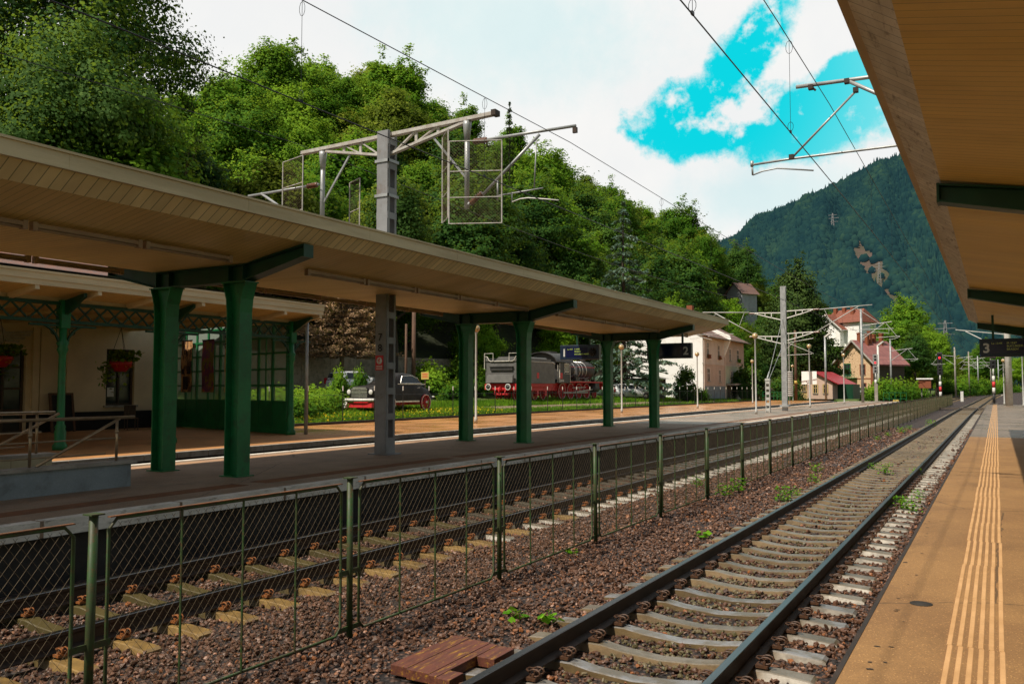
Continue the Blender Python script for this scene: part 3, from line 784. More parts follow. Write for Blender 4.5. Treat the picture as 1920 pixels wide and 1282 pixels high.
# ------------------------------------------------------------------ platform roofs
def canopy(label, xc, half, y0, y1, pairs, arm_half, gauge, zp, lamps, dz=0.0):
    """butterfly roof: edges high, low middle; pairs of H columns with rising arms"""
    t = thing('platform_canopy', label, 'canopy', (xc, (y0 + y1) / 2, zp))
    zo = 5.13 + dz                                    # top outer edge
    zs = 4.70 + dz                                    # soffit at its outer edge
    zc = 4.43 + dz                                    # soffit in the middle
    hi = half - .34
    # soffit
    m = MB()
    prof = [(-hi, zs), (-gauge / 2 - .3, zc), (gauge / 2 + .3, zc), (hi, zs)]
    b = MB(); b.sweep(prof, [(xc, y0 + .36, 0), (xc, y1 - .36, 0)]); b.build('soffit', M['soffit'] if xc < -5 else M['soffit_right'], t, True)
    # sloped boards and metal edge bands along both sides and both ends
    for s in (-1, 1):
        m = MB()
        a = [(xc + s * hi, y0 + .36, zs), (xc + s * hi, y1 - .36, zs), (xc + s * half, y1, zo - .20), (xc + s * half, y0, zo - .20)]
        m.quad(*a)
        m.build('edge_boards', M['fascia'] if xc < -5 else M['fascia_white'], t, True)
        m = MB()
        x = xc + s * half
        m.box(x - .02, x + .02, y0 - .02, y1 + .02, zo - .20, zo - .015)
        m.box(x - .05, x + .045, y0 - .04, y1 + .04, zo - .016, zo + .018)
        m.box(x - .03, x + .034, y0 - .03, y1 + .03, zo - .222, zo - .198)
        y = y0 + .5
        while y < y1:
            m.box(x - .024, x + .0235, y, y + .012, zo - .20, zo - .012); y += 3.0
        m.build('edge_band', M['fascia_metal'], t, True)
    for y, yi in ((y0, y0 + .36), (y1, y1 - .36)):
        m = MB()
        low = [(xc - hi, yi, zs), (xc - gauge / 2 - .3, yi, zc), (xc + gauge / 2 + .3, yi, zc), (xc + hi, yi, zs)]
        upp = [(xc - half, y, zo - .2), (xc - gauge / 2 - .3, y, zc + .22), (xc + gauge / 2 + .3, y, zc + .22), (xc + half, y, zo - .2)]
        for k in range(3): m.quad(low[k], low[k + 1], upp[k + 1], upp[k])
        for k in range(3):
            a, c = upp[k], upp[k + 1]
            m.quad(a, c, (c[0], c[1], c[2] + .2), (a[0], a[1], a[2] + .2))
        m.build('end_boards', M['fascia'], t, True)
    m = MB()
    m.sweep([(-half + .02, zo - .03), (-gauge / 2 - .3, zc + .42), (gauge / 2 + .3, zc + .42), (half - .02, zo - .03)], [(xc, y0, 0), (xc, y1, 0)])
    m.build('roof', M['roof_top'], t, True)
    for y in pairs:
        m = MB()
        # H-section arms: web and flanges following the roof slope
        xi = gauge / 2 + .18
        w = .16
        for s in (-1, 1):
            tip = arm_half
            top = [(0, zc - .012), (xi, zc - .012), (tip, zs - .035)]
            bot = [(0, zc - .33), (xi, zc - .33), (tip, zs - .25)]
            for k in range(2):
                (xa, za), (xb, zb_) = top[k], top[k + 1]
                (xa2, za2), (xb2, zb2) = bot[k], bot[k + 1]
                m.add([(xc + s * xa, y - .012, za), (xc + s * xb, y - .012, zb_), (xc + s * xb2, y - .012, zb2), (xc + s * xa2, y - .012, za2),
                       (xc + s * xa, y + .012, za), (xc + s * xb, y + .012, zb_), (xc + s * xb2, y + .012, zb2), (xc + s * xa2, y + .012, za2)],
                      [(0, 1, 2, 3), (7, 6, 5, 4), (0, 4, 5, 1), (3, 2, 6, 7), (1, 5, 6, 2), (0, 3, 7, 4)])
                for (pa, pb, o_) in (((xa, za), (xb, zb_), -.010), ((xa2, za2), (xb2, zb2), .010)):
                    m.beam((xc + s * pa[0], y, pa[1] + o_), (xc + s * pb[0], y, pb[1] + o_), w * 1.6, .022)
            m.box(xc + s * tip - .014, xc + s * tip + .014, y - .12, y + .12, zs - .26, zs - .03)
            m.box(xc + s * gauge / 2 - .2, xc + s * gauge / 2 - .18, y - .12, y + .12, zc - .33, zc - .02)
            m.box(xc + s * gauge / 2 + .18, xc + s * gauge / 2 + .2, y - .12, y + .12, zc - .33, zc - .02)
        m.build('arm_beam', M['green_dark'], t, True)
        for s in (-1, 1):
            m = MB(); cx = xc + s * gauge / 2
            zt_ = zc - .352
            # I-section with flared head: flanges face the track, web across
            for (fx0, fx1) in ((-1, 1),):
                wz = [(zp, .175), (zt_ - .55, .175), (zt_ - .30, .20), (zt_ - .12, .255), (zt_, .30)]
                for k in range(len(wz) - 1):
                    (za, wa), (zb_, wb) = wz[k], wz[k + 1]
                    for f in (-1, 1):                 # flanges
                        m.add([(cx + f * wa, y - .15, za), (cx + f * wa, y + .15, za), (cx + f * (wa - .022), y + .15, za), (cx + f * (wa - .022), y - .15, za),
                               (cx + f * wb, y - .15, zb_), (cx + f * wb, y + .15, zb_), (cx + f * (wb - .022), y + .15, zb_), (cx + f * (wb - .022), y - .15, zb_)],
                              [(0, 1, 2, 3), (4, 5, 6, 7), (0, 1, 5, 4), (1, 2, 6, 5), (2, 3, 7, 6), (3, 0, 4, 7)])
                    m.add([(cx - wa + .02, y - .02, za), (cx + wa - .02, y - .02, za), (cx + wa - .02, y + .02, za), (cx - wa + .02, y + .02, za),
                           (cx - wb + .02, y - .02, zb_), (cx + wb - .02, y - .02, zb_), (cx + wb - .02, y + .02, zb_), (cx - wb + .02, y + .02, zb_)],
                          [(0, 1, 2, 3), (4, 5, 6, 7), (0, 1, 5, 4), (1, 2, 6, 5), (2, 3, 7, 6), (3, 0, 4, 7)])
            m.box(cx - .32, cx + .32, y - .17, y + .17, zt_, zt_ + .022)
            m.box(cx - .24, cx + .24, y - .2, y + .2, zp, zp + .018)
            m.build('column', M['green'], t, True)
    for lx in lamps:
        y = y0 + .8; zl = np.interp(abs(lx - xc), [0, gauge / 2 + .3, hi], [zc, zc, zs]) - .075
        first = None
        while y < y1 - 1.5:
            if not any(abs(y + .9 - p) < 1.1 for p in pairs):
                if first is None:
                    m = MB()
                    m.box(-.045, .045, 0, 1.72, -.01, .045)
                    m.tube([(0, .05, -.03), (0, 1.67, -.03)], .022, 8)
                    m.box(-.05, .05, -.02, .05, -.055, .07); m.box(-.05, .05, 1.67, 1.74, -.055, .07)
                    first = m.build('tube_lamp', M['tube_lamp'], t); d = first
                else:
                    d = first.copy(); col.objects.link(d)
                d.location = (lx - xc, y - (y0 + y1) / 2, zl - zp)
            y += 1.83
    return t
canopy('long beige boarded canopy on green columns over the island platform', -13.28, 3.03, -3.0, 37.3, [11.2, 22.2, 33.3], 2.72, 2.05, .50, [-11.75, -14.75])
canopy('beige boarded canopy with white edge over the right platform', 2.18, 3.03, -4.0, 37.9, [-1, 11.2, 23.5, 35.8], 2.72, 2.05, .40, [3.7], dz=-.13)

# ------------------------------------------------------------------ overhead line equipment
def ribbed(m, p, q, r0, r1, n=7):
    p = Vector(p); q = Vector(q)
    pts = []; rr = []
    for k in range(n * 2 + 1):
        pts.append(p.lerp(q, k / (n * 2))); rr.append(r1 if k % 2 else r0)
    m.tube(pts, rr, 10)

YM = 16.65
def B(p): return (p[0], YM, p[2])
t = thing('catenary_mast', 'tall grey battened steel mast with truss bracket rising through the island canopy', 'mast', (-13.1, YM, .5))
m = MB()
hx, hy = .165, .175
for s in (-1, 1):
    m.box(-13.1 - hx, -13.1 + hx, YM + s * hy - .012, YM + s * hy + .012, .5, 8.52)
    for q in (-1, 1):
        m.box(-13.1 + q * hx - .012, -13.1 + q * hx + .012, YM + s * hy - s * .075, YM + s * hy - s * .012, .5, 8.52)
z = .5; k = 0
while z < 8.4:
    for q in (-1, 1):
        m.box(-13.1 + q * (hx + .010) - .006, -13.1 + q * (hx + .010) + .006, YM - hy, YM + hy, z, z + (.42 if k == 0 else .16))
    z += .62 if k else .85; k += 1
m.box(-13.1 - .3, -13.1 + .3, YM - .28, YM + .28, .5, .53)
m.build('mast_post', M['mast_grey'], t, True)
m = MB()
for z in (7.72, 6.85):
    m.box(-13.1 - hx - .05, -13.1 + hx + .05, YM - hy - .04, YM - hy - .012, z, z + .07)
    m.box(-13.1 + hx + .02, -13.1 + hx + .05, YM - hy - .04, YM + hy + .04, z, z + .07)
m.build('clamp', M['steel_grey'], t, True)
m = MB()
for y in (YM,):
    m.beam((-15.95, y, 8.38), (-9.95, y, 8.49), .15, .085)
    m.beam((-13.1, y, 7.93), (-15.1, y, 8.31), .12, .06)
    m.beam((-13.1, y, 7.93), (-10.8, y, 8.40), .12, .06)
    for a, c in (((-13.35, 7.99), (-13.95, 8.40)), ((-13.95, 8.10), (-13.95, 8.40)), ((-13.95, 8.10), (-14.5, 8.39)), ((-14.5, 8.21), (-14.5, 8.39)), ((-12.85, 7.99), (-12.2, 8.43)), ((-12.2, 8.12), (-12.2, 8.44)), ((-12.2, 8.12), (-11.55, 8.45)), ((-11.55, 8.25), (-11.55, 8.45))):
        m.beam((a[0], y, a[1]), (c[0], y, c[1]), .07, .035)
m.build('truss_bracket', M['bracket_paint'], t, True)
m = MB(); m.box(-10.0, -9.88, YM - .11, YM + .11, 8.43, 8.56); m.build('bracket_end', M['rail_side'], t, True)
def drop_post(x, z0, z1, sx):
    m = MB(); m.tube([(x, YM, z0), (x, YM, z1)], .062, 10)
    m.lathe([(.062, z1 - .5), (.10, z1 - .1), (.10, z1)], 10, M=Matrix.Translation((x, YM, 0)))
    m.beam((x - sx * .05, YM, (z0 + z1) / 2 - .28), (x - sx * .95, YM, 8.16), .035, .045)
    m.build('drop_post', M['steel_grey'], t, True)
drop_post(-10.72, 6.34, 8.42, 1)
drop_post(-15.22, 6.2, 8.32, -1)
# right-hand cantilever over the fenced track
m = MB()
m.tube([B((-10.43, 16.65, 7.91)), B((-7.88, 16.65, 7.88))], .034, 10)
m.tube([B((-10.28, 16.65, 6.62)), B((-8.78, 16.65, 7.82))], .036, 10)
m.tube([B((-8.86, 16.65, 7.71)), B((-8.92, 16.65, 6.62))], .016, 8)
m.tube([B((-9.87, 16.65, 6.55)), B((-8.7, 16.65, 6.59))], .017, 8)
m.tube([B((-9.88, 16.65, 6.91)), B((-9.88, 16.65, 6.44))], .02, 8)
m.tube([B((-9.5, 16.65, 6.59)), B((-9.5, 16.65, 6.36))], .014, 8)
m.tube([B((-10.77, 16.65, 6.39)), B((-10.59, 16.65, 6.47))], .045, 8)
for px in ((1009,251),(1047,243),(880,268)):
    pass
m.build('cantilever', M['steel_grey'], t, True)
m = MB()
m.tube([B((-9.5, 16.65, 6.36)), B((-9.29, 16.65, 6.41)), B((-9.08, 16.65, 6.41)), B((-8.67, 16.65, 6.34)), B((-8.31, 16.65, 6.27))], .014, 8)
m.build('steady_arm', M['white'], t, True)
m = MB()
ribbed(m, B((-10.54, 16.65, 7.91)), B((-10.16, 16.65, 7.9)), .045, .075, 6)
m.build('insulator', M['insulator'], t, True)
m = MB()
ribbed(m, B((-10.62, 16.65, 6.45)), B((-10.3, 16.65, 6.66)), .045, .078, 6)
m.build('insulator', M['insulator'], t, True)
m = MB()
m.box(-7.95, -7.85, YM - .03, YM + .03, 7.72, 7.84); m.build('wire_clamp', M['rail_side'], t, True)
# left cantilever over the sunken track
m = MB()
m.tube([B((-15.35, 16.65, 7.47)), B((-17.94, 16.65, 7.45))], .034, 10)
m.tube([B((-17.45, 16.65, 7.47)), B((-14.92, 16.65, 5.89))], .034, 10)
m.build('cantilever', M['steel_grey'], t, True)
m = MB(); ribbed(m, B((-15.76, 16.65, 7.46)), B((-15.39, 16.65, 7.47)), .045, .075, 5); m.build('insulator', M['insulator'], t, True)
# mesh safety screens hung around the drop posts
def screen(a, b_, z0, z1, bars):
    a = Vector((a[0], a[1], 0)); b_ = Vector((b_[0], b_[1], 0))
    m = MB()
    A = lambda u, z: tuple(a.lerp(b_, u) + Vector((0, 0, z)))
    for u in (0, 1): m.tube([A(u, z0), A(u, z1)], .016, 6)
    for z in [z0, z1] + bars: m.tube([A(0, z), A(1, z)], .013, 6)
    o = m.build('safety_screen', M['bracket_paint'], t, True)
    w = MB(); Lh = (b_ - a).length; k = -int((z1 - z0) / .07) - 1
    for sg in (1, -1):
        for k in range(-int((z1 - z0) / .07) - 1, int(Lh / .07) + 1):
            u0, zz0, u1, zz1 = k * .07, z0, k * .07 + (z1 - z0), z1
            if u0 < 0: zz0 -= u0; u0 = 0
            if u1 > Lh: zz1 -= u1 - Lh; u1 = Lh
            if u0 < u1:
                f = (lambda u: u / Lh) if sg > 0 else (lambda u: 1 - u / Lh)
                w.tube([A(f(u0), zz0), A(f(u1), zz1)], .0022, 3, caps=False)
    ww = w.build('wire_mesh', M['mesh_wire'], t, True); ww.parent = o
screen((-11.25, YM - .25), (-10.75, YM - .75), 6.0, 8.05, [6.6, 7.2])
screen((-10.72, YM - .75), (-9.62, YM - .25), 5.85, 7.75, [6.45, 7.05])
screen((-16.3, YM - .35), (-15.35, YM - .6), 6.0, 8.1, [6.7, 7.4])
screen((-14.9, YM + .7), (-14.3, YM + .4), 6.0, 7.6, [6.8])
# number and high-voltage plate on the post
for k, ch in enumerate('78'):
    text_obj('number', ch, .26, M['dark'], t, (-.07, -.213, 2.78 - k * .26), (PI / 2, 0, 0), .002)
m = MB(); m.box(-.14, .10, -.212, -.206, 2.06, 2.42); pl = m.build('warning_plate', M['red'], t)
m = MB(); m.lathe([(.001, 0), (.085, 0), (.085, .004)], 20, M=Matrix.Translation((-.02, -.213, 2.29)) @ Matrix.Rotation(PI / 2, 4, 'X')); m.build('disc', M['white'], pl)
m = MB(); m.prism([(-.01, .06), (.03, .06), (.0, .01), (.025, .01), (-.03, -.07), (-.005, -.01), (-.03, -.01)], -.2205, -.2185, M=Matrix.Translation((-.02, 0, 2.29))); m.build('lightning_mark', M['red'], pl)
for k in range(3):
    m = MB(); m.box(-.11, .07, -.2135, -.2125, 2.085 + k * .035, 2.10 + k * .035); m.build('lettering', M['white'], pl)

# far mast with double cantilevers and its stay post
def far_mast(name_label, x, y, zb, h, arms, r=.19):
    t = thing('catenary_mast', name_label, 'mast', (x, y, zb))
    m = MB(); m.box(-r, r, -r * .6, -r * .55 + .03, 0, h); m.box(-r, r, r * .55 - .03, r * .6, 0, h); m.box(-.02, .02, -r * .55, r * .55, 0, h)
    for z in np.arange(.5, h, .8): m.box(r - .02, r + .004, -r * .6, r * .6, z, z + .3)
    m.box(-r - .12, r + .12, -r - .1, r + .1, .28, .42)
    m.build('mast_post', M['steel_grey'], t)
    for s, z in arms:
        m = MB()
        # forked light bracket, then insulator and tube
        m.beam((s * r, 0, z), (s * 1.9, 0, z + .06), .05, .07); m.beam((s * r, 0, z - .5), (s * 1.25, 0, z - .22), .05, .07); m.beam((s * 1.25, 0, z - .22), (s * 1.9, 0, z - .02), .05, .06)
        m.beam((s * .85, 0, z), (s * .85, 0, z - .35), .05, .05)
        m.beam((s * 1.3, 0, z - .2), (s * 1.3, 0, z + .02), .05, .05)
        m.tube([(s * 1.9, 0, z + .02), (s * 2.05, 0, z + .02)], .06, 8)
        m.build('bracket', M['white'], t)
        m = MB(); ribbed(m, (s * 2.05, 0, z + .03), (s * 2.45, 0, z + .04), .05, .08, 5); m.build('insulator', M['insulator'], t)
    for s in sorted(set(a[0] for a in arms)):
        m = MB()
        m.tube([(s * 2.45, 0, 7.12), (s * 5.9, 0, 7.28)], .034, 8)
        m.tube([(s * 2.2, 0, 5.55), (s * 5.0, 0, 7.2)], .032, 8)
        m.tube([(s * 2.8, 0, 7.1), (s * 3.15, 0, 6.2)], .018, 6)
        m.tube([(s * 4.9, 0, 7.1), (s * 6.4, 0, 5.95)], .018, 6)
        m.tube([(s * 3.6, 0, 5.6), (s * 7.2, 0, 5.62)], .02, 6)
        m.tube([(s * 6.9, 0, 5.62), (s * 6.9, 0, 5.3), (s * 6.0, 0, 5.42), (s * 5.2, 0, 5.2)], .018, 6)
        m.build('cantilever', M['lamp_pole'], t)
    return t
fm = far_mast('silver mast with four white forked brackets standing on the open island platform', -13.1, 62.2, .5, 8.9, [(1, 7.1), (1, 5.5), (-1, 7.0), (-1, 5.3)])
t = thing('stay_post', 'short white stay post with two raking wires beside the silver mast', 'stay post', (-13.2, 57.5, .5))
m = MB(); m.box(-.14, -.10, -.13, .13, 0, 2.1); m.box(.10, .14, -.13, .13, 0, 2.1)
for k in range(6): m.box(-.12, .12, -.12, -.105, .1 + k * .36, .28 + k * .36)
m.box(-.16, .16, -.15, .15, 2.1, 2.25); m.build('post', M['lamp_pole'], t)
m = MB(); m.tube([(0, 0, 2.25), (.05, 4.6, 6.6)], .018, 6); m.tube([(.1, 0, 2.25), (.15, 4.6, 4.9)], .018, 6); m.tube([(-.06, 0, 2.2), (-.02, .5, 2.7)], .045, 8); m.build('stay_wire', M['steel_grey'], t)
t = thing('balance_weight', 'stack of tan balance weights hanging behind the silver mast', 'weights', (-15.4, 75, .5))
m = MB()
for k in range(12): m.lathe([(.30, .9 + k * .18), (.30, 1.05 + k * .18), (.1, 1.06 + k * .18)], 12)
m.tube([(0, 0, .0), (0, 0, 6.2)], .035, 6); m.build('weight_stack', M['bracket_paint'], t)

# the cantilever over the open track and its mast behind the roof
t = thing('cantilever_bracket', 'tubular cantilever holding the wires above the open right-hand track', 'cantilever', (2.3, 15.42, 7.5))
def B3(p): return (p[0], 15.42, p[2])
m = MB()
m.tube([B3((-2.96, 15.42, 7.48)), B3((-1.58, 15.42, 7.43)), (2.3, 15.42, 8.15)], .034, 10)
m.tube([B3((-2.13, 15.42, 7.46)), B3((-1.44, 15.42, 7)), (2.3, 15.42, 5.7)], .034, 10)
m.tube([B3((-1.96, 15.42, 7.24)), B3((-3.06, 15.42, 6.21))], .02, 8)
m.tube([B3((-3.76, 15.42, 6.18)), B3((-3.06, 15.42, 6.2)), B3((-1.21, 15.42, 6.19)), (2.3, 15.42, 6.65)], .022, 8)
m.tube([B3((-3.76, 15.42, 6.18)), B3((-3.75, 15.42, 5.99))], .018, 8)
m.lathe([(.03, -.05), (.03, .05)], 8, M=Matrix.Translation(B3((-3.76, 15.42, 6.2))))
m.build('tube_frame', M['steel_grey'], t, True)
m = MB()
m.tube([B3((-3.75, 15.42, 5.99)), B3((-3.57, 15.42, 6.04)), B3((-3.31, 15.42, 6.06)), B3((-2.69, 15.42, 5.94))], .014, 8)
m.build('steady_arm', M['steel_grey'], t, True)
m = MB()
for p in ((-2.11, 15.42, 7.43), (-1.97, 15.42, 7.25), (-3.06, 15.42, 6.23)):
    q = MB(); q.box(p[0] - .04, p[0] + .04, 15.37, 15.47, p[2] - .04, p[2] + .04); q.build('clamp', M['rail_side'], t, True)
p = (-2.71, 15.42, 7.43); m.box(p[0] - .04, p[0] + .04, 15.37, 15.47, p[2] - .04, p[2] + .04)
p = (-2.71, 15.42, 7.43); m.tube([(p[0] + .02, 15.42, p[2]), (-2.63, 15.42, 7.36)], .02, 6)
m.build('clamp', M['rail_side'], t, True)
t = thing('catenary_mast', 'concrete mast standing behind the right canopy roof, holding the tubular cantilever', 'mast', (2.3, 15.42, .4))
m = MB(); m.lathe([(.20, 0), (.15, 8.4), (.001, 8.42)], 14); m.build('mast_post', M['concrete'], t)

# wires
def wire_pair(x, name, zc=5.9, zm=7.3, y0=-8, y1=150, spans=(-36.0, 15.4, 66.0, 118.0, 170.0), sag=.55):
    c = MB(); ys_ = yline(y0, y1, 4)
    c.tube([(x + tx(y) + .12 * math.sin(y * .06), y, zc + tz(y)) for y in ys_], .0085, 6)
    tag(c.build('contact_wire', M['wire']), 'lower contact wire hung above the %s' % name, 'overhead wire')
    def zmf(y):
        for a, b_ in zip(spans, spans[1:]):
            if a <= y <= b_:
                u = (y - a) / (b_ - a); return zm - sag * 4 * u * (1 - u)
        return zm
    c = MB(); c.tube([(x + tx(y) + .12 * math.sin(y * .06), y, zmf(y) + tz(y)) for y in ys_], .0075, 6)
    o = tag(c.build('catenary_wire', M['wire']), 'upper sagging catenary wire hung above the %s' % name, 'overhead wire')
    y = 3.6
    while y < min(y1, 100):
        if min(abs(y - s_) for s_ in spans) > 2.2:
            xx = x + tx(y) + .12 * math.sin(y * .06)
            d = MB(); d.tube([(xx, y, zc + tz(y)), (xx, y, zmf(y) - .0)], .0035, 5)
            d.tube([(xx + .05 * math.sin(a), y, zmf(y) - .12 + .1 * math.cos(a)) for a in [k * PI / 5 for k in range(11)]], .0035, 5)
            d.tube([(xx + .04 * math.sin(a), y, zc + .09 + .07 * math.cos(a)) for a in [k * PI / 5 for k in range(11)]], .0035, 5)
            d.box(xx - .012, xx + .012, y - .03, y + .03, zc - .005, zc + .03)
            d.build('dropper', M['wire'], o)
        y += 4.6
wire_pair(T3, 'open right-hand track', spans=(-34, 15.4, 64, 112, 160), zm=7.36, sag=.25)
wire_pair(T2, 'fenced track', spans=(-34, 16.65, 62.2, 112, 160), zm=7.42, sag=.25)
def plain_wire(pts, r, label):
    c = MB(); c.tube(pts, r, 6); tag(c.build('feeder_wire', M['wire']), label, 'overhead wire')
plain_wire([(-16.0, y, 8.62 - .5 * math.sin(PI * (y + 30) / 46.65) if y < 16.65 else 8.62 - .5 * math.sin(PI * (y - 16.65) / 46)) for y in yline(-8, 62, 3)], .009, 'rusty brown feeder wire on the left end of the truss bracket')
plain_wire([(-17.2, y, 5.9) for y in yline(-8, 110, 6)], .008, 'contact wire above the sunken track between the platforms')

# ------------------------------------------------------------------ lamp posts
def lamp(x, y, z, h, label, group=None):
    t = thing('lamp_post', label, 'lamp post', (x, y, z), 0, group)
    m = MB(); m.lathe([(.085, 0), (.085, .25), (.055, .3), (.045, h - .28), (.07, h - .24), (.07, h - .2)], 12); m.build('pole', M['lamp_pole'], t)
    m = MB(); prof = [(.07, h - .2)] + [(.185 * math.sin(a), h - .02 - .185 * math.cos(a)) for a in [PI * k / 10 for k in range(2, 11)]]
    m.lathe(prof, 18); m.build('globe', M['lamp_globe'], t)
    m = MB(); m.lathe([(.194 * math.sin(a), h - .02 + .194 * math.cos(a)) for a in [.0001, .25, .5, .8]], 16); m.build('cap', M['bracket_paint'], t)
    return t
LP = [(-21.64, 34.46, .45, 4.55, 'lamp post with amber globe seen between the two middle green columns'),
      (-21.88, 53.24, .45, 4.45, 'lamp post with amber globe in front of the blue spruce'),
      (-21.6, 69.0, .45, 4.5, 'lamp post with amber globe against the blank white house wall'),
      (-22.3, 90.2, .45, 4.5, 'lamp post with amber globe past the right end of the pink house'),
      (-22.6, 112, .45, 4.5, 'lamp post with amber globe behind the balance weights'),
      (-13.07, 53.7, .5, 4.9, 'tall lamp post with amber globe just left of the white stay post'),
      (-13.44, 73.4, .5, 5.1, 'lamp post with amber globe right of the silver mast on the island platform'),
      (-13.54, 92.3, .5, 5.0, 'lamp post with amber globe in front of the red-roofed hut'),
      (.66, 99, .40, 4.5, 'lamp post with amber globe left of the round white mast'),
      (2.1, 90, .40, 5.6, 'lamp post with amber globe right behind the round white mast')]
for a in LP: lamp(*a)
t = thing('steel_pole', 'plain grey steel pole at the corner of the veranda', 'pole', (-21.78, 23.1, .45))
m = MB(); m.lathe([(.07, 0), (.06, 4.4), (.001, 4.42)], 12); m.build('pole', M['steel_grey'], t)
# round white mast on the right platform
t = thing('concrete_mast', 'thick round white mast at the end of the right platform', 'mast', (1.06, 96.5, .4))
m = MB(); m.lathe([(.33, 0), (.27, 9), (.2, 10.5), (.001, 10.5)], 18); m.build('mast_post', M['white'], t)
m = MB(); m.beam((-.2, 0, 7.0), (-4.5, 0, 7.6), .07, .09); m.tube([(-.3, 0, 5.4), (-3.6, 0, 7.4)], .05, 8); m.build('cantilever', M['lamp_pole'], t)

# ------------------------------------------------------------------ colour light signals
def signal(x, y, zb, scale, label, heads, body, striped=True):
    t = thing('light_signal', label, 'signal', (x, y, zb)); s = scale
    m = MB(); m.box(-.3 * s, .3 * s, -.3 * s, .3 * s, 0, .12); m.build('base', M['concrete'], t)
    m = MB(); m.tube([(0, 0, .1), (0, 0, 1.05 * s)], .11 * s, 10); m.build('lower_post', M['signal_black'], t)
    m = MB(); m.mi = 0
    for k in range(3):
        m.mi = k % 2; m.tube([(0, 0, (1.05 + k * .55) * s), (0, 0, (1.6 + k * .55) * s)], .13 * s, 10)
    m.build('striped_post', [M['white'], M['red']], t)
    m = MB(); m.tube([(0, 0, 2.7 * s), (0, 0, 3.4 * s)], .07 * s, 8); m.build('upper_post', M['lamp_pole'], t)
    zt = 3.4 * s
    for n_, lit in heads:
        h = (.34 * n_ + .16) * s
        m = MB(); m.box(-.26 * s, .26 * s, -.1, .12, zt, zt + h); hd = m.build('signal_head', body, t, bevel=.05)
        for k in range(n_):
            zc_ = zt + .25 * s + k * .34 * s
            m = MB(); m.lathe([(.001, 0), (.10 * s, 0), (.10 * s, .02)], 14, M=Matrix.Translation((0, -.105, zc_)) @ Matrix.Rotation(PI / 2, 4, 'X'))
            m.build('lens', M['red_light'] if lit == k else M['dark'], hd)
            m = MB(); m.tube([(.13 * s * math.cos(a), -.2, zc_ + .13 * s * math.sin(a)) for a in [PI * q / 8 for q in range(9)]], .02, 5); m.build('visor', M['signal_black'], hd)
        zt += h + .1 * s
    m = MB(); m.tube([(.16 * s, .14, .1), (.16 * s, .14, zt)], .02, 5); m.tube([(-.16 * s, .14, .1), (-.16 * s, .14, zt)], .02, 5)
    for k in range(int(zt / .35)): m.tube([(-.16 * s, .14, .3 + k * .35), (.16 * s, .14, .3 + k * .35)], .015, 5)
    m.build('ladder', M['signal_black'], t)
signal(-.24, 101.6, .40, 1.1, 'red-lit black signal at the end of the tactile strip', [(2, None), (2, 0)], M['signal_black'])
signal(-6.05, 118, -.2, 1.15, 'red-lit black signal on a striped post at the fence end', [(3, None), (3, 1)], M['signal_black'])
signal(-14.6, 128, -.1, 1.25, 'grey-headed signal on a striped post in front of the brick house', [(2, None), (3, 0)], M['signal_grey'])

# ------------------------------------------------------------------ far masts and poles, thinning out towards the bend
def simple_mast(x, y, z, h, label, mt, r=.16, arm=None, group=None, arm_h=.82):
    t = thing('catenary_mast', label, 'mast', (x, y, z), 0, group)
    m = MB(); m.lathe([(r, 0), (r * .75, h), (.001, h)], 10); m.build('mast_post', mt, t)
    if arm:
        m = MB(); s = arm
        m.tube([(0, 0, h * arm_h), (s * 3.2, 0, h * arm_h + .35)], .05, 6); m.tube([(0, 0, h * arm_h - 1.6), (s * 2.4, 0, h * arm_h + .2)], .045, 6)
        m.tube([(s * 1.6, 0, h * arm_h - 1.4), (s * 4.0, 0, h * arm_h - 1.3)], .035, 6); m.tube([(s * 2.6, 0, h * arm_h + .2), (s * 3.7, 0, h * arm_h - 1.3)], .03, 6)
        m.tube([(s * 4.0, 0, h * arm_h - 1.35), (s * 3.4, 0, h * arm_h - 1.6), (s * 2.9, 0, h * arm_h - 1.6)], .03, 6)
        m.build('cantilever', M['lamp_pole'], t)
    return t
FM = [(-13.2, 103.5, .5, 10.6, 'grey mast at the far end of the island platform', 'steel_grey', 1),
      (-14.6, 148, 0, 9.8, 'grey mast right of the hooded white lamp pole', 'steel_grey', 1),
      (-6.6, 178, .2, 9.5, 'pale concrete mast behind the signal at the fence end', 'concrete', -1),
      (-7.2, 196, .3, 9.6, 'second pale concrete mast behind the fence-end signal', 'concrete', 1),
      (-5.2, 214, .4, 9.8, 'cream concrete mast standing on the green bank', 'concrete', 1),
      (-3.8, 236, .5, 9.4, 'grey mast on the green bank with a lamp arm', 'steel_grey', -1),
      (-1.2, 262, .7, 10.0, 'concrete mast with a pink box on its foot', 'concrete', -1),
      (.6, 282, .8, 9.5, 'thin grey mast beyond the boxed mast', 'steel_grey', 1),
      (3.2, 300, .9, 9.5, 'grey mast carrying an orange plate', 'steel_grey', -1),
      (8.2, 300, .9, 9.5, 'grey mast right of the end-of-platform signal', 'steel_grey', 1),
      (12.4, 250, .6, 9.4, 'grey mast carrying a cream plate near the right edge', 'steel_grey', -1),
      (15.2, 272, .7, 9.6, 'grey mast at the right edge of the view', 'steel_grey', -1)]
for x, y, z, h, lb, mt, s in FM: simple_mast(x, y, z, h, lb, M[mt], arm=s)
def plate(x, y, z, w, h, mt, label):
    m = MB(); m.box(x - w / 2, x + w / 2, y - .02, y + .02, z, z + h); tag(m.build('plate', mt), label, 'plate')
plate(12.4, 249.7, 5.6, 1.5, 1.6, M['wall_white'], 'cream square plate on a mast near the right edge')
plate(3.2, 299.7, 5.6, 1.2, 1.3, M['brick'], 'orange square plate on a far mast')
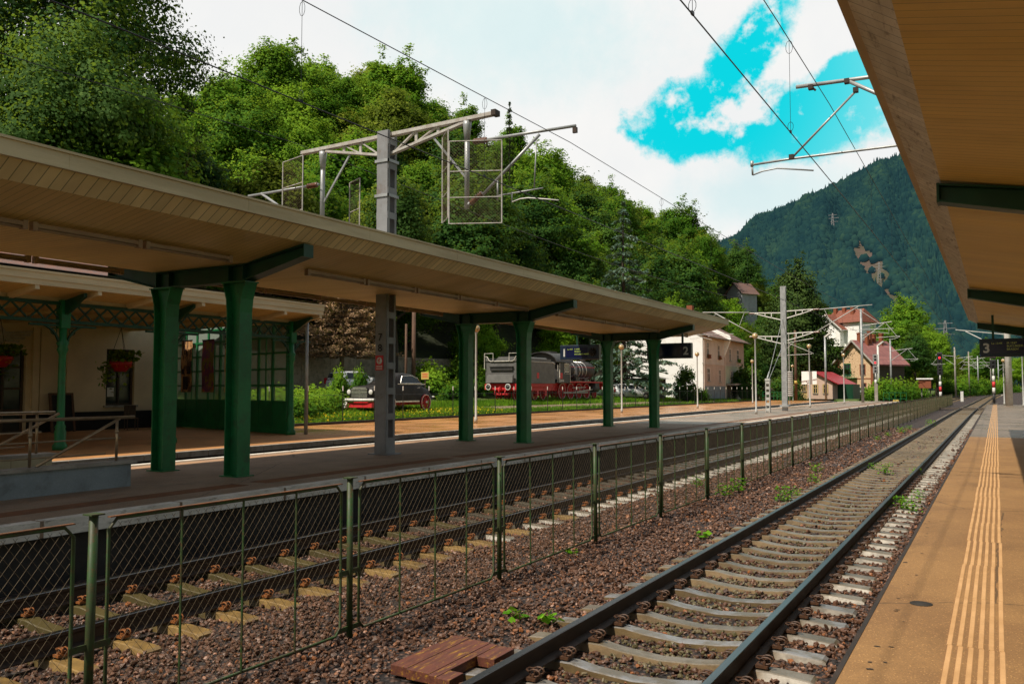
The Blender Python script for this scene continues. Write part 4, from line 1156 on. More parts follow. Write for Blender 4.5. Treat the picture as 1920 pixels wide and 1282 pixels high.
# hooded lamp pole, trackside timber poles
t = thing('lamp_pole', 'white pole with a slanted flood lamp right of the brick house', 'lamp post', (-15.9, 143, .2))
m = MB(); m.lathe([(.2, 0), (.15, 8.6)], 10); m.build('pole', M['white'], t)
m = MB(); m.beam((0, 0, 8.5), (.8, -.2, 9.1), .35, .22); m.build('flood_lamp', M['white'], t)
t = thing('lamp_pole', 'grey pole with a white flood lamp in front of the brick gable', 'lamp post', (-19.4, 117, .6))
m = MB(); m.lathe([(.15, 0), (.12, 8.3)], 10); m.build('pole', M['steel_grey'], t)
m = MB(); m.beam((0, 0, 8.2), (.75, -.1, 8.75), .3, .2); m.build('flood_lamp', M['white'], t)
t = thing('timber_pole', 'brown timber pole with yellow band left of the red-roofed hut', 'pole', (-22.4, 113, .55))
m = MB(); m.lathe([(.19, 0), (.14, 9.0), (.001, 9)], 10); m.build('pole', M['timber_pole'], t)
m = MB(); m.lathe([(.20, 2.1), (.198, 2.5)], 10); m.build('yellow_band', M['yellow_plate'], t)
t = thing('bracket_arm', 'white tubular bracket frame hung on the timber pole', 'bracket', (-22.3, 112.8, 8.2))
m = MB(); m.tube([(-1.6, 0, -.35), (2.2, 0, .25)], .05, 6); m.tube([(-1.0, 0, -.25), (2.2, 0, -1.7)], .04, 6); m.tube([(-2.2, 0, -1.9), (2.0, 0, -1.75)], .04, 6); m.tube([(-.2, 0, -.2), (-2.2, 0, -1.9)], .035, 6); m.build('frame', M['lamp_pole'], t)
def pole(p, d_h, r, label, mt='timber_pole'):
    t = thing('timber_pole', label, 'pole', p); m = MB(); m.lathe([(r, 0), (r * .8, d_h), (.001, d_h)], 10); m.build('pole', M[mt], t)
pole((-36.9, 50.2, .8), 6.9, .17, 'thick brown timber pole behind the black rail car')
pole((-33.4, 44.6, .7), 5.6, .09, 'thin leaning brown pole behind the black rail car', 'timber_pole')
# squat signs and small things along the far track
t = thing('signal_hut', 'small brick-red trackside box on a post beside the far bushes', 'hut', (-10.0, 152, .1))
m = MB(); m.box(-.9, .9, -.6, .6, 2.0, 3.4); m.build('box', M['brick'], t); m = MB(); m.box(-1.2, 1.2, -.8, .8, 3.4, 3.6); m.build('roof', M['wall_white'], t)
m = MB(); m.tube([(-.5, 0, 0), (-.5, 0, 2.0)], .12, 8); m.build('leg', M['concrete'], t)
t = thing('kilometre_post', 'small white marker post on the grass verge', 'marker post', (-4.7, 150, 0)); m = MB(); m.box(-.2, .2, -.15, .15, 0, 1.6); m.build('post', M['white'], t)
t = thing('marker_post', 'grey numbered marker pillar at the end of the island platform', 'marker post', (-11.9, 104.6, .5)); m = MB(); m.box(-.17, .17, -.12, .12, 0, 2.1); m.build('post', M['concrete'], t)
t = thing('guard_rail', 'green pipe guard rail beside the steps at the island platform end', 'railing', (-11.5, 112.6, -.1))
m = MB()
for k in range(5): m.tube([(k * .62 - .5, k * .2, 0), (k * .62 - .5, k * .2, 1.7)], .03, 6)
for z in (.9, 1.65): m.tube([(-.5, 0, z), (2.0, .8, z)], .03, 6)
m.build('rail_frame', M['green'], t)
t = thing('guard_rail', 'low green pipe railing along the grass left of the red-roofed hut', 'railing', (-21.0, 104, .55))
m = MB()
for k in range(9): m.tube([(k * -.6, k * .7, 0), (k * -.6, k * .7, 1.1)], .03, 6)
for z in (.6, 1.08): m.tube([(0, 0, z), (-4.8, 5.6, z)], .03, 6)
m.build('rail_frame', M['green'], t)
for x, y, lb in ((-13.2, 140, 'yellow-topped track device beside the white flood lamp pole'), (5.2, 148, 'yellow-topped track device right of the round white mast')):
    t = thing('point_machine', lb, 'point machine', (x, y, -.1)); m = MB(); m.prism([(-.5, 0), (.5, 0), (.35, .45), (-.35, .45)], -.4, .4); m.build('housing', M['yellow_plate'], t)

# ------------------------------------------------------------------ vegetation helpers
M['leaf_mid'] = leafmat('leaf_mid', (.013, .05, .006), (.068, .175, .013), (.22, .38, .024), trans=.42)
M['leaf_bright'] = leafmat('leaf_bright', (.018, .068, .006), (.095, .23, .012), (.26, .42, .025), trans=.42)
M['leaf_dark'] = leafmat('leaf_dark', (.007, .028, .006), (.03, .088, .016), (.10, .19, .026), trans=.32)
M['leaf_olive'] = leafmat('leaf_olive', (.025, .04, .006), (.105, .15, .014), (.28, .32, .03))
M['leaf_pale'] = leafmat('leaf_pale', (.012, .04, .008), (.052, .115, .022), (.18, .29, .065))
M['needle_blue'] = leafmat('needle_blue', (.03, .06, .042), (.11, .18, .14), (.32, .40, .31), trans=.15)
M['needle_dark'] = leafmat('needle_dark', (.008, .022, .006), (.022, .05, .012), (.06, .10, .02), trans=.1)
M['needle_brown'] = leafmat('needle_brown', (.12, .075, .045), (.32, .20, .12), (.58, .38, .23), trans=.1)
M['leaf_weed'] = leafmat('leaf_weed', (.05, .16, .01), (.12, .33, .012), (.25, .5, .03), rand=.3)
M['leaf_basket'] = leafmat('leaf_basket', (.03, .09, .01), (.10, .2, .02), (.25, .34, .05), rand=0)
M['flower_orange'] = leafmat('flower_orange', (.5, .06, .01), (.6, .15, .01), (.7, .3, .02), rand=0)
M['flower_pink'] = leafmat('flower_pink', (.3, .03, .06), (.5, .08, .12), (.1, .2, .03), rand=0)
M['flower_yellow'] = leafmat('flower_yellow', (.06, .17, .012), (.13, .27, .02), (.75, .55, .02), rand=0)
M['blade'] = leafmat('grass_blade', (.04, .13, .008), (.10, .24, .012), (.22, .36, .03), rand=0, trans=.4)

def leaf_quads(C, size, bias, flat=1.0, wid=.5, out=None, spread=.55):
    """one pointed leaf (rhombus) at every centre; out = direction each leaf face should look towards"""
    k = len(C)
    if out is None:
        n = rng.normal(size=(k, 3)); n[:, 2] += flat
    else:
        n = out + rng.normal(size=(k, 3)) * spread
        n = np.where(((n * out).sum(1) < 0)[:, None], -n, n)
    n /= np.linalg.norm(n, axis=1)[:, None] + 1e-9
    d = rng.normal(size=(k, 3)) + bias; d -= n * (d * n).sum(1)[:, None]; d /= np.linalg.norm(d, axis=1)[:, None] + 1e-9
    s = np.cross(n, d)
    L = size * rng.uniform(.6, 1.35, k)[:, None]
    a = C - d * L * .5; c = C + d * L * .5
    mid = C + n * L * .06
    b = mid - s * L * wid; e = mid + s * L * wid
    V = np.stack([a, e, c, b], 1).reshape(-1, 3)[:, :] if False else np.stack([a, b, c, e], 1).reshape(-1, 3)
    F = np.arange(4 * k).reshape(k, 4)
    return V, F, rng.uniform(0, 1, k)

def limb_tubes(m, pts, r0, r1, n=6):
    k = len(pts); m.tube(pts, [r0 + (r1 - r0) * i / (k - 1) for i in range(k)], n)

def make_broadleaf(name, H, Rr, base, nclump, nleaf, size, lmat, bark='bark', seed=1, shape=1.0, lean=0, gap=.0, droop=0):
    r_ = np.random.default_rng(seed); rnd = random.Random(seed)
    root = thing(name, 'x', 'tree')
    m = MB()
    tp = [(0, 0, -1.5)]; x = y = 0
    for k in range(1, 7):
        x += rnd.uniform(-.16, .16) + lean * .2; y += rnd.uniform(-.16, .16); tp.append((x, y, -1.5 + (H * .78 + 1.5) * k / 6))
    limb_tubes(m, tp, H * .022 + .06, .05, 8)
    # crown = several overlapping lobes
    lobes = []
    nl = 13
    for k in range(nl):
        a = 2 * PI * k * .381 * 1.0 + rnd.uniform(-.4, .4); u = k / (nl - 1)
        rr = Rr * (.62 * (1 - u) ** .6 + .12) * rnd.uniform(.75, 1.15); z = base + (H - base) * (.22 + .66 * u)
        lobes.append((rr * math.cos(a) + lean * u, rr * math.sin(a), z, Rr * rnd.uniform(.34, .58) * (1 - .35 * u), (H - base) * rnd.uniform(.12, .24) * shape))
    C = []; per = nclump // nl
    for (lx, ly, lz, lr, lh) in lobes:
        d = r_.normal(size=(per, 3)); d /= np.linalg.norm(d, axis=1)[:, None]
        rad = r_.uniform(.45, 1.0, per)[:, None] ** .5
        C.append(np.array([lx, ly, lz]) + d * rad * np.array([lr, lr, lh]))
    nmain = sum(len(c) for c in C)
    for (lx, ly, lz, lr, lh) in lobes:              # sprigs that stick out of the rounded masses
        for q in range(7):
            d = np.array([rnd.gauss(0, 1), rnd.gauss(0, 1), rnd.gauss(.5, .8)]); d /= np.linalg.norm(d)
            ln = rnd.uniform(1.15, 1.75)
            tt = np.linspace(.95, ln, 4)[:, None]
            C.append(np.array([lx, ly, lz]) + d * tt * np.array([lr, lr, lh * 1.15]) + r_.normal(size=(4, 3)) * .08)
    C = np.concatenate(C); small = np.arange(len(C)) >= nmain
    ok_ = C[:, 2] > base * .8; C = C[ok_]; small = small[ok_]
    if gap:
        g_ = r_.random(len(C)) > gap; C = C[g_]; small = small[g_]
    for (lx, ly, lz, lr, lh) in lobes:
        zb = max(base * .7, lz - lr * 1.1); i = min(5, max(1, int((zb + 1.5) / (H * .78 + 1.5) * 6)))
        b0 = Vector(tp[i]); limb_tubes(m, [b0, b0.lerp(Vector((lx, ly, lz)), .5) + Vector((0, 0, -.25)), (lx, ly, lz)], H * .008 + .03, .02)
    for c in C[:: max(1, len(C) // 26)]:
        l = min(lobes, key=lambda q: (q[0] - c[0]) ** 2 + (q[1] - c[1]) ** 2 + (q[2] - c[2]) ** 2)
        limb_tubes(m, [(l[0], l[1], l[2]), tuple((np.array(l[:3]) + c) / 2 + np.array([0, 0, .15])), tuple(c)], .045, .012, 5)
    m.build('trunk', M[bark], root)
    k = len(C); cr = min(Rr, 4.4) * r_.uniform(.12, .21, k) * np.where(small, .48, 1)
    P = np.repeat(C, nleaf, 0); kl = np.repeat(small, nleaf) & (r_.random(k * nleaf) < .62); off = r_.normal(size=(k * nleaf, 3)) * np.repeat(cr, nleaf)[:, None] * np.array([1, 1, .55])
    P = P + off; P[:, 2] -= droop * np.abs(off[:, 0] + off[:, 1])
    li = np.argmin(((C[:, None, :] - np.array([l[:3] for l in lobes])[None]) ** 2).sum(2), 1)
    lc = np.array([l[:3] for l in lobes])[li]
    o1 = np.repeat(C - lc, nleaf, 0) + off * .9; o1 /= np.linalg.norm(o1, axis=1)[:, None] + 1e-9
    o2 = off / (np.linalg.norm(off, axis=1)[:, None] + 1e-9)
    o3 = P - np.array([0, 0, base + (H - base) * .35]); o3 /= np.linalg.norm(o3, axis=1)[:, None] + 1e-9
    out = o1 * .55 + o2 * .55 + o3 * .35 + np.array([0, 0, .25]); out /= np.linalg.norm(out, axis=1)[:, None] + 1e-9
    V, F, T = leaf_quads(P, size, out * .8 + np.array([0, 0, -.25]), 1.3, out=out, spread=.42)
    ct = np.repeat(np.clip(r_.normal(.45, .17, k), 0, 1), nleaf)
    T = np.clip(.72 * ct + .18 * T + .16 * (P[:, 2] - base) / (H - base) + .05 * off[:, 2] / (cr.mean() + 1e-6), 0, 1)  # lighter tint towards crown and clump tops, light put into the leaf colour
    V = V.reshape(-1, 4, 3)[~kl].reshape(-1, 3); F = np.arange(len(V)).reshape(-1, 4); T = T[~kl]; out = out[~kl]
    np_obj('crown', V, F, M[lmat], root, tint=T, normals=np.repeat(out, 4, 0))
    return root

def make_conifer(name, H, Rr, base, lmat, seed=1, layers=26, per=9, gap=0.0, size=.30, droop=.25, open_=1.0, bark='bark', nn=26):
    r_ = np.random.default_rng(seed); rnd = random.Random(seed)
    root = thing(name, 'x', 'tree'); m = MB()
    limb_tubes(m, [(0, 0, -1.5), (.05, 0, H * .4), (0, .05, H * .8), (0, 0, H)], H * .014 + .05, .02, 8)
    P = []; D = []; T0 = []
    for i in range(layers):
        u = i / (layers - 1); z = base + (H - base) * u ** 1.05; L = Rr * (1 - u) ** .85 * rnd.uniform(.82, 1.12) + .12
        kk = max(4, int(per * (1 - .45 * u)))
        for j in range(kk):
            if rnd.random() < gap: continue
            a = 2 * PI * (j / kk) + i * 1.3 + rnd.uniform(-.25, .25); l = L * rnd.uniform(.7, 1.12)
            p0 = np.array([0, 0, z]); e = np.array([math.cos(a) * l, math.sin(a) * l, z - droop * l + .16 * l * l / max(Rr, 1)])
            mid = (p0 + e) / 2 + np.array([0, 0, -.06 * l])
            limb_tubes(m, [tuple(p0), tuple(mid), tuple(e)], .012 * l + .012, .008, 4)
            n_ = max(6, int(nn * l / Rr * open_) + 4); tt = r_.uniform(.18, 1.0, n_) ** .8
            q = p0 + (e - p0) * tt[:, None]; side = np.array([-math.sin(a), math.cos(a), 0])
            q = q + side * (r_.normal(size=n_) * .17 * l * (1.1 - tt))[:, None] + np.array([0, 0, 1]) * (r_.normal(size=n_) * .05 - .06)[:, None]
            P.append(q); D.append(np.tile((e - p0) / l, (n_, 1)) + side * r_.normal(size=(n_, 1)) * .5 + np.array([0, 0, -.2])); T0.append(np.full(n_, rnd.uniform(.15, .85)))
    m.build('trunk', M[bark], root)
    P = np.concatenate(P); D = np.concatenate(D); T0 = np.concatenate(T0); k = len(P)
    reps = 3; P = np.repeat(P, reps, 0) + r_.normal(size=(k * reps, 3)) * .07; D = np.repeat(D, reps, 0)
    V, F, T = leaf_quads(P, size, D * 2.2, 1.6, wid=.2)
    np_obj('crown', V, F, M[lmat], root, tint=np.clip(.6 * np.repeat(T0, reps) + .4 * T, 0, 1))
    return root

def make_shrub(name, Rr, H, k, size, lmat, seed=1, flat=.6):
    r_ = np.random.default_rng(seed); root = thing(name, 'x', 'shrub')
    nc = max(10, k // 40); d = r_.normal(size=(nc, 3)); d /= np.linalg.norm(d, axis=1)[:, None]; d[:, 2] = np.abs(d[:, 2])
    C = d * (r_.uniform(.35, 1, nc) ** .6)[:, None] * np.array([Rr, Rr, H * .85]) + np.array([0, 0, H * .12])
    P = np.repeat(C, 40, 0) + r_.normal(size=(nc * 40, 3)) * Rr * .17
    P = P[P[:, 2] > 0]
    q_ = P / np.array([Rr, Rr, H]); q_[:, 2] += .25; q_ /= np.linalg.norm(q_, axis=1)[:, None] + 1e-9
    V, F, T = leaf_quads(P, size, np.array([0, 0, .4]), flat, out=q_, spread=.7)
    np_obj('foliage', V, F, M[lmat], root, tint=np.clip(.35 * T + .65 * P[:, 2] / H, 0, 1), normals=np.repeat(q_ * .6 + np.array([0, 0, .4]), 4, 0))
    m = MB(); rnd = random.Random(seed)
    for q in range(7):
        c = C[rnd.randrange(nc)]; limb_tubes(m, [(c[0] * .1, c[1] * .1, -.3), (c[0] * .5, c[1] * .5, c[2] * .6), tuple(c)], .035, .01, 5)
    m.build('stems', M['bark'], root)
    return root

# ------------------------------------------------------------------ shape of the land
CREST = [(-60, 9), (0, 9), (40, 9.5), (60, 13.5), (72, 22), (84, 29), (105, 34), (160, 34), (215, 30), (260, 23), (300, 9), (340, 3), (420, 0)]
def GZ(x, y):
    if x > -26.7: return -.4
    a = np.interp(y, [0, 25.2, 26.6, 40, 80, 100, 125, 200], [-.3, -.3, .42, .62, .62, .22, .15, .2])
    z = .42 + a * min((-26.7 - x) / 6.5, 1)
    z += np.interp(y, [0, 60, 75, 90, 120], [1.0, 1.0, .8, .6, .5]) * max(0, min((-34 - x) / 7, 1))
    z = max(z, 16.5 * math.exp(-((x + 50) / 11) ** 2 - ((y - 182) / 16) ** 2))
    if x < -43.2:
        wall = np.interp(y, [20, 30, 100, 112], [2.2, 2.6, 2.6, .0])
        s = min(1, (-43.2 - x) / 36.0)
        z += wall + np.interp(y, [c[0] for c in CREST], [c[1] for c in CREST]) * (s ** .92)
        if x < -80: z -= (-80 - x) * .12
    d2 = ((x + 38) / 26) ** 2 + ((y - 246) / 34) ** 2
    z = max(z, 15.5 * math.exp(-d2)) if y > 170 else z
    return float(z)
def at_dir(px): pass
PYL = [(-69, 639.4, 75), (-121.5, 784.2, 136), (-25.3, 561, 20)]

# ------------------------------------------------------------------ hanging departure boards
def board(x0, x1, y, z0, z1, label, num, num_left, rows, clock_left, rods, side_mat='sign_blue', num_mat='sign_grey'):
    xc = (x0 + x1) / 2; t = thing('departure_board', label, 'sign', (xc, y, z0)); w = x1 - x0; h = z1 - z0
    m = MB(); m.box(-w / 2, w / 2, -.13, .13, 0, h); m.build('case', M['sign_blue'], t, bevel=.012)
    m = MB(); a = -w / 2 + (.30 if num_left else .55); c = w / 2 - (.55 if num_left else .34); m.box(a, c, -.137, -.128, .1, h - .1); m.build('screen', M['sign_screen'], t)
    rot = (PI / 2, 0, 0)
    text_obj('number', num, h * .72, M[num_mat], t, ((-w / 2 + .09) if num_left else (w / 2 - .34), -.134, h * .24), rot, .006, bold=.012)
    for (tx_, tz_, s_, body) in rows:
        text_obj('lettering', body, s_, M['sign_text'] if num == '3' else M['sign_text_green'], t, (-w / 2 + tx_, -.14, tz_), rot, .002)
    cx = (w / 2 - .30) if num_left else (-w / 2 + .27)
    cl = MB(); cl.lathe([(.001, 0), (.185, 0), (.185, .012)], 24, M=Matrix.Translation((cx, -.131, h / 2)) @ Matrix.Rotation(PI / 2, 4, 'X')); co = cl.build('clock_face', M['dark'], t)
    m = MB()
    for k in range(12):
        an = k * PI / 6; m.beam((cx + .145 * math.sin(an), -.146, h / 2 + .145 * math.cos(an)), (cx + .172 * math.sin(an), -.146, h / 2 + .172 * math.cos(an)), .014, .004)
    m.build('clock_marks', M['bracket_paint'], co)
    m = MB(); m.beam((cx, -.148, h / 2), (cx + .09, -.148, h / 2 + .03), .016, .004); m.beam((cx, -.15, h / 2), (cx + .05, -.15, h / 2 - .12), .012, .004); m.build('clock_hands', M['bracket_paint'], co)
    m = MB()
    for rx, top in rods: m.box(rx - xc - .035, rx - xc + .035, -.04, .04, h, top - z0)
    m.build('hanger', M['green_dark'], t)
    return t
board(-12.88, -10.95, 34.3, 3.36, 4.00, 'dark blue departure board with large 2 at the right end of the island canopy', '2', False, [], True, [(-11.35, 4.5), (-12.5, 4.5)])
board(-17.0, -15.1, 34.3, 3.38, 4.03, 'dark blue departure board with large 1 hanging in front of the engine boiler', '1', True,
      [(.36, .44, .085, 'La 13:41'), (.72, .44, .085, 'R 3008'), (.72, .33, .085, 'BRASOV'), (.72, .215, .085, 'BUCURESTI NORD')], True, [(-15.6, 4.5), (-16.2, 4.6)])
board(-.44, 1.55, 31.3, 3.12, 3.70, 'dark departure board with large 3 hanging under the right canopy', '3', True,
      [(.34, .40, .088, 'La 13:44'), (.76, .40, .088, 'IR 1537'), (.76, .305, .088, 'BUCURESTI NORD'), (.76, .205, .088, 'BRASOV')], True, [(-.05, 4.46), (1.2, 4.4)])

# ------------------------------------------------------------------ station house with iron veranda
WX = -31.5
t = thing('station_building', 'cream station house in deep shade behind the iron veranda', 'station', (WX - 5, 8, .45))
m = MB()
def wall_with(m, x, y0, y1, z0, z1, holes, thick=.35):
    """wall in a plane of constant x, holes = (ya,yb,za,zb)"""
    ycuts = sorted(set([y0, y1] + [h[0] for h in holes] + [h[1] for h in holes]))
    for a, c in zip(ycuts, ycuts[1:]):
        hs = sorted([h for h in holes if h[0] <= a + 1e-6 and h[1] >= c - 1e-6], key=lambda h: h[2])
        z = z0
        for h in hs:
            if h[2] > z: m.box(x - thick, x, a, c, z, h[2])
            z = h[3]
        if z < z1: m.box(x - thick, x, a, c, z, z1)
door = (15.6, 18.55, .46, 3.55); win = (21.85, 23.15, 1.42, 3.72)
wall_with(m, WX, -4, 25.35, .45, 6.5, [door, win])
m.box(WX - 10, WX - .36, 25.0, 25.35, .45, 6.5)
m.box(WX, WX + .10, 18.75, 19.0, 1.2, 4.4); m.box(WX, WX + .08, 19.05, 19.6, 1.2, 4.4); m.box(WX, WX + .10, 20.1, 20.75, 1.2, 4.4)
m.build('wall', M['wall_cream'], t, True)
m = MB(); m.box(WX + .002, WX + .11, 18.6, 25.3, .45, 1.18); m.build('plinth', M['dark'], t, True)
m = MB(); m.box(WX - .25, WX - .2, door[0], door[1], door[2], door[3]); d = m.build('door', M['glass_dark'], t, True)
m = MB()
for y in np.linspace(door[0] + .05, door[1] - .05, 5): m.box(WX - .2, WX - .14, y - .04, y + .04, door[2], door[3])
for z in (.5, 1.3, 2.1, 2.9, 3.5): m.box(WX - .2, WX - .145, door[0], door[1], z - .04, z + .04)
q = m.build('door_frame', M['timber_dark'], t, True); q.parent = d; q.location = (0, 0, 0)
d.location = (0, 0, 0)
m = MB(); m.box(WX - .22, WX - .18, win[0], win[1], win[2], win[3]); w_ = m.build('window', M['glass_dark'], t, True)
m = MB()
for y in (win[0] + .04, (win[0] + win[1]) / 2, win[1] - .04): m.box(WX - .17, WX - .11, y - .04, y + .04, win[2], win[3])
for z in (win[2] + .04, 2.9, win[3] - .04): m.box(WX - .17, WX - .115, win[0], win[1], z - .04, z + .04)
q = m.build('window_frame', M['timber_dark'], t, True); q.parent = w_
m = MB(); m.box(WX - .12, WX + .12, win[0] - .12, win[1] + .12, win[2] - .09, win[2]); q = m.build('window_sill', M['concrete'], t, True); q.parent = w_
m = MB(); m.box(WX - .10, WX - .095, win[0] + .12, win[0] + .42, win[2] + .35, win[2] + .72); q = m.build('notice', M['white'], t, True); q.parent = w_
# winged wheel relief over the door
m = MB(); m.lathe([(.001, .05), (.26, .05), (.28, .0), (.38, .0), (.40, .06), (.36, .09), (.3, .06)], 24, M=Matrix.Translation((WX, 17.35, 4.05)), axis='x')
for s in (-1, 1):
    for k in range(4):
        m.prism([(17.35 + s * .38, 4.18 - k * .09), (17.35 + s * (1.55 - k * .22), 4.30 - k * .14), (17.35 + s * (1.5 - k * .22), 4.20 - k * .14), (17.35 + s * .38, 4.10 - k * .09)], WX, WX + .05 + .01 * k, axis='x')
m.build('relief_ornament', M['bracket_paint'], t, True)
m = MB(); m.prism([(WX + .4, 6.5), (WX - 10.4, 6.5), (WX - 5, 9.0)], -4.2, 25.6); m.build('roof', M['roof_tile_grey'], t, True)

t = thing('veranda', 'station veranda with green iron columns, lattice girder and boarded lean-to roof', 'veranda', (-22.1, 14, .45))
CY = [7.2, 14.0, 17.6, 22.65]
XV = -22.1
CY = [10.4, 14.0, 17.55, 22.65]
for y in CY:
    m = MB()
    Mx = Matrix.Translation((XV, y, .45))
    m.lathe([(.19, 0), (.19, .12), (.14, .2), (.15, .5), (.12, .56), (.14, .62), (.10, .7), (.095, 2.55), (.10, 2.6), (.15, 2.72), (.12, 2.8), (.165, 2.9), (.10, 2.98), (.10, 3.85)], 14, M=Mx)
    m.box(XV - .13, XV + .13, y - .13, y + .13, 3.75, 4.52)
    c = m.build('column', M['green'], t, True)
    m = MB()
    for s in (-1, 1):
        pts = [(XV, y + s * (.10 + .62 * (1 - math.cos(a))), 3.22 + .62 * math.sin(a)) for a in [k * PI / 16 for k in range(9)]]
        for p, q in zip(pts, pts[1:]): m.beam(p, q, .07, .05)
        m.beam((XV, y + s * .1, 3.82), (XV, y + s * .95, 3.82), .09, .06)
        m.tube([(XV, y + s * (.26 + .085 * math.cos(a)), 3.66 + .085 * math.sin(a)) for a in [k * PI / 6 for k in range(13)]], .016, 6)
    m.prism([(XV + .1, 4.5), (XV + .95, 4.66), (XV + .95, 4.56), (XV + .1, 4.1)], y - .05, y + .05)
    b_ = m.build('bracket', M['green_dark'], t, True); b_.parent = c
m = MB()
for z in (3.93, 4.42): m.box(XV - .06, XV + .06, -4, 22.7, z - .045, z + .045)
y = -4.0
while y < 22.5:
    for a, c in ((3.96, 4.39), (4.39, 3.96)): m.beam((XV, y, a), (XV, y + .46, c), .045, .04, up=(1, 0, 0))
    y += .46
m.build('lattice_girder', M['green_dark'], t, True)
XE = -20.85
m = MB(); m.box(XE - .03, XE, -4, 22.98, 4.86, 5.07); m.box(XE - .05, XE + .03, -4, 23.0, 5.03, 5.09)
m.box(XE - .06, XE - .031, -4, 22.97, 4.72, 4.90); m.build('fascia', M['cream_paint'], t, True)
m = MB()
slope_ = .17
zt_ = lambda x: 4.86 + (XE - x) * .12
zs_ = lambda x: np.interp(x, [WX, XV - .1, XE], [4.60, 4.57, 4.76])
m.sweep([(WX, zs_(WX)), (XV - .1, zs_(XV - .1)), (XE - .03, zs_(XE - .03))], [(0, -4, 0), (0, 22.93, 0)])
m.build('boarded_ceiling', M['soffit'], t, True)
m = MB(); m.add([(XE + .02, -4, zt_(XE) + .29), (XE + .02, 23, zt_(XE) + .29), (WX, 23, zt_(WX) + .29), (WX, -4, zt_(WX) + .29)], [(0, 1, 2, 3)])
m.build('roof', M['roof_top'], t, True)
y = 22.85
while y > 4:
    m = MB(); m.beam((XE - .05, y, zs_(XE) - .075), (XV - .05, y, zs_(XV) - .08), .11, .15); m.beam((XV - .1, y, 4.52), (WX, y, 4.54), .11, .10)
    m.build('rafter', M['cream_paint'], t, True); y -= 1.72
m = MB(); m.box(XV - .10, XV - .03, -4, 22.7, 4.462, 4.58); m.build('eaves_board', M['cream_paint'], t, True)
# glazed end screen
A0 = Vector((-22.35, 22.75, 0)); A1 = Vector((-31.45, 25.2, 0)); Ld = (A1 - A0).length
P_ = lambda u, z, o=0.0: tuple(A0.lerp(A1, u) + Vector((.26, .966, 0)) * o + Vector((0, 0, z)))
m = MB()
def slab(m, u0, u1, z0, z1, th):
    m.add([P_(u0, z0, -th), P_(u1, z0, -th), P_(u1, z1, -th), P_(u0, z1, -th), P_(u0, z0, th), P_(u1, z0, th), P_(u1, z1, th), P_(u0, z1, th)],
          [(0, 1, 2, 3), (4, 5, 6, 7), (0, 1, 5, 4), (1, 2, 6, 5), (2, 3, 7, 6), (3, 0, 4, 7)])
slab(m, 0, 1, .46, 1.62, .035)
nb = 9
for k in range(nb + 1): slab(m, max(0, k / nb - .006), min(1, k / nb + .006), .46, 5.0, .055)
for z in (1.62, 2.22, 2.82, 3.42, 4.0, 4.5): slab(m, 0, 1, z - .035, z + .035, .045)
for k in range(nb):
    if k % 2: slab(m, (k + .5) / nb - .002, (k + .5) / nb + .002, 1.62, 4.0, .03)
slab(m, .0, 1, .46, .62, .06)
sc_o = m.build('glazed_screen', M['green'], t, True)
m = MB(); m.quad(P_(0, 1.64), P_(1, 1.64), P_(1, 4.6), P_(0, 4.6)); g_ = m.build('pane', M['glass'], t, True); g_.parent = sc_o
# banners on the screen
def banner(u0, u1, z0, z1, mt, label, ink=None, words=()):
    o = thing('banner', label, 'banner', P_((u0 + u1) / 2, z0, -.16))
    m = MB(); nseg = 8
    for k in range(nseg):
        za = z0 + (z1 - z0) * k / nseg; zb_ = z0 + (z1 - z0) * (k + 1) / nseg
        oa = -.16 + .02 * math.sin(k * 1.1); ob = -.16 + .02 * math.sin((k + 1) * 1.1)
        m.quad(P_(u0, za, oa), P_(u1, za, oa), P_(u1, zb_, ob), P_(u0, zb_, ob))
    m.build('cloth', mt, o, True)
    m = MB(); m.tube([P_(u0, z1 + .01, -.16), P_(u1, z1 + .01, -.16)], .02, 6); m.build('rod', M['dark'], o, True)
    if ink:
        m = MB()
        for (a, b_, c, d_) in ink:
            ua, ub = u1 + (u0 - u1) * a, u1 + (u0 - u1) * b_
            m.quad(P_(ua, z0 + (z1 - z0) * c, -.19), P_(ub, z0 + (z1 - z0) * c, -.19), P_(ub, z0 + (z1 - z0) * d_, -.19), P_(ua, z0 + (z1 - z0) * d_, -.19))
        m.build('printed_figure', M['banner_ink'], o, True)
    ang = math.atan2((A0 - A1).y, (A0 - A1).x)
    for (u, z, s, body) in words:
        p = Vector(P_(u, z, -.2)) - o.location
        text_obj('lettering', body, s, M['banner_ink'], o, p, (PI / 2, 0, ang), .002, align='CENTER', bold=.01)
banner(.80, .91, 1.95, 4.15, M['banner_a'], 'sepia brown banner with dark letter N on the glazed screen', [(.25, .7, .05, .3), (.1, .35, .35, .45), (.6, .95, .35, .5)], [(.855, 3.55, .45, 'N')])
banner(.585, .70, 1.95, 4.1, M['banner_b'], 'purple and red banner on the glazed screen, half behind the column')
banner(.37, .485, 1.95, 4.15, M['banner_c'], 'tan banner with a dark tower figure on the glazed screen', [(.22, .8, .0, .46), (.2, .28, .46, .56), (.75, .82, .46, .56), (.42, .62, .46, .62), (.48, .56, .62, .68)], [(.43, 3.72, .26, 'CETATII'), (.43, 3.48, .24, 'TEIUR')])

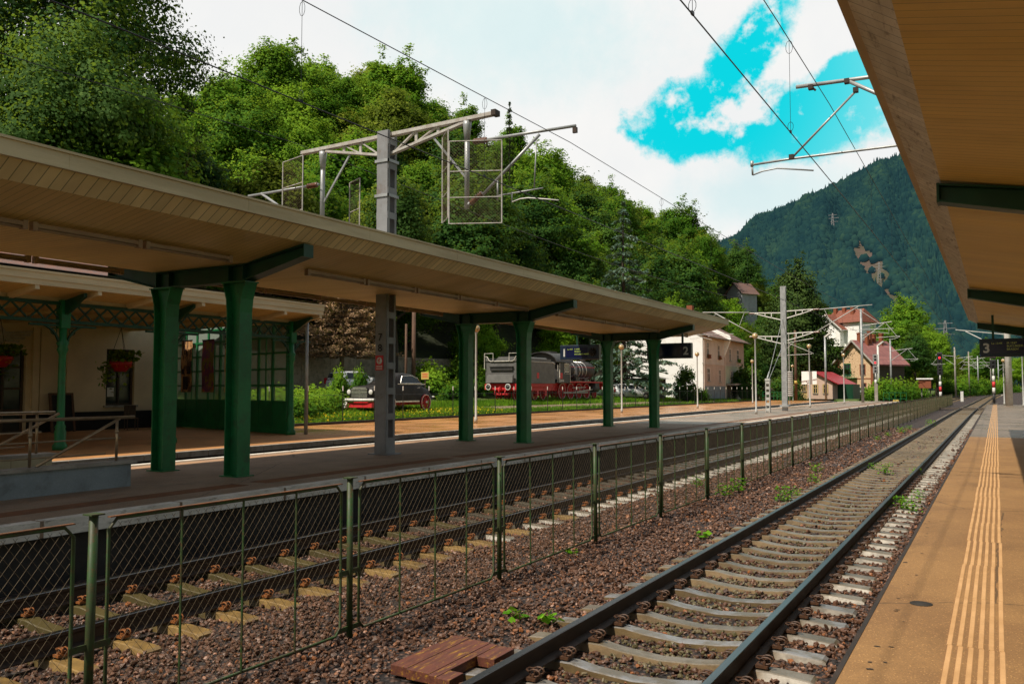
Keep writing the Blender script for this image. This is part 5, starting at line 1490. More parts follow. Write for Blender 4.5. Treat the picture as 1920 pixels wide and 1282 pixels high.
# things on the veranda
def basket(p, label, flow):
    o = thing('hanging_basket', label, 'flower basket', p); o.scale = (1.25, 1.25, 1.2)
    m = MB(); m.lathe([(.001, -.22), (.16, -.22), (.30, -.02), (.33, .06), (.30, .08), (.001, .05)], 16); m.build('pot', M['pot_red'], o)
    m = MB()
    for k in range(3):
        a = k * 2.1; m.tube([(.3 * math.cos(a), .3 * math.sin(a), .06), (0, 0, 1.1)], .007, 5)
    m.tube([(0, 0, 1.1), (0, 0, 1.45)], .008, 5); m.build('chain', M['dark'], o)
    k = 480; a = rng.uniform(0, 2 * PI, k); r = np.abs(rng.normal(.32, .14, k)); drop = np.where((r > .33) & (np.cos(a - .4) < .1), -np.abs(rng.normal(0, .35, k)), rng.uniform(.02, .32, k))
    C = np.c_[r * np.cos(a), r * np.sin(a), .08 + drop]; V, F, T = leaf_quads(C, .11, np.array([0, 0, -.6]), 1.0)
    np_obj('foliage', V, F, M['leaf_basket'], o, tint=T)
    if flow:
        k = 90; a = rng.uniform(0, 2 * PI, k); C = np.c_[.3 * np.cos(a), .3 * np.sin(a), rng.uniform(-.1, .2, k)]
        V, F, T = leaf_quads(C, .07, np.array([0, 0, .3]), 1); np_obj('flowers', V, F, M['flower_orange'], o, tint=T)

basket((-27.6, 19.7, 2.98), 'red bowl hanging basket trailing grass in front of the window', True)
basket((-28.6, 15.95, 3.08), 'orange flowered hanging basket in front of the dark door', True)
o = thing('chalkboard', 'dark chalkboard with wooden frame leaning by the station wall', 'chalkboard', (-30.9, 19.7, .45))
m = MB(); m.box(-.02, .02, -.42, .42, .05, 1.45, M=Matrix.Rotation(-.15, 4, 'Y')); m.build('panel', M['dark'], o)
m = MB()
for a in (-.44, .44): m.box(-.03, .04, a - .04, a + .04, 0, 1.5, M=Matrix.Rotation(-.15, 4, 'Y'))
m.box(-.03, .04, -.44, .44, 1.42, 1.5, M=Matrix.Rotation(-.15, 4, 'Y')); m.build('frame', M['timber_pole'], o)
def chair(p, rz, label):
    o = thing('cafe_chair', label, 'chair', p, rz)
    m = MB(); m.box(-.22, .22, -.22, .22, .44, .48); m.build('seat', M['timber_dark'], o)
    m = MB(); m.box(-.22, .22, .2, .24, .6, .98); m.build('backrest', M['timber_dark'], o)
    for a in (-.2, .2):
        for b_ in (-.2, .2):
            m = MB(); m.tube([(a, b_, 0), (a, b_, .46 if b_ < 0 else .9)], .02, 6); m.build('leg', M['timber_dark'], o)
chair((-30.2, 22.1, .45), 1.2, 'dark wooden chair by the wall, left of the window')
chair((-30.2, 23.4, .45), -1.9, 'dark wooden chair by the wall, under the right side of the window')

# ------------------------------------------------------------------ underpass walls with handrails on the island platform
def parapet(label, x, y0, y1, zb, zt, wall, th, posts, back):
    t = thing('underpass_wall', label, 'parapet', (x, (y0 + y1) / 2, zb))
    m = MB(); m.box(x - th, x, y0, y1, zb, zt); m.build('wall', wall, t, True)
    m = MB(); m.box(x - th - .04, x + .05, y0, y1 + .08, zt, zt + .05); m.build('coping', M['concrete'], t, True)
    xr = x - th / 2
    r = MB()
    r.tube([(xr, y0, zt + .76), (xr, y1 + .12, zt + .76)], .027, 10)
    r.tube([(xr, y0, zt + .42), (xr, y1 - .12, zt + .42)], .012, 8)
    r.tube([(xr, y0, zt + .18), (xr, y1 - .4, zt + .18)], .010, 8)
    r.tube([(xr, back[0], zt + .05), (xr, back[1], zt + .74)], .022, 10)
    ro = r.build('handrail', M['steel_tube'], t, True)
    for y in posts:
        m = MB(); m.tube([(xr, y, zt + .05), (xr, y, zt + .74)], .022, 10); m.lathe([(.032, .5), (.032, .56)], 10, M=Matrix.Translation((xr, y, zt)))
        m.build('rail_post', M['steel_tube'], t, True)
parapet('low blue-grey rendered wall with brown handrail at the stair opening', -12.55, 1.0, 9.2, .5, .88, M['wall_blue'], .22, [7.55, 9.0, 5.9, 4.2], (7.65, 9.05))
parapet('cream tiled low wall with handrail at the far side of the stair opening', -14.5, 1.0, 9.05, .5, .93, M['tile_cream'], .3, [8.85, 7.2, 5.4], (7.85, 9.25))

# ------------------------------------------------------------------ steam engine and tender on a plinth track
EX, EY, EZ = -33.25, 56.6, 1.14
def wheel(parent, x, y, r, spokes, mt, name='wheel', rim='white', w=.12):
    """wheel disc whose axle runs along x, centre height r"""
    m = MB()
    T = Matrix.Translation((x, y, r))
    m.lathe([(r * .86, -w / 2), (r, -w / 2), (r, w / 2), (r * .86, w / 2), (r * .86, -w / 2)], 32, M=T, axis='x')
    o = m.build(name, M[mt], parent)
    s = MB()
    s.lathe([(.001, -w * .5), (r * .2, -w * .5), (r * .2, w * .5), (.001, w * .5)], 14, M=T, axis='x')
    for k in range(spokes):
        a = 2 * PI * k / spokes
        s.beam((x, y + r * .15 * math.cos(a), r + r * .15 * math.sin(a)), (x, y + r * .88 * math.cos(a), r + r * .88 * math.sin(a)), w * .45, r * .09)
    s.build('spokes', M[mt], o)
    q = MB(); q.lathe([(r * .91, w / 2 + .002), (r * .995, w / 2 + .002), (r * .995, w / 2 + .008), (r * .91, w / 2 + .008), (r * .91, w / 2 + .002)], 32, M=T, axis='x'); q.build('rim', M[rim], o)
    return o
def buffers(t, y, s, mt='black'):
    for x in (-.875, .875):
        m = MB(); m.lathe([(.09, 0), (.09, s * .45)], 12, M=Matrix.Translation((x, y, 1.06)), axis='y'); b_ = m.build('buffer', M['red'], t)
        m = MB(); m.lathe([(.001, s * .45), (.20, s * .45), (.20, s * .49), (.001, s * .5)], 20, M=Matrix.Translation((x, y, 1.06)), axis='y'); m.build('buffer_plate', M[mt], b_)
        m = MB(); m.lathe([(.19, s * .455), (.245, s * .455), (.245, s * .495), (.19, s * .505), (.19, s * .455)], 24, M=Matrix.Translation((x, y, 1.06)), axis='y'); m.build('buffer_ring', M['white'], b_)
t = thing('coal_tender', 'black coal tender with red underframe and white-ringed buffers', 'tender', (EX, EY, EZ))
m = MB()
# tank with raised side coamings
m.prism([(-1.48, 1.35), (1.48, 1.35), (1.48, 3.05), (1.40, 3.13), (-1.40, 3.13), (-1.48, 3.05)], .12, 6.3)
for s in (-1, 1): m.prism([(s * 1.48, 3.05), (s * 1.46, 3.32), (s * 1.36, 3.32), (s * 1.36, 3.0)], .4, 5.6)
m.prism([(-1.36, 3.1), (1.36, 3.1), (1.0, 3.45), (-1.0, 3.45)], 1.3, 5.6)
m.build('tank', M['tender_grey'], t)
m = MB(); m.prism([(-1.48, 3.05), (-1.48, 3.42), (-1.30, 3.42), (-1.12, 3.12), (-.98, 3.05), (.98, 3.05), (1.12, 3.12), (1.30, 3.42), (1.48, 3.42), (1.48, 3.05)], .05, .12); m.build('rear_plate', M['tender_grey'], t)
m = MB()
path = [(-1.48, .04, 3.42), (-1.30, .04, 3.42), (-1.12, .04, 3.12), (-.98, .04, 3.05), (.98, .04, 3.05), (1.12, .04, 3.12), (1.30, .04, 3.42), (1.48, .04, 3.42)]
m.tube(path, .028, 6); m.tube([(1.49, .05, 3.07), (1.49, 5.9, 3.07), (1.49, 6.25, 2.95)], .025, 6)
m.build('cream_trim', M['fascia_white'], t)
for s in (-1, 1):
    m = MB(); m.tube([(s * 1.5, -.02, 2.45), (s * 1.5, -.02, 3.66), (s * .72, -.02, 3.66), (s * .72, -.02, 3.1)], .028, 6); m.build('grab_rail', M['fascia_white'], t)
m = MB(); m.box(-1.0, 1.0, .0, .1, 2.35, 2.62); m.box(-1.05, 1.05, -.06, .1, 2.60, 2.66); m.build('rear_locker', M['black'], t)
m = MB(); m.prism([(-.05, 1.4), (-.30, 1.4), (-.22, 1.95), (-.05, 2.0)], -1.15, 1.15, axis='x'); m.build('tool_box', M['tender_grey'], t)
m = MB(); m.box(-1.45, 1.45, -.05, .12, .86, 1.30); m.build('buffer_beam', M['red'], t)
m = MB(); m.box(-1.1, 1.1, .1, 6.3, .75, 1.32); m.box(-1.35, 1.35, .2, 6.2, 1.1, 1.34); m.build('underframe', M['red'], t)
m = MB(); m.tube([(0, -.05, 1.05), (0, -.32, 1.0), (0, -.34, .75), (0, -.28, .5)], .06, 8); m.tube([(-.45, -.05, .9), (-.45, -.2, .7), (-.42, -.2, .4)], .04, 8); m.tube([(.45, -.05, .9), (.45, -.2, .7), (.42, -.2, .4)], .04, 8); m.box(-.6, .6, -.1, .2, .45, .6); m.build('coupling', M['red'], t)
buffers(t, 0, -1)
for y in (.95, 2.35, 3.95, 5.35):
    for x in (-.78, .78): wheel(t, x, y, .47, 8, 'red', rim='lamp_pole', w=.13 if x > 0 else -.13)
    m = MB(); m.box(.95, 1.12, y - .18, y + .18, .35, .75); m.build('axle_box', M['red'], t)
m = MB(); m.box(1.482, 1.492, 3.1, 3.45, 1.75, 2.2); m.build('number_plate', M['red'], t)

t = thing('steam_locomotive', 'black steam locomotive with red wheels displayed on the grass', 'locomotive', (EX, EY + 6.6, EZ))
m = MB(); m.box(-1.45, 1.45, .6, 2.6, 1.42, 3.1); 
m.build('cab', M['black'], t)
m = MB(); m.box(-1.44, 1.44, .1, .6, 1.42, 1.6); m.build('footplate', M['black'], t)
m = MB(); m.box(1.462, 1.47, 1.55, 2.35, 2.35, 3.02); w_ = m.build('window', M['glass_dark'], t)
m = MB()
for z in (2.35, 3.02): m.box(1.463, 1.482, 1.5, 2.4, z - .03, z + .03)
for y in (1.53, 1.95, 2.37): m.box(1.463, 1.484, y - .03, y + .03, 2.35, 3.02)
q = m.build('window_frame', M['fascia_white'], t); q.parent = w_
arc = [(1.62 * math.sin(a) , 3.02 + .98 * math.cos(a)) for a in [(-1 + 2 * k / 16) * 1.42 for k in range(17)]]
m = MB(); m.prism(arc + [(x * .97, z - .05) for x, z in arc[::-1]], -.2, 3.0); m.build('cab_roof', M['black'], t)
m = MB(); m.prism([(x * .9, z - .06) for x, z in arc] , .45, .5); m.build('cab_end', M['tender_grey'], t)
m = MB(); m.box(-.5, .5, .8, 2.0, 3.98, 4.1); m.build('roof_vent', M['black'], t)
m = MB(); m.tube([(1.49, .55, 1.45), (1.49, .55, 3.05)], .03, 6); m.tube([(1.49, .2, 1.45), (1.49, .2, 2.9)], .03, 6); m.tube([(1.475, 2.6, 1.5), (1.475, 2.6, 3.0), (1.475, 1.4, 2.2), (1.475, 2.55, 2.2)], .025, 6); m.build('handrail', M['fascia_white'], t)
def bl(r, y0, y1, zc_): return [(.001, y0), (r, y0), (r, y1), (.001, y1)]
m = MB(); Mb = Matrix.Translation((0, 0, 2.55)); m.lathe([(.82, 2.6), (.80, 7.4)], 28, M=Mb, axis='y')
m.lathe([(.001, 7.4), (.86, 7.4), (.86, 9.1), (.75, 9.22), (.001, 9.25)], 28, M=Mb, axis='y'); m.build('boiler', M['black'], t)
for y in (2.95, 3.8, 4.9, 6.0, 6.6, 7.38):
    m = MB(); m.lathe([(.80, y - .03), (.845, y - .03), (.845, y + .03), (.80, y + .03)], 28, M=Mb, axis='y'); m.build('boiler_band', M['chrome'], t)
for y, r, h, nm in ((3.9, .36, .62, 'steam_dome'), (5.5, .33, .5, 'sand_dome')):
    m = MB(); m.lathe([(r * 1.2, 3.2), (r, 3.35), (r, 3.3 + h * .6), (r * .7, 3.3 + h * .9), (.001, 3.3 + h)], 16, M=Matrix.Translation((0, y, 0))); m.build(nm, M['black'], t)
m = MB(); m.lathe([(.3, 3.3), (.24, 3.5), (.26, 4.05), (.31, 4.1), (.25, 4.12)], 16, M=Matrix.Translation((0, 8.3, 0))); m.build('chimney', M['black'], t)
m = MB(); m.tube([(.86, 2.6, 2.85), (.90, 9.0, 2.85)], .022, 6); m.build('boiler_rail', M['red'], t)
m = MB(); m.lathe([(.14, 1.5), (.17, 2.0), (.12, 2.1), (.15, 2.6), (.05, 2.7)], 12, M=Matrix.Translation((1.12, 4.6, .2))); m.box(.9, 1.25, 4.2, 5.0, 1.62, 1.95); m.tube([(1.0, 3.4, 1.9), (1.1, 4.4, 2.2)], .05, 6); m.tube([(1.05, 5.0, 1.8), (1.05, 7.4, 1.9)], .05, 6); m.box(.9, 1.2, 6.3, 6.8, 1.6, 1.9); m.build('air_pump', M['black'], t)
m = MB(); m.box(-1.4, 1.4, 2.6, 9.6, 1.45, 1.55); m.prism([(9.6, 1.55), (9.75, 1.55), (10.1, 1.25), (10.1, 1.15), (9.7, 1.4), (9.6, 1.4)], -1.4, 1.4, axis='x'); m.build('running_board', M['red'], t)
m = MB()
for s in (-1, 1): m.box(s * .58 - .05, s * .58 + .05, .2, 10.1, .75, 1.4)
m.box(-1.3, 1.3, 9.95, 10.15, .85, 1.3); m.build('frame', M['red'], t)
for y in (2.3, 4.0, 5.65, 7.3):
    for x in (-.78, .78): wheel(t, x, y, .70, 12, 'red', rim='lamp_pole', w=.14 if x > 0 else -.14, name='driving_wheel')
for y in (9.1,):
    for x in (-.78, .78): wheel(t, x, y, .46, 8, 'red', rim='lamp_pole', w=.13 if x > 0 else -.13, name='pilot_wheel')
m = MB(); m.beam((.98, 2.3, .58), (.98, 7.3, .58), .05, .13); m.beam((1.05, 4.0, .58), (1.1, 8.0, .85), .05, .12); m.beam((1.08, 3.9, 1.0), (1.08, 6.6, 1.05), .05, .08); m.beam((1.06, 5.6, .58), (1.08, 5.2, 1.05), .05, .08); m.build('coupling_rods', M['bracket_paint'], t)
for s in (-1, 1):
    m = MB(); m.lathe([(.001, 8.0), (.33, 8.0), (.33, 9.0), (.001, 9.0)], 16, M=Matrix.Translation((s * 1.08, 0, .92)), axis='y'); m.box(s * 1.08 - .3, s * 1.08 + .3, 8.05, 8.95, 1.05, 1.42); m.build('cylinder', M['black'], t)
m = MB(); m.box(1.455, 1.468, .72, 1.15, 1.75, 2.25); m.build('number_plate', M['red'], t)
m = MB(); m.box(1.462, 1.475, .70, 1.4, 1.5, 1.7); m.build('works_plate', M['bracket_paint'], t)
for x, lb in ((EX - .75, 'far rail under the displayed steam engine'), (EX + .75, 'near rail under the displayed steam engine')):
    m = MB(); m.box(x - .04, x + .04, EY - .5, EY + 18, EZ - .13, EZ); tag(m.build('steel_rail', M['rail_side']), lb, 'rail')

# ------------------------------------------------------------------ black vintage motor car on railway wheels
t = thing('rail_car', 'black vintage motor car on red spoked railway wheels behind the garden fence', 'rail car', (-29.95, 35.9, .84))
t.scale = (1.08, 1.08, 1.06)
W = .92
def car_section(y):
    """half widths and heights of the body along its length: (z, halfwidth) from sill to roof"""
    return None
# lower body: lofted rounded sections from front (y=0) to tail (y=5.3)
m = MB(); m.smooth = True
secs = []
# y, half width at sill, half width at belt, z sill, z belt
for (y, ws, wb, z0, z1) in [(0.0, .62, .60, .62, 1.18), (.12, .78, .74, .56, 1.26), (.5, .92, .84, .52, 1.33), (1.2, .98, .86, .50, 1.38), (1.75, .95, .88, .48, 1.42), (3.4, .95, .88, .48, 1.42), (4.1, .98, .86, .50, 1.36), (4.8, .94, .76, .55, 1.18), (5.2, .80, .58, .6, .98), (5.36, .55, .35, .66, .86)]:
    n_ = 10; pts = []
    for k in range(n_ + 1):
        a = k / n_
        # superellipse quarter from sill side to belt then to centre
        if a < .5: u = a / .5; pts.append((ws + (wb - ws) * u ** 2, z0 + (z1 - .08 - z0) * u))
        else: u = (a - .5) / .5; pts.append((wb * math.cos(u * PI / 2) ** .6, z1 - .08 + .08 * math.sin(u * PI / 2)))
    ring = [(x, z) for x, z in pts] + [(-x, z) for x, z in pts[::-1][1:]]
    secs.append([(x, y, z) for x, z in ring])
k = len(secs[0])
for i in range(len(secs) - 1):
    m.add(secs[i] + secs[i + 1], [(j, j + 1, k + j + 1, k + j) for j in range(k - 1)])
m.add(secs[0], [tuple(range(k))]); m.add(secs[-1], [tuple(range(k))])
m.build('body', M['black_gloss'], t)
# cabin with rounded roof
m = MB(); m.smooth = True; secs = []
for (y, wb, wt, zt_) in [(1.55, .84, .80, 1.43), (1.75, .85, .74, 1.62), (2.05, .86, .70, 1.92), (2.45, .86, .68, 2.02), (3.1, .86, .68, 2.03), (3.6, .85, .66, 1.96), (4.05, .82, .62, 1.78), (4.4, .78, .58, 1.55), (4.6, .74, .5, 1.36)]:
    ring = [(wb, 1.34), ((wb + wt) / 2 + .02, 1.34 + (zt_ - 1.34) * .5), (wt, zt_ - .12), (wt * .85, zt_ - .03), (wt * .4, zt_), (-wt * .4, zt_), (-wt * .85, zt_ - .03), (-wt, zt_ - .12), (-(wb + wt) / 2 - .02, 1.34 + (zt_ - 1.34) * .5), (-wb, 1.34)]
    secs.append([(x, y, z) for x, z in ring])
k = len(secs[0])
for i in range(len(secs) - 1): m.add(secs[i] + secs[i + 1], [(j, j + 1, k + j + 1, k + j) for j in range(k - 1)])
m.build('cabin', M['black_gloss'], t)
# side windows and windscreen slightly proud
for s in (-1, 1):
    m = MB(); pr = [(2.2, 1.47), (2.42, 1.84), (3.2, 1.88), (3.75, 1.74), (4.0, 1.47)]
    def sx_(z): return s * (.875 - (z - 1.34) * .25)
    m.add([(sx_(z) + s * .012, y, z) for y, z in pr], [tuple(range(5))]); w_ = m.build('side_window', M['glass_dark'], t)
    f = MB(); pts = [(sx_(z) + s * .016, y, z) for y, z in pr + pr[:1]]; f.tube(pts, .018, 6); q = f.build('window_trim', M['chrome'], t); q.parent = w_
    f = MB(); f.box(s * .90, s * .925, 1.9, 4.3, 1.40, 1.44); f.build('belt_trim', M['chrome'], t)
    f = MB(); f.box(s * .955, s * .985, 1.5, 3.7, .46, .54); f.build('running_trim', M['chrome'], t)
    f = MB(); f.tube([(s * .93, 3.55, 1.22), (s * .97, 3.55, 1.22), (s * .97, 3.75, 1.24)], .014, 6); f.build('door_handle', M['chrome'], t)
    f = MB(); f.lathe([(.001, -.06), (.155, -.05), (.15, .10), (.12, .3)], 18, M=Matrix.Translation((s * .70, .02, 1.0)), axis='y'); h = f.build('headlight', M['black_gloss'], t)
    f = MB(); f.lathe([(.001, -.075), (.10, -.07), (.135, -.05)], 18, M=Matrix.Translation((s * .70, .02, 1.0)), axis='y'); f.build('lens', M['white'], h)
m = MB(); m.add([(-.66, 1.78, 1.58), (.66, 1.78, 1.58), (.60, 2.06, 1.88), (-.60, 2.06, 1.88)], [(0, 1, 2, 3)]); 
for v in range(4): m.v[v] = (m.v[v][0], m.v[v][1] - .04, m.v[v][2] + .03)
m.build('windscreen', M['glass_dark'], t)
m = MB(); m.lathe([(.001, 0), (.1, 0)], 4)
g_ = MB()
for k in range(6): g_.beam((-.50, -.05, .78 + k * .075), (.50, -.05, .78 + k * .075), .05, .035)
g_.beam((0, -.06, .74), (0, -.06, 1.2), .03, .03); g_.beam((-.42, -.05, 1.22), (.42, -.05, 1.22), .06, .05); g_.build('grille', M['chrome'], t)
m = MB(); m.box(-.52, .52, -.03, .02, .74, 1.22); m.build('grille_back', M['dark'], t)
m = MB(); m.tube([(-.98, .12, .60), (-.9, -.1, .60), (-.4, -.18, .60), (.4, -.18, .60), (.9, -.1, .60), (.98, .12, .60)], .085, 10); m.build('front_bumper', M['white'], t)
m = MB(); m.tube([(-.8, 5.3, .72), (-.4, 5.46, .70), (.4, 5.46, .70), (.8, 5.3, .72)], .05, 8); m.build('rear_bumper', M['white'], t)
m = MB(); m.box(-.85, .85, -.12, .05, .22, .46); m.box(-.45, .45, .05, 5.2, .3, .5); m.build('underframe', M['red'], t)
m = MB(); m.prism([(-.12, .18), (-.35, .2), (-.12, .52)], -.92, -.70, axis='x'); m.build('rail_guard', M['white'], t)
for y in (1.15, 4.25):
    for x in (-.80, .97): wheel(t, x, y, .43, 12, 'red', rim='fascia_white', w=.12)
m = MB()
for y in (1.15, 4.25): m.lathe([(.001, 0), (.07, 0), (.06, .05), (.001, .06)], 12, M=Matrix.Translation((1.03, y, .43)), axis='x')
m.build('hub_cap', M['chrome'], t)
for x, lb in ((-30.8, 'far rail under the black vintage rail car'), (-28.9, 'near rail under the black vintage rail car')):
    m = MB(); m.box(x - .035, x + .035, 35.6, 43.0, .62, .815); tag(m.build('steel_rail', M['rail_side']), lb, 'rail')

# ------------------------------------------------------------------ modern parked cars
def modern_car(label, p, rz, paint, Lc=4.05):
    t = thing('parked_car', label, 'car', p, rz)
    m = MB(); m.smooth = True; secs = []
    for (y, w, z0, z1) in [(0, .70, .35, .78), (.08, .82, .28, .92), (.4, .86, .24, 1.0), (1.4, .87, .22, 1.0), (3.0, .87, .22, .96), (3.7, .84, .24, .82), (Lc - .05, .72, .3, .66), (Lc, .6, .35, .58)]:
        ring = [(w * .96, z0), (w, (z0 + z1) / 2), (w * .97, z1 - .06), (w * .85, z1), (-w * .85, z1), (-w * .97, z1 - .06), (-w, (z0 + z1) / 2), (-w * .96, z0)]
        secs.append([(x, y, z) for x, z in ring])
    k = 8
    for i in range(len(secs) - 1): m.add(secs[i] + secs[i + 1], [(j, (j + 1) % k, k + (j + 1) % k, k + j) for j in range(k)])
    m.add(secs[0], [tuple(range(k))]); m.add(secs[-1], [tuple(range(k))]); m.build('body', paint, t)
    m = MB(); m.smooth = True; secs = []
    for (y, wb, wt, zt_) in [(.12, .80, .76, 1.0), (.25, .80, .66, 1.40), (.6, .82, .63, 1.50), (1.6, .83, .62, 1.53), (2.2, .82, .62, 1.46), (2.9, .80, .72, 1.05), (3.1, .8, .78, .96)]:
        secs.append([(wb, y, .95), (wt, y, zt_ - .06), (wt * .8, y, zt_), (-wt * .8, y, zt_), (-wt, y, zt_ - .06), (-wb, y, .95)])
    k = 6
    for i in range(len(secs) - 1): m.add(secs[i] + secs[i + 1], [(j, j + 1, k + j + 1, k + j) for j in range(k - 1)])
    m.build('cabin', paint, t)
    for s in (-1, 1):
        for ya, yb in ((.5, 1.35), (1.43, 2.55)):
            m = MB(); q = [(s * .825, ya, 1.02), (s * .80, yb, 1.02), (s * .66, yb - (.35 if yb > 2 else 0), 1.40), (s * .665, ya + .03, 1.42)]
            m.add([(x + s * .012, y, z) for x, y, z in q], [(0, 1, 2, 3)]); m.build('side_window', M['glass_dark'], t)
        m = MB(); m.box(s * .70, s * .85, -.01, .12, .70, 1.08); m.build('tail_lamp', M['tail_red'], t)
        m = MB(); m.box(s * .86, s * 1.0, 2.55, 2.7, 1.0, 1.12); m.build('mirror', paint, t)
        for y in (.72, 3.25):
            m = MB(); m.lathe([(.001, -.1), (.31, -.1), (.31, .1), (.001, .1)], 18, M=Matrix.Translation((s * .78, y, .31)), axis='x'); w_ = m.build('wheel', M['rubber'], t)
            m = MB(); m.lathe([(.001, 0), (.19, 0)], 14, M=Matrix.Translation((s * .885, y, .31)), axis='x'); m.build('rim', M['chrome'], w_)
    m = MB(); m.add([(-.68, .15, 1.06), (.68, .15, 1.06), (.60, .23, 1.36), (-.60, .23, 1.36)], [(0, 1, 2, 3)]); 
    for v in range(4): m.v[v] = (m.v[v][0], m.v[v][1] - .02, m.v[v][2] + .01)
    m.build('rear_window', M['glass_dark'], t)
    return t
modern_car('white hatchback with red tail lamp parked behind the shrubs by the rail car', (-37.2, 41.9, GZ(-37.6, 43) + .15), -.1, M['car_white'])
modern_car('white car with red tail lamp parked past the front of the steam engine', (-33.5, 79.0, GZ(-33.5, 80)), -.9, M['car_white'])
modern_car('light blue car parked beside the brick house', (-18.5, 151, .75), .6, M['wall_grey'])

# ------------------------------------------------------------------ houses beyond the station
def window(t, x, y, z, w, h, face, deep=.12, frame='white', glass='glass_dark', sill=True, box=None):
    """window in a wall; face 'x' = wall looking +x, 'y' = wall looking -y"""
    def bx_(m, u0, u1, z0, z1, o0, o1):
        if face == 'x': m.box(x + o0, x + o1, y + u0, y + u1, z0, z1)
        else: m.box(x + u0, x + u1, y - o1, y - o0, z0, z1)
    m = MB(); bx_(m, -w / 2, w / 2, z, z + h, -.02, .012); f = m.build('window', M[glass], t)
    m = MB()
    for u in (-w / 2, 0, w / 2): bx_(m, u - .04, u + .04, z, z + h, .0, .03)
    for q in (0, h * .62, h): bx_(m, -w / 2, w / 2, z + q - .04, z + q + .04, .0, .032)
    m.build('window_frame', M[frame], f)
    m = MB()
    bx_(m, -w / 2 - .16, -w / 2, z - .1, z + h + .12, 0, .05); bx_(m, w / 2, w / 2 + .16, z - .1, z + h + .12, 0, .05); bx_(m, -w / 2, w / 2, z + h, z + h + .14, 0, .05)
    m.build('window_surround', M[frame if frame != 'white' else 'wall_pinkwhite'], f)
    if sill:
        m = MB(); bx_(m, -w / 2 - .1, w / 2 + .1, z - .1, z, 0, .14); m.build('sill', M['concrete'], f)
    if box:
        C = np.c_[rng.uniform(-w / 2, w / 2, 120), rng.uniform(.05, .35, 120), rng.uniform(-.15, .3, 120)]
        C = C + np.array([x, y, z]) if face == 'x' else C
        if face == 'x': C = np.c_[x + rng.uniform(.05, .35, 120), y + rng.uniform(-w / 2, w / 2, 120), z + rng.uniform(-.15, .3, 120)]
        V, F, T = leaf_quads(C, .16, np.array([.3, 0, .5]), 1); np_obj('flower_box', V, F, M[box], f, tint=T)
    return f
HX, HY0, HYM, HY1, HZ = -30.0, 98.0, 107.2, 117.0, .45
t = thing('pink_house', 'two-storey pink house with a blank white end wall and tiled roof', 'house', (HX, HY0, HZ))
m = MB()
m.prism([(-10.5, 0), (-.001, 0), (-.001, 7.9), (-5.2, 10.6), (-10.5, 7.9)], .0, .3); m.build('end_wall', M['wall_white'], t)
L1 = HYM - HY0; L2 = HY1 - HY0
m = MB(); m.box(-9.9, 0.0, .301, L1, 4.55, 7.9); m.build('upper_wall', M['wall_pinkwhite'], t)
m = MB(); m.box(-9.9, 0.0, .301, L1, 1.9, 4.55); m.build('middle_wall', M['wall_pink'], t)
m = MB(); m.box(-9.9, 0.02, .301, L1, 0, 1.9); m.build('base_wall', M['wall_blue'], t)
m = MB(); m.box(-9.9, -.05, L1, L2, 4.55, 7.9); m.build('upper_wall', M['wall_pink'], t)
m = MB(); m.box(-9.9, -.05, L1, L2, 0, 4.55); m.build('lower_wall', M['wall_yellowgreen'], t)
m = MB(); m.box(-.05, .06, -.0, L1, 4.5, 4.62); m.box(-.05, .03, L1, L2, 4.5, 4.6); m.tube([(.1, .2, 0), (.1, .2, 7.8)], .06, 6); m.tube([(.08, L1, 0), (.08, L1, 7.8)], .05, 6); m.build('string_course', M['wall_pinkwhite'], t)
m = MB(); m.add([(.75, -.35, 7.75), (.75, L2 + .4, 7.75), (-5.2, L2 + .4, 10.9), (-5.2, -.35, 10.9)], [(0, 1, 2, 3)]); m.add([(-11.2, -.35, 7.75), (-11.2, L2 + .4, 7.75), (-5.2, L2 + .4, 10.9), (-5.2, -.35, 10.9)], [(3, 2, 1, 0)])
m.add([(.75, -.35, 7.62), (.75, L2 + .4, 7.62), (-5.2, L2 + .4, 10.75), (-5.2, -.35, 10.75)], [(0, 1, 2, 3)])
m.build('roof', M['roof_tile_grey'], t)
m = MB(); m.prism([(0, 5.6), (.9, 7.9), (.75, 8.3), (-5.2, 11.2), (-5.3, 10.8), (-.3, 7.8)], L1 - .15, L1 + .15); m.build('party_wall', M['wall_white'], t)
m = MB(); m.beam((.85, -.3, 7.72), (.85, L2 + .4, 7.72), .14, .1); m.build('gutter', M['bracket_paint'], t)
m = MB(); m.box(-3.2, -2.5, 4, 4.7, 9.2, 11.9); m.build('chimney', M['brick'], t)
for y, z, w, h, fl in ((2.0, 5.35, .85, 1.75, 'flower_pink'), (6.6, 5.35, .75, 1.6, 'flower_pink'), (2.2, 2.5, 1.0, 1.5, None), (7.0, 2.4, .7, 1.5, None), (12.0, 5.2, .7, 1.5, None), (15.8, 5.2, .95, 1.5, 'leaf_mid')):
    window(t, .0 if y < L1 else -.05, y, z, w, h, 'x', frame='wall_pinkwhite', box=fl)
window(t, -.05, 12.6, 2.2, .8, 1.6, 'x')
m = MB(); m.box(0, 1.2, 10.0, 14.5, 2.0, 2.25); m.build('balcony_slab', M['concrete'], t)
m = MB(); m.box(-.03, .03, 10.4, 11.5, 0, 2.0); m.build('door', M['timber_dark'], t)
for x, y, lb in ((-31.9, 96.0, 'pale bench by the foot of the white house wall'),):
    t = thing('garden_bench', lb, 'bench', (x, y, .5))
    m = MB(); [m.box(-.8, .8, q * .14 - .3, q * .14 - .2, .45, .48) for q in range(4)]; m.build('seat', M['white'], t)
    m = MB(); [m.box(-.8, .8, .28, .31, .55 + q * .14, .64 + q * .14) for q in range(4)]; m.build('backrest', M['white'], t)
    for q in (-.7, .7):
        m = MB(); m.box(q - .03, q + .03, -.28, .3, 0, .45); m.build('leg', M['timber_dark'], t)

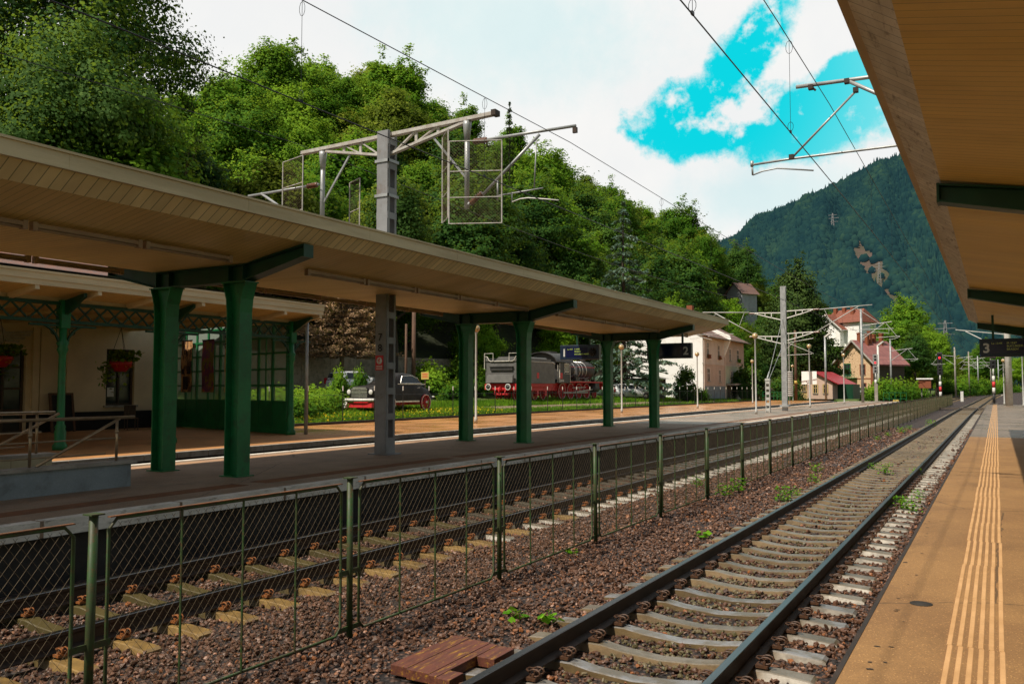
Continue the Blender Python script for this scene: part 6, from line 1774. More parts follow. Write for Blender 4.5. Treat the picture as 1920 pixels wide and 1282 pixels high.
# rotated houses: local x across the gable, y along the ridge
t = thing('brick_house', 'old orange brick and stone house with maroon roof and a row of chimneys', 'house', (-20.6, 152.5, .6), -R(33)); t.scale = (.84, .60, .84)
W2, LL, EV, RG = 4.3, 12.5, 7.4, 11.4
m = MB(); m.prism([(-W2, 0), (W2, 0), (W2, EV), (0, RG - .3), (-W2, EV)], 0, .35); m.build('gable_wall', M['brick_wall'], t)
m = MB(); m.box(W2 - .35, W2, .351, LL, 0, EV); m.box(-W2, -W2 + .35, .351, LL, 0, EV); m.box(-W2, W2, LL, LL + .3, 0, EV); m.build('side_wall', M['timber_dark'], t)  # shade of the side walls put into a dark timber colour
m = MB()
for s in (-1, 1):
    m.add([(s * (W2 + 1.1), -1.2, EV - 1.0), (s * (W2 + 1.1), LL + .8, EV - 1.0), (0, LL + .8, RG), (0, -1.2, RG)], [(0, 1, 2, 3)])
    m.add([(s * (W2 + 1.1), -1.2, EV - 1.2), (s * (W2 + 1.1), LL + .8, EV - 1.2), (0, LL + .8, RG - .2), (0, -1.2, RG - .2)], [(3, 2, 1, 0)])
    m.add([(s * (W2 + 1.1), LL + .8, EV - 1.0), (0, LL + .8, RG), (0, LL + .8, RG - .2), (s * (W2 + 1.1), LL + .8, EV - 1.2)], [(0, 1, 2, 3)])
rf = m.build('roof', M['roof_maroon'], t)
m = MB()
for s in (-1, 1): m.beam((s * (W2 + 1.1), -1.22, EV - 1.1), (0, -1.22, RG - .1), .08, .3)
m.build('barge_board', M['bracket_paint'], t)
for y, x, h in ((1.5, .3, 1.5), (3.6, .9, 1.3), (5.4, .5, 1.9), (7.6, .2, 1.3), (9.6, .8, 1.5)):
    m = MB(); m.box(x - .35, x + .35, y - .35, y + .35, RG - 1.2, RG + h); m.box(x - .45, x + .45, y - .45, y + .45, RG + h - .25, RG + h - .05); m.build('chimney', M['brick'], rf)
for x, z, w, h, fr in ((-1.9, 4.2, 1.5, 2.4, 'green'), (1.9, 4.4, 1.1, 2.0, 'brick'), (2.1, .9, 1.0, 1.8, 'brick')):
    window(t, x, 0, z, w, h, 'y', frame=fr, glass='glass_dark')
m = MB(); m.box(-3.9, .6, -1.3, 0, 3.7, 3.85)
for k in range(9): m.beam((-3.9 + k * .56, -1.25, 3.85), (-3.9 + k * .56, -1.25, 4.75), .05, .05)
for k in range(8): m.beam((-3.9 + k * .56, -1.25, 3.9), (-3.34 + k * .56, -1.25, 4.7), .04, .04); m.beam((-3.34 + k * .56, -1.25, 3.9), (-3.9 + k * .56, -1.25, 4.7), .04, .04)
m.build('balcony', M['green'], t)
m = MB(); m.box(-W2 - .02, W2 + .02, -.05, 0, 3.55, 3.75); m.box(W2 - .5, W2 + .06, -.06, .0, 0, 7.2); m.box(-W2 - .06, -W2 + .5, -.06, .0, 0, 7.2); m.build('brick_band', M['brick'], t)
m = MB(); m.box(4.31, 4.40, 1.0, 1.8, 3.2, 4.9); m.build('sign_panel', M['white'], t)

t = thing('red_roofed_hut', 'low ochre hut with a bright red sheet roof in front of the brick house', 'hut', (-22.0, 124, .6), -R(12)); t.scale = (.88, .88, .88)
m = MB(); m.box(-4.6, -1.0, 0, 7, 0, 2.9); m.build('wall', M['wall_yellow'], t)
m = MB(); m.prism([(-1.0, 0), (3.0, 0), (3.0, 2.5), (1.0, 3.9), (-1.0, 2.7)], -.6, 6.5); m.build('wall', M['wall_pink'], t)
m = MB(); m.add([(-1.5, -1.1, 2.9), (.2, -1.1, 4.35), (.2, 6.8, 4.35), (-1.5, 6.8, 2.9)], [(0, 1, 2, 3)]); m.add([(.2, -1.1, 4.35), (4.2, -1.1, 2.35), (4.2, 6.8, 2.35), (.2, 6.8, 4.35)], [(0, 1, 2, 3)]); m.add([(-5, -.5, 2.9), (-1.0, -.5, 3.3), (-1.0, 7.3, 3.3), (-5, 7.3, 2.9)], [(0, 1, 2, 3)])
m.add([(-1.5, -1.1, 2.8), (.2, -1.1, 4.22), (4.2, -1.1, 2.22), (4.2, -1.1, 2.35), (.2, -1.1, 4.35), (-1.5, -1.1, 2.9)], [(0, 1, 4, 5), (1, 2, 3, 4)]); m.build('roof', M['roof_red'], t)
for x in (-4.0, -3.0, -1.8): window(t, x, 0, 1.2, .6, 1.2, 'y', frame='wall_yellow')
for x in (.3, 1.9): window(t, x, -.6, .9, .6, 1.3, 'y', frame='wall_yellow')
m = MB(); m.box(3.0, 5.4, 1.5, 4.5, 0, 2.3); m.build('lean_to', M['green_dark'], t)
t = thing('notice_board', 'blank cream notice board in front of the red-roofed hut', 'board', (-21.3, 116, .6)); m = MB(); m.box(-.95, .95, -.03, .03, 2.0, 3.7); m.build('panel', M['wall_white'], t); m = MB(); m.tube([(0, .05, 0), (0, .05, 2)], .05, 6); m.build('post', M['timber_dark'], t)

t = thing('white_villa', 'white villa with red tiled roofs and chimneys on the rise behind', 'house', (-38.0, 232, 14.6), -R(28)); t.scale = (.88, .88, .92)
m = MB(); m.prism([(-4.6, -2), (4.6, -2), (4.6, 3.3), (0, 7.0), (-4.6, 3.3)], 0, 8); m.box(4.0, 9.5, 2.0, 10, -4, 4.6); m.build('wall', M['wall_white'], t)
m = MB()
for s in (-1, 1):
    m.add([(s * 5.8, -1, 2.6), (s * 5.8, 9, 2.6), (0, 9, 7.3), (0, -1, 7.3)], [(0, 1, 2, 3)]); m.add([(s * 5.8, -1, 2.4), (s * 5.8, 9, 2.4), (0, 9, 7.05), (0, -1, 7.05)], [(0, 1, 2, 3)])
m.add([(-3, 1.2, 4.6), (10.3, 1.2, 4.6), (8.5, 6, 8.6), (-1.5, 6, 8.6)], [(0, 1, 2, 3)]); m.add([(-3, 11, 4.6), (10.3, 11, 4.6), (8.5, 6, 8.6), (-1.5, 6, 8.6)], [(0, 1, 2, 3)]); m.add([(10.3, 1.2, 4.6), (10.3, 11, 4.6), (8.5, 6, 8.6)], [(0, 1, 2)])
rf = m.build('roof', M['roof_tile'], t)
m = MB()
for s in (-1, 1): m.beam((s * 5.8, -1.02, 2.5), (0, -1.02, 7.15), .1, .35)
m.build('barge_board', M['white'], t)
for x, y, h in ((-.5, 5, 9.3), (2.2, 5.4, 9.5), (5.8, 4.4, 9.0)):
    m = MB(); m.box(x - .5, x + .5, y - .4, y + .4, 6.5, h); m.build('chimney', M['brick'], rf)
window(t, -.2, 0, 3.4, 1.9, 1.5, 'y', frame='timber_dark'); window(t, -1.2, 0, .6, 2.6, 1.6, 'y', frame='timber_dark')
m = MB(); m.box(-4, 2.5, -1.2, 0, .2, .4); [m.box(-4 + k * .5, -3.85 + k * .5, -1.2, -1.1, .4, 1.3) for k in range(13)]; m.build('balcony', M['white'], t)
t = thing('hillside_house', 'small weathered grey house with rust roof among the hillside trees', 'house', (-47.5, 178, 17.5), -R(30)); t.scale = (.72, .72, .72)
m = MB(); m.prism([(-3, -4), (3, -4), (3, 6.5), (0, 9.2), (-3, 6.5)], 0, 6); m.build('wall', M['wall_grey'], t)
m = MB()
for s in (-1, 1): m.add([(s * 3.7, -.7, 5.9), (s * 3.7, 6.7, 5.9), (0, 6.7, 9.5), (0, -.7, 9.5)], [(0, 1, 2, 3)])
m.build('roof', M['roof_tile_grey'], t)
window(t, -1.2, 0, 3.6, .9, 1.3, 'y', frame='timber_dark'); window(t, 1.2, 0, 3.6, .9, 1.3, 'y', frame='timber_dark')
t = thing('cream_house', 'cream house half hidden by trees left of the silver mast', 'house', (-35.0, 154, 1.0), -R(20)); t.scale = (.8, .8, .85)
m = MB(); m.prism([(-4, 0), (4, 0), (4, 8), (0, 11), (-4, 8)], 0, 7); m.build('wall', M['wall_pinkwhite'], t)
m = MB()
for s in (-1, 1): m.add([(s * 4.8, -.7, 7.4), (s * 4.8, 7.7, 7.4), (0, 7.7, 11.3), (0, -.7, 11.3)], [(0, 1, 2, 3)])
m.build('roof', M['roof_tile'], t); window(t, 1.5, 0, 5, 1, 1.4, 'y', frame='timber_dark')
t = thing('timber_shed', 'grey timber shed with rusty red roof beyond the steam engine', 'shed', (-33.6, 84, .85))
m = MB(); m.box(-3, 2.2, 0, 5, 0, 2.3); m.build('wall', M['timber_dark'], t)
m = MB(); m.add([(-3.3, -.4, 2.9), (2.7, -.4, 2.5), (2.7, 5.4, 2.3), (-3.3, 5.4, 2.7)], [(0, 1, 2, 3)]); m.add([(-3.3, -.4, 2.8), (2.7, -.4, 2.4), (2.7, 5.4, 2.2), (-3.3, 5.4, 2.6)], [(0, 1, 2, 3)]); m.build('roof', M['roof_tile'], t)
t = thing('retaining_wall', 'long dark stone retaining wall at the foot of the wooded slope', 'wall', (-43.2, 60, .5))
m = MB()
for y in range(-30, 46, 3): m.box(-.3, .3, y, y + 2.96, 0, 4.1 + .15 * math.sin(y)); m.box(-.36, .36, y, y + 2.97, 4.0 + .15 * math.sin(y), 4.2 + .15 * math.sin(y))
m.build('masonry', M['masonry'], t)
t = thing('board_fence', 'tall brown board fence under the trees left of the dark pine', 'fence', (-28.0, 126, .6))
m = MB()
for k in range(60): m.box(-8 + k * .26, -7.76 + k * .26, 0, .04, 0, 2.5 + .06 * ((k * 7) % 5))
m.build('boards', M['timber_dark'], t)
# thin-post garden fence along the station platform
t = thing('garden_fence', 'thin black wire fence with white-tipped posts along the lawn', 'fence', (-26.95, 27, .5))
y = 24.0
gf = None
while y < 112:
    zg = GZ(-26.95, y)
    if gf is None:
        m = MB(); m.tube([(0, 0, -.1), (0, 0, 1.75)], .022, 6); gf = m.build('post', M['signal_black'], t)
        m = MB(); m.tube([(0, 0, 1.55), (0, 0, 1.78)], .028, 6); q = m.build('white_tip', M['white'], gf); o = gf
    else: o = copy_tree(gf, t)
    o.location = (0, y - 27, zg - .5); y += 2.35
m = MB()
for h in (.25, 1.35):
    m.tube([(-26.95, yy, GZ(-26.95, yy) + h) for yy in yline(24, 112, 4)], .008, 4)
for k in range(0, 260): 
    yy = 24 + k * .34
    m.tube([(-26.95, yy, GZ(-26.95, yy) + .1), (-26.95, yy, GZ(-26.95, yy) + 1.35)], .004, 3, caps=False)
m.build('wires', M['wire'], t, True)
t = thing('garden_gate', 'grey wire gate in front of the white house wall', 'gate', (-31.5, 92, .55))
m = MB()
for x in (-2.2, 0, .15, 2.3): m.tube([(x, 0, 0), (x, 0, 2.2)], .05, 6)
for z in (.3, 2.1): m.tube([(-2.2, 0, z), (0, 0, z)], .035, 6); m.tube([(.15, 0, z), (2.3, 0, z)], .035, 6)
m.tube([(-2.2, 0, .3), (0, 0, 2.1)], .025, 6); m.tube([(2.3, 0, .3), (.15, 0, 2.1)], .025, 6); m.build('frame', M['steel_grey'], t)
t = thing('notice_plate', 'small yellow and red notice on a stake behind the rail car', 'sign', (-30.3, 42.4, .7)); m = MB(); m.box(-.28, .28, -.01, .01, 1.95, 2.4); m.build('plate', M['yellow_plate'], t); m = MB(); m.box(-.02, .02, .01, .04, 0, 2.3); m.build('stake', M['timber_dark'], t)
m = MB(); [m.box(-.2, .2, -.014, -.011, 2.06 + k * .1, 2.1 + k * .1) for k in range(3)]; m.build('lettering', M['red'], t)
m = MB()
for y in yline(24, 116, 1.0)[:-1]: m.box(-26.9, -26.65, y, y + .985, .2, .56)
tag(m.build('lawn_kerb', M['concrete_dark']), kind='structure')
# lattice towers on the mountain
def pylon(p, h, label):
    t = thing('power_pylon', label, 'pylon', p)
    m = MB(); w = h * .09
    for sx in (-1, 1):
        for sy in (-1, 1): m.beam((sx * w, sy * w, -3), (sx * w * .18, sy * w * .18, h), h * .014)
    for k in range(8):
        a = 1 - .82 * k / 8; c = 1 - .82 * (k + 1) / 8
        m.beam((-w * a, -w * a, h * k / 8), (w * c, -w * c, h * (k + 1) / 8), h * .009); m.beam((w * a, -w * a, h * k / 8), (-w * c, -w * c, h * (k + 1) / 8), h * .009)
    for z, l in ((.62, .22), (.78, .26), (.92, .18)): m.beam((-h * l, 0, h * z), (h * l, 0, h * z), h * .014)
    m.build('lattice', M['mast_grey'], t)
pylon(PYL[0], 15, 'grey lattice pylon standing in the brown clearing on the mountain')
pylon(PYL[1], 20, 'small pale lattice pylon above the clearing on the mountain')
pylon(PYL[2], 22, 'lattice pylon at the foot of the mountain beside the right canopy')

# ------------------------------------------------------------------ terrain of the wooded slope
gxs = [-26.68, -27.5, -28.5, -30, -32, -33.5, -36, -39, -42, -43.19, -43.3, -45, -48, -52, -56, -60, -65, -70, -75, -79.3, -84, -95, -120]
gys = list(range(-40, 345, 6))
m = MB()
for y in gys:
    for x in gxs: m.v.append((x, y, GZ(x, y) + (.05 * math.sin(x * 1.7 + y * .9) if x < -28 else 0)))
nx = len(gxs)
for j in range(len(gys) - 1):
    for i in range(nx - 1):
        a = j * nx + i; m.f.append([a, a + 1, a + 1 + nx, a + nx]); m.m.append(1 if gxs[i + 1] < -43.2 else 0); m.sm.append(True)
tag(m.build('hillside_ground', [M['grass_ground'], M['hill_soil']]), kind='structure')
m = MB()   # worn path between the lawn and the engine
for y0_, y1_ in ((48, 112),):
    ys_ = yline(y0_, y1_, 4)
    for a, c in zip(ys_, ys_[1:]):
        xa = -29.2 - .6 * math.sin(a * .05); xb = -29.2 - .6 * math.sin(c * .05)
        pts = []
        for (x, y) in ((xa - .9, a), (xa + 1.3, a), (xb + 1.3, c), (xb - .9, c)): pts.append((x, y, GZ(x, y) + .075))
        m.quad(*pts)
tag(m.build('path', M['dirt']), kind='structure')

# ------------------------------------------------------------------ trees
PROT = {
 'mid': make_broadleaf('broadleaf_tree', 13, 3.9, 3.0, 310, 84, .22, 'leaf_mid', seed=11),
 'bright': make_broadleaf('broadleaf_tree', 12, 3.6, 2.6, 310, 84, .22, 'leaf_bright', seed=12),
 'dark': make_broadleaf('broadleaf_tree', 14, 4.0, 3.2, 297, 84, .23, 'leaf_dark', seed=13, shape=1.15),
 'olive': make_broadleaf('broadleaf_tree', 12.5, 3.8, 3.0, 270, 84, .22, 'leaf_olive', seed=14, gap=.08),
 'pale': make_broadleaf('broadleaf_tree', 11, 3.5, 2.2, 283, 84, .20, 'leaf_pale', seed=15),
 'spire': make_broadleaf('broadleaf_tree', 15.5, 3.0, 3.2, 297, 84, .21, 'leaf_bright', seed=16, shape=1.3),
 'fir': make_conifer('fir_tree', 15, 3.0, 1.8, 'needle_dark', seed=21),
}
LBL = {'mid': 'mid-green leafy tree among the trees of the wooded slope', 'bright': 'bright yellow-green leafy tree among the trees of the wooded slope', 'dark': 'dark green leafy tree among the trees of the wooded slope',
       'olive': 'olive-yellow leafy tree among the trees of the wooded slope', 'pale': 'pale grey-green leafy tree among the trees of the wooded slope', 'spire': 'tall slender bright green tree among the trees of the wooded slope', 'fir': 'dark pointed fir tree among the leafy trees of the wooded slope'}
usedp = {}
def put(kind, x, y, z=None, s=1.0, rz=None, label=None, group=None, sz=None):
    p = PROT[kind]
    if kind in usedp: o = copy_tree(p)
    else: o = p; usedp[kind] = 1
    o.location = (x, y, GZ(x, y) if z is None else z); o.rotation_euler = (0, 0, random.uniform(0, 6.28) if rz is None else rz)
    wd = 1.28 if group == 'trees of the wooded slope' else 1.0
    o.scale = (s * wd, s * wd, s * (sz or 1))
    o['label'] = label or LBL[kind]
    if group: o['group'] = group
    elif 'group' in o: del o['group']
    return o
tr = random.Random(77)
y = -4.0
while y < 262:
    x = -46.5
    row = 0
    while x > -86:
        px_, py_ = x + tr.uniform(-2.0, 2.0), y + tr.uniform(-2.4, 2.4)
        u = (-46 - x) / 40
        if py_ < 60: w = [('dark', 3), ('mid', 3), ('olive', 2), ('pale', 2), ('bright', 1.2)]
        elif u > .55: w = [('bright', 4), ('spire', 2.2), ('mid', 2), ('olive', 1.6), ('fir', .25)]
        else: w = [('mid', 3), ('dark', 4.5), ('olive', 1.6), ('bright', .8), ('pale', 1.2), ('fir', .7)]
        if py_ > 130: w = w + [('bright', 2), ('olive', 1.5)]
        tot = sum(q for _, q in w); r = tr.uniform(0, tot); kind = w[-1][0]
        for k_, q in w:
            if r < q: kind = k_; break
            r -= q
        s = tr.uniform(.7, 1.22) * (.85 if 34 < py_ < 66 else 1)
        ok = not (abs(px_ + 47) < 5 and abs(py_ - 174) < 9)
        if py_ > 130: s *= 1.12
        if ok: put(kind, px_, py_, s=s, group='trees of the wooded slope')
        x -= 6.2 if y < 130 else 7.0; row += 1
    y += 6.6 if y < 140 else 7.4
# trees one can tell apart
PROT['bigdark'] = make_broadleaf('broadleaf_tree', 23, 7.0, 8, 640, 105, .17, 'leaf_dark', seed=31, gap=.12, droop=.2)
put('bigdark', -55.0, 35.0, s=1.25, label='huge dark drooping tree filling the top left corner', z=8)
PROT['maple'] = make_broadleaf('broadleaf_tree', 15, 5.4, 3.0, 480, 100, .18, 'leaf_pale', seed=32, lean=.5)
put('maple', -46.0, 29.0, z=4.5, s=1.15, label='pale green maple tree under the huge dark tree, above the canopy')
PROT['ash'] = make_broadleaf('broadleaf_tree', 16, 3.6, 4, 360, 84, .18, 'leaf_pale', seed=33, shape=1.2)
put('ash', -41.6, 54.0, z=2.0, s=1.0, label='grey-green feathery tree directly behind the truss bracket mast')
PROT['spruce'] = make_conifer('blue_spruce', 17, 5.2, 1.2, 'needle_blue', seed=34, layers=24, per=9, gap=.22, size=.42, droop=.30, open_=1.25, nn=30)
put('spruce', -33.2, 81.5, s=1.05, sz=1.14, label='large blue-grey spruce with open branches left of the white house wall')
PROT['deadfir'] = make_conifer('dead_conifer', 11.5, 4.6, 2.9, 'needle_brown', seed=35, layers=26, per=12, gap=.12, size=.26, droop=.16, open_=1.1, bark='bark_pale', nn=44)
put('deadfir', -39.4, 45.2, s=.92, label='brown dead conifer behind the white hatchback')
PROT['pine'] = make_broadleaf('black_pine', 18.5, 4.7, 1.2, 520, 84, .30, 'needle_dark', seed=36, shape=1.25)
put('pine', -25.6, 131, s=1.0, label='tall dark pine right behind the silver mast')
PROT['lime'] = make_broadleaf('lime_tree', 20, 7.6, 4, 560, 76, .36, 'leaf_mid', seed=37)
put('lime', -17.5, 212, z=.6, s=1.0, label='big round light green tree right of the brick house')
put('mid', -10.5, 192, z=.3, s=.95, label='dark leafy tree beside the round light green tree')
put('dark', -13.5, 182, z=.3, s=.85, label='dark bushy tree right beside the brick house')
put('lime', -2.5, 300, z=1, s=.72, label='round light tree beneath the far pylon')
put('mid', -24.5, 222, z=5, s=.8, label='small round tree right of the white villa')
put('bright', -33.5, 214, z=4, s=.62, label='small bright tree below the white villa')
for i, (x, y, k, s, lb) in enumerate([(-39.5, 118, 'bright', .8, 'bright tree behind the pink house roof'), (-34, 128, 'mid', .72, 'mid-green tree between the pink house and the pine'), (-38.5, 150, 'olive', .9, 'yellowish tree left of the pine top'), (-31, 140, 'dark', .7, 'dark tree behind the board fence'),
        (-42, 160, 'mid', .8, 'mid-green tree below the hillside house'), (-45, 185, 'olive', .8, 'rusty olive tree beside the hillside house'), (-36, 172, 'mid', .9, 'mid-green tree right of the hillside house'), (-33, 118, 'dark', .62, 'dark low tree at the right corner of the pink house'), (-37, 106, 'mid', .9, 'tree rising behind the pink house ridge'),
        (-41, 167, 'mid', .7, 'leafy tree hiding the foot of the hillside house'), (-43.8, 164, 'olive', .72, 'olive tree left of the hillside house'), (-40.6, 176, 'dark', .7, 'dark tree right of the hillside house foot'), (-39, 186, 'bright', .8, 'bright tree behind the pine and the hillside house'), (-46, 196, 'mid', .95, 'tree behind the hillside house'), (-52, 172, 'mid', 1.0, 'tree up the slope left of the hillside house'),
        (-41.3, 66, 'bright', .62, 'bright small tree leaning over the tender'), (-38.6, 77, 'bright', .6, 'bright small tree above the engine boiler'), (-40.5, 90, 'dark', .8, 'dark tree left of the white house wall')]):
    put(k, x, y, s=s, label=lb)
# woods closing the valley behind the tracks
for i in range(46):
    x = -30 + i * 2.1 + tr.uniform(-3, 3); y = 330 + tr.uniform(-14, 40) + abs(x) * .3
    if -6 < x < 10 and y < 335: y += 25
    put(tr.choice(['mid', 'dark', 'bright', 'olive', 'mid', 'fir']), x, y, z=1.0, s=tr.uniform(.7, 1.05), label='distant tree of the wood closing the valley behind the tracks', group='distant trees behind the tracks')
for i in range(16):
    x = -12 + tr.uniform(-4, 3) - i * .1; y = 205 + i * 7; 
    put(tr.choice(['mid', 'dark', 'mid', 'olive']), x - 2, y, z=.5, s=tr.uniform(.35, .6), label='low leafy tree on the green bank left of the far tracks', group='bank trees left of the far tracks')
# a tree in leaf behind the sign 1, bare saplings
PROT['spindly'] = make_broadleaf('bare_sapling', 9, 2.4, 1.0, 60, 10, .22, 'leaf_olive', seed=38, bark='bark_pale', gap=.5)
put('spindly', -44.2, 35.5, s=1.25, label='thin bare grey-stemmed tree behind the middle of the canopy')
put('fir', -58.8, 102.4, s=.85, sz=1.85, label='small fir standing alone on the ridge top')
put('fir', -57.6, 179.5, s=.8, sz=1.0, label='second lone fir beside the tall one on the falling ridge line')
put('fir', -55.9, 179, s=1.0, sz=1.08, label='lone pointed fir on the falling ridge line at right')

# ------------------------------------------------------------------ shrubs and low plants
SH = {'hedge': make_shrub('leafy_shrub', 1.5, 1.7, 3600, .17, 'leaf_mid', 51), 'bright': make_shrub('leafy_shrub', 1.4, 2.2, 3000, .20, 'leaf_mid', 52), 'thuja': make_shrub('upright_shrub', 1.2, 3.2, 3200, .18, 'leaf_dark', 53)}
useds = {}
def shrub(kind, x, y, s, label, group=None, z=None, sz=1.0):
    p = SH[kind]
    if kind in useds: o = copy_tree(p)
    else: o = p; useds[kind] = 1
    o.location = (x, y, (GZ(x, y) if z is None else z)); o.rotation_euler = (0, 0, random.uniform(0, 6.28)); o.scale = (s, s, s * sz); o['label'] = label
    if group: o['group'] = group
    elif 'group' in o: del o['group']
for i, (x, y) in enumerate([(-29.2, 29.6), (-30.0, 31.8), (-31.4, 33.4), (-32.2, 35.4), (-31.6, 30.6), (-33.3, 33.2), (-29.0, 27.0), (-30.6, 27.8)]):
    shrub('hedge', x, y, random.uniform(.85, 1.1), 'dense green garden shrub left of the black rail car', 'shrubs left of the rail car', sz=.78)
for i, (x, y) in enumerate([(-35.0, 41.8), (-34.6, 39.4)]):
    shrub('bright', x, y, .42, ['tall leafy sprout in front of the white hatchback', 'second leafy sprout in front of the white hatchback, further left'][i], sz=2.3)
for i, (x, y, s) in enumerate([(-37.5, 58, 1.3), (-38.5, 54.0, 1.1), (-36.2, 51.6, .9), (-34.0, 51.0, .7), (-37.6, 62.6, 1.2), (-39.6, 68, 1.2)]):
    shrub('bright', x, y, s, 'bright green bush between the rail car and the tender', 'bushes behind the rail car')
shrub('thuja', -29.4, 89.5, 1.0, 'dark upright bush against the white house wall', sz=1.25)
shrub('hedge', -28.7, 91.5, .9, 'low rounded bush beside the upright one at the white wall')
shrub('thuja', -28.6, 111.5, 1.6, 'large round bush at the right corner of the pink house', sz=.9)
for i, (x, y, s) in enumerate([(-29.5, 121, 1.2), (-26.2, 121.5, 1.3), (-24.2, 120, 1.2), (-32, 120, 1.3), (-22.6, 134, 1.3)]):
    shrub('thuja', x, y, s, 'dark bush along the board fence under the pine', 'bushes along the board fence')
for i, (x, y, s) in enumerate([(-14.6, 143, 1.7), (-13.6, 152, 1.6), (-16.5, 140, 1.1), (-12.5, 160, 1.5)]):
    shrub('hedge', x, y, s * 1.1, 'leafy bush around the striped signal by the brick house', 'bushes around the brick house', z=.2)
for i in range(14):
    shrub(tr.choice(['bright', 'hedge', 'hedge']), -8.5 + i * .9 + tr.uniform(-1, 1), 200 + i * 8, tr.uniform(1.2, 2.2), 'yellow-green bush on the bank beside the far tracks', 'bushes on the far bank', z=.4)

# weeds on the ballast
def weed(name, k, r, h, size, seed, lm='leaf_weed'):
    r_ = np.random.default_rng(seed); root = thing(name, 'x', 'weed')
    a = r_.uniform(0, 2 * PI, k); rr = r * np.sqrt(r_.random(k)); C = np.c_[rr * np.cos(a), rr * np.sin(a), r_.uniform(.02, h, k)]
    V, F, T = leaf_quads(C, size, np.c_[np.cos(a), np.sin(a), np.full(k, .2)], 2.2, wid=.42); np_obj('leaves', V, F, M[lm], root, tint=T)
    m = MB()
    for q in range(min(k, 12)): m.tube([(0, 0, -.03), tuple(C[q] * np.array([.5, .5, .7])), tuple(C[q])], .003, 4)
    m.build('stems', M['leaf_weed'], root)
    return root
w1 = weed('weed_rosette', 13, .12, .10, .10, 1); w1.location = (-4.28, 7.62, -.22); w1['label'] = 'small bright weed rosette on the gravel, left of a pair'
w2 = copy_tree(w1); w2.location = (-3.97, 7.72, -.22); w2.rotation_euler = (0, 0, 2); w2['label'] = 'small bright weed rosette on the gravel, right of a pair'
w3 = copy_tree(w1); w3.location = (-5.28, 11.02, -0.24); w3.rotation_euler = (0, 0, 1); w3.scale = (.8, .8, .8); w3['label'] = 'tiny weed at the foot of the fence near the third post'
w4 = copy_tree(w1); w4.location = (-4.11, 13.27, -0.24); w4.rotation_euler = (0, 0, 4); w4['label'] = 'small weed alone in the gravel between fence and rail'
wt = weed('weed_clump', 85, .26, .40, .075, 2)
WP = [(-5.24, 18.57, -0.24), (-5.15, 19.5, -0.24), (-3.89, 18.33, -0.24), (-3.85, 19.36, -0.24), (-4.01, 22.28, -0.24), (-4.47, 25.11, -0.24), (-4.76, 41.81, -0.24), (-4.67, 45.28, -0.24), (-4.39, 48.81, -0.24), (-4.38, 53.42, -0.24), (-3.2, 26.73, -0.24), (-1.67, 18.25, -0.24), (-1.46, 17.96, -0.24), (-1.51, 20.18, -0.24), (-1.93, 25.23, -0.24), (-3.54, 57.72, -0.24), (-2.73, 25.59, -0.24), (-3.51, 22.56, -0.24), (-6.28, 20.06, -0.24), (-1.71, 18.66, -0.24)]
for i, p in enumerate(WP):
    o = wt if i == 0 else copy_tree(wt)
    o.location = p; s = random.uniform(.35, .72) * (1 + p[1] / 75); o.scale = (s, s, s * .9); o.rotation_euler = (0, 0, random.uniform(0, 6)); tag(o, 'leafy green weed clump growing through the gravel by the rails', 'weed', 'weeds along the open track')

# lawn grass and flowers
def blades(count, xr, yr, h, mt, name, yellow=False):
    X = rng.uniform(xr[0], xr[1], count); Y = rng.uniform(yr[0], yr[1], count)
    keep = np.ones(count, bool)
    pth = np.abs(X + 29.0 + .6 * np.sin(Y * .05)) < 1.05
    keep &= ~(pth & (Y > 48))
    X, Y = X[keep], Y[keep]; k = len(X)
    Z = np.array([GZ(a, b) for a, b in zip(X, Y)])
    hh = h * rng.uniform(.5, 1.4, k); a = rng.uniform(0, 2 * PI, k); w = .02 + .0006 * Y
    dx, dy = np.cos(a) * w, np.sin(a) * w; lx, ly = rng.normal(size=k) * .35 * hh, rng.normal(size=k) * .35 * hh
    V = np.stack([np.c_[X - dx, Y - dy, Z], np.c_[X + dx, Y + dy, Z], np.c_[X + lx, Y + ly, Z + hh]], 1).reshape(-1, 3)
    T = np.clip(.5 + .35 * np.sin(X * .9) * np.sin(Y * .7) + rng.normal(size=k) * .16, 0, 1)
    tag(np_obj(name, V, np.arange(3 * k).reshape(k, 3), mt, tint=T), kind='stuff')
blades(46000, (-33.2, -26.98), (26.4, 60), .24, M['blade'], 'grass')
blades(24000, (-34.5, -26.98), (60, 112), .30, M['blade'], 'grass')
blades(12000, (-31.7, -30.2), (56, 78), .22, M['blade'], 'tall_grass')
k = 2600; X = rng.uniform(-28.8, -27.0, k); Y = rng.uniform(26, 47, k); Z = np.array([GZ(a, b) for a, b in zip(X, Y)]) + rng.uniform(.1, .38, k)
V, F, T = leaf_quads(np.c_[X, Y, Z], .09, np.array([0, 0, .3]), 1)
tag(np_obj('flower_patch', V, F, M['flower_yellow'], tint=np.clip(T * 1.25, 0, 1)), kind='stuff')

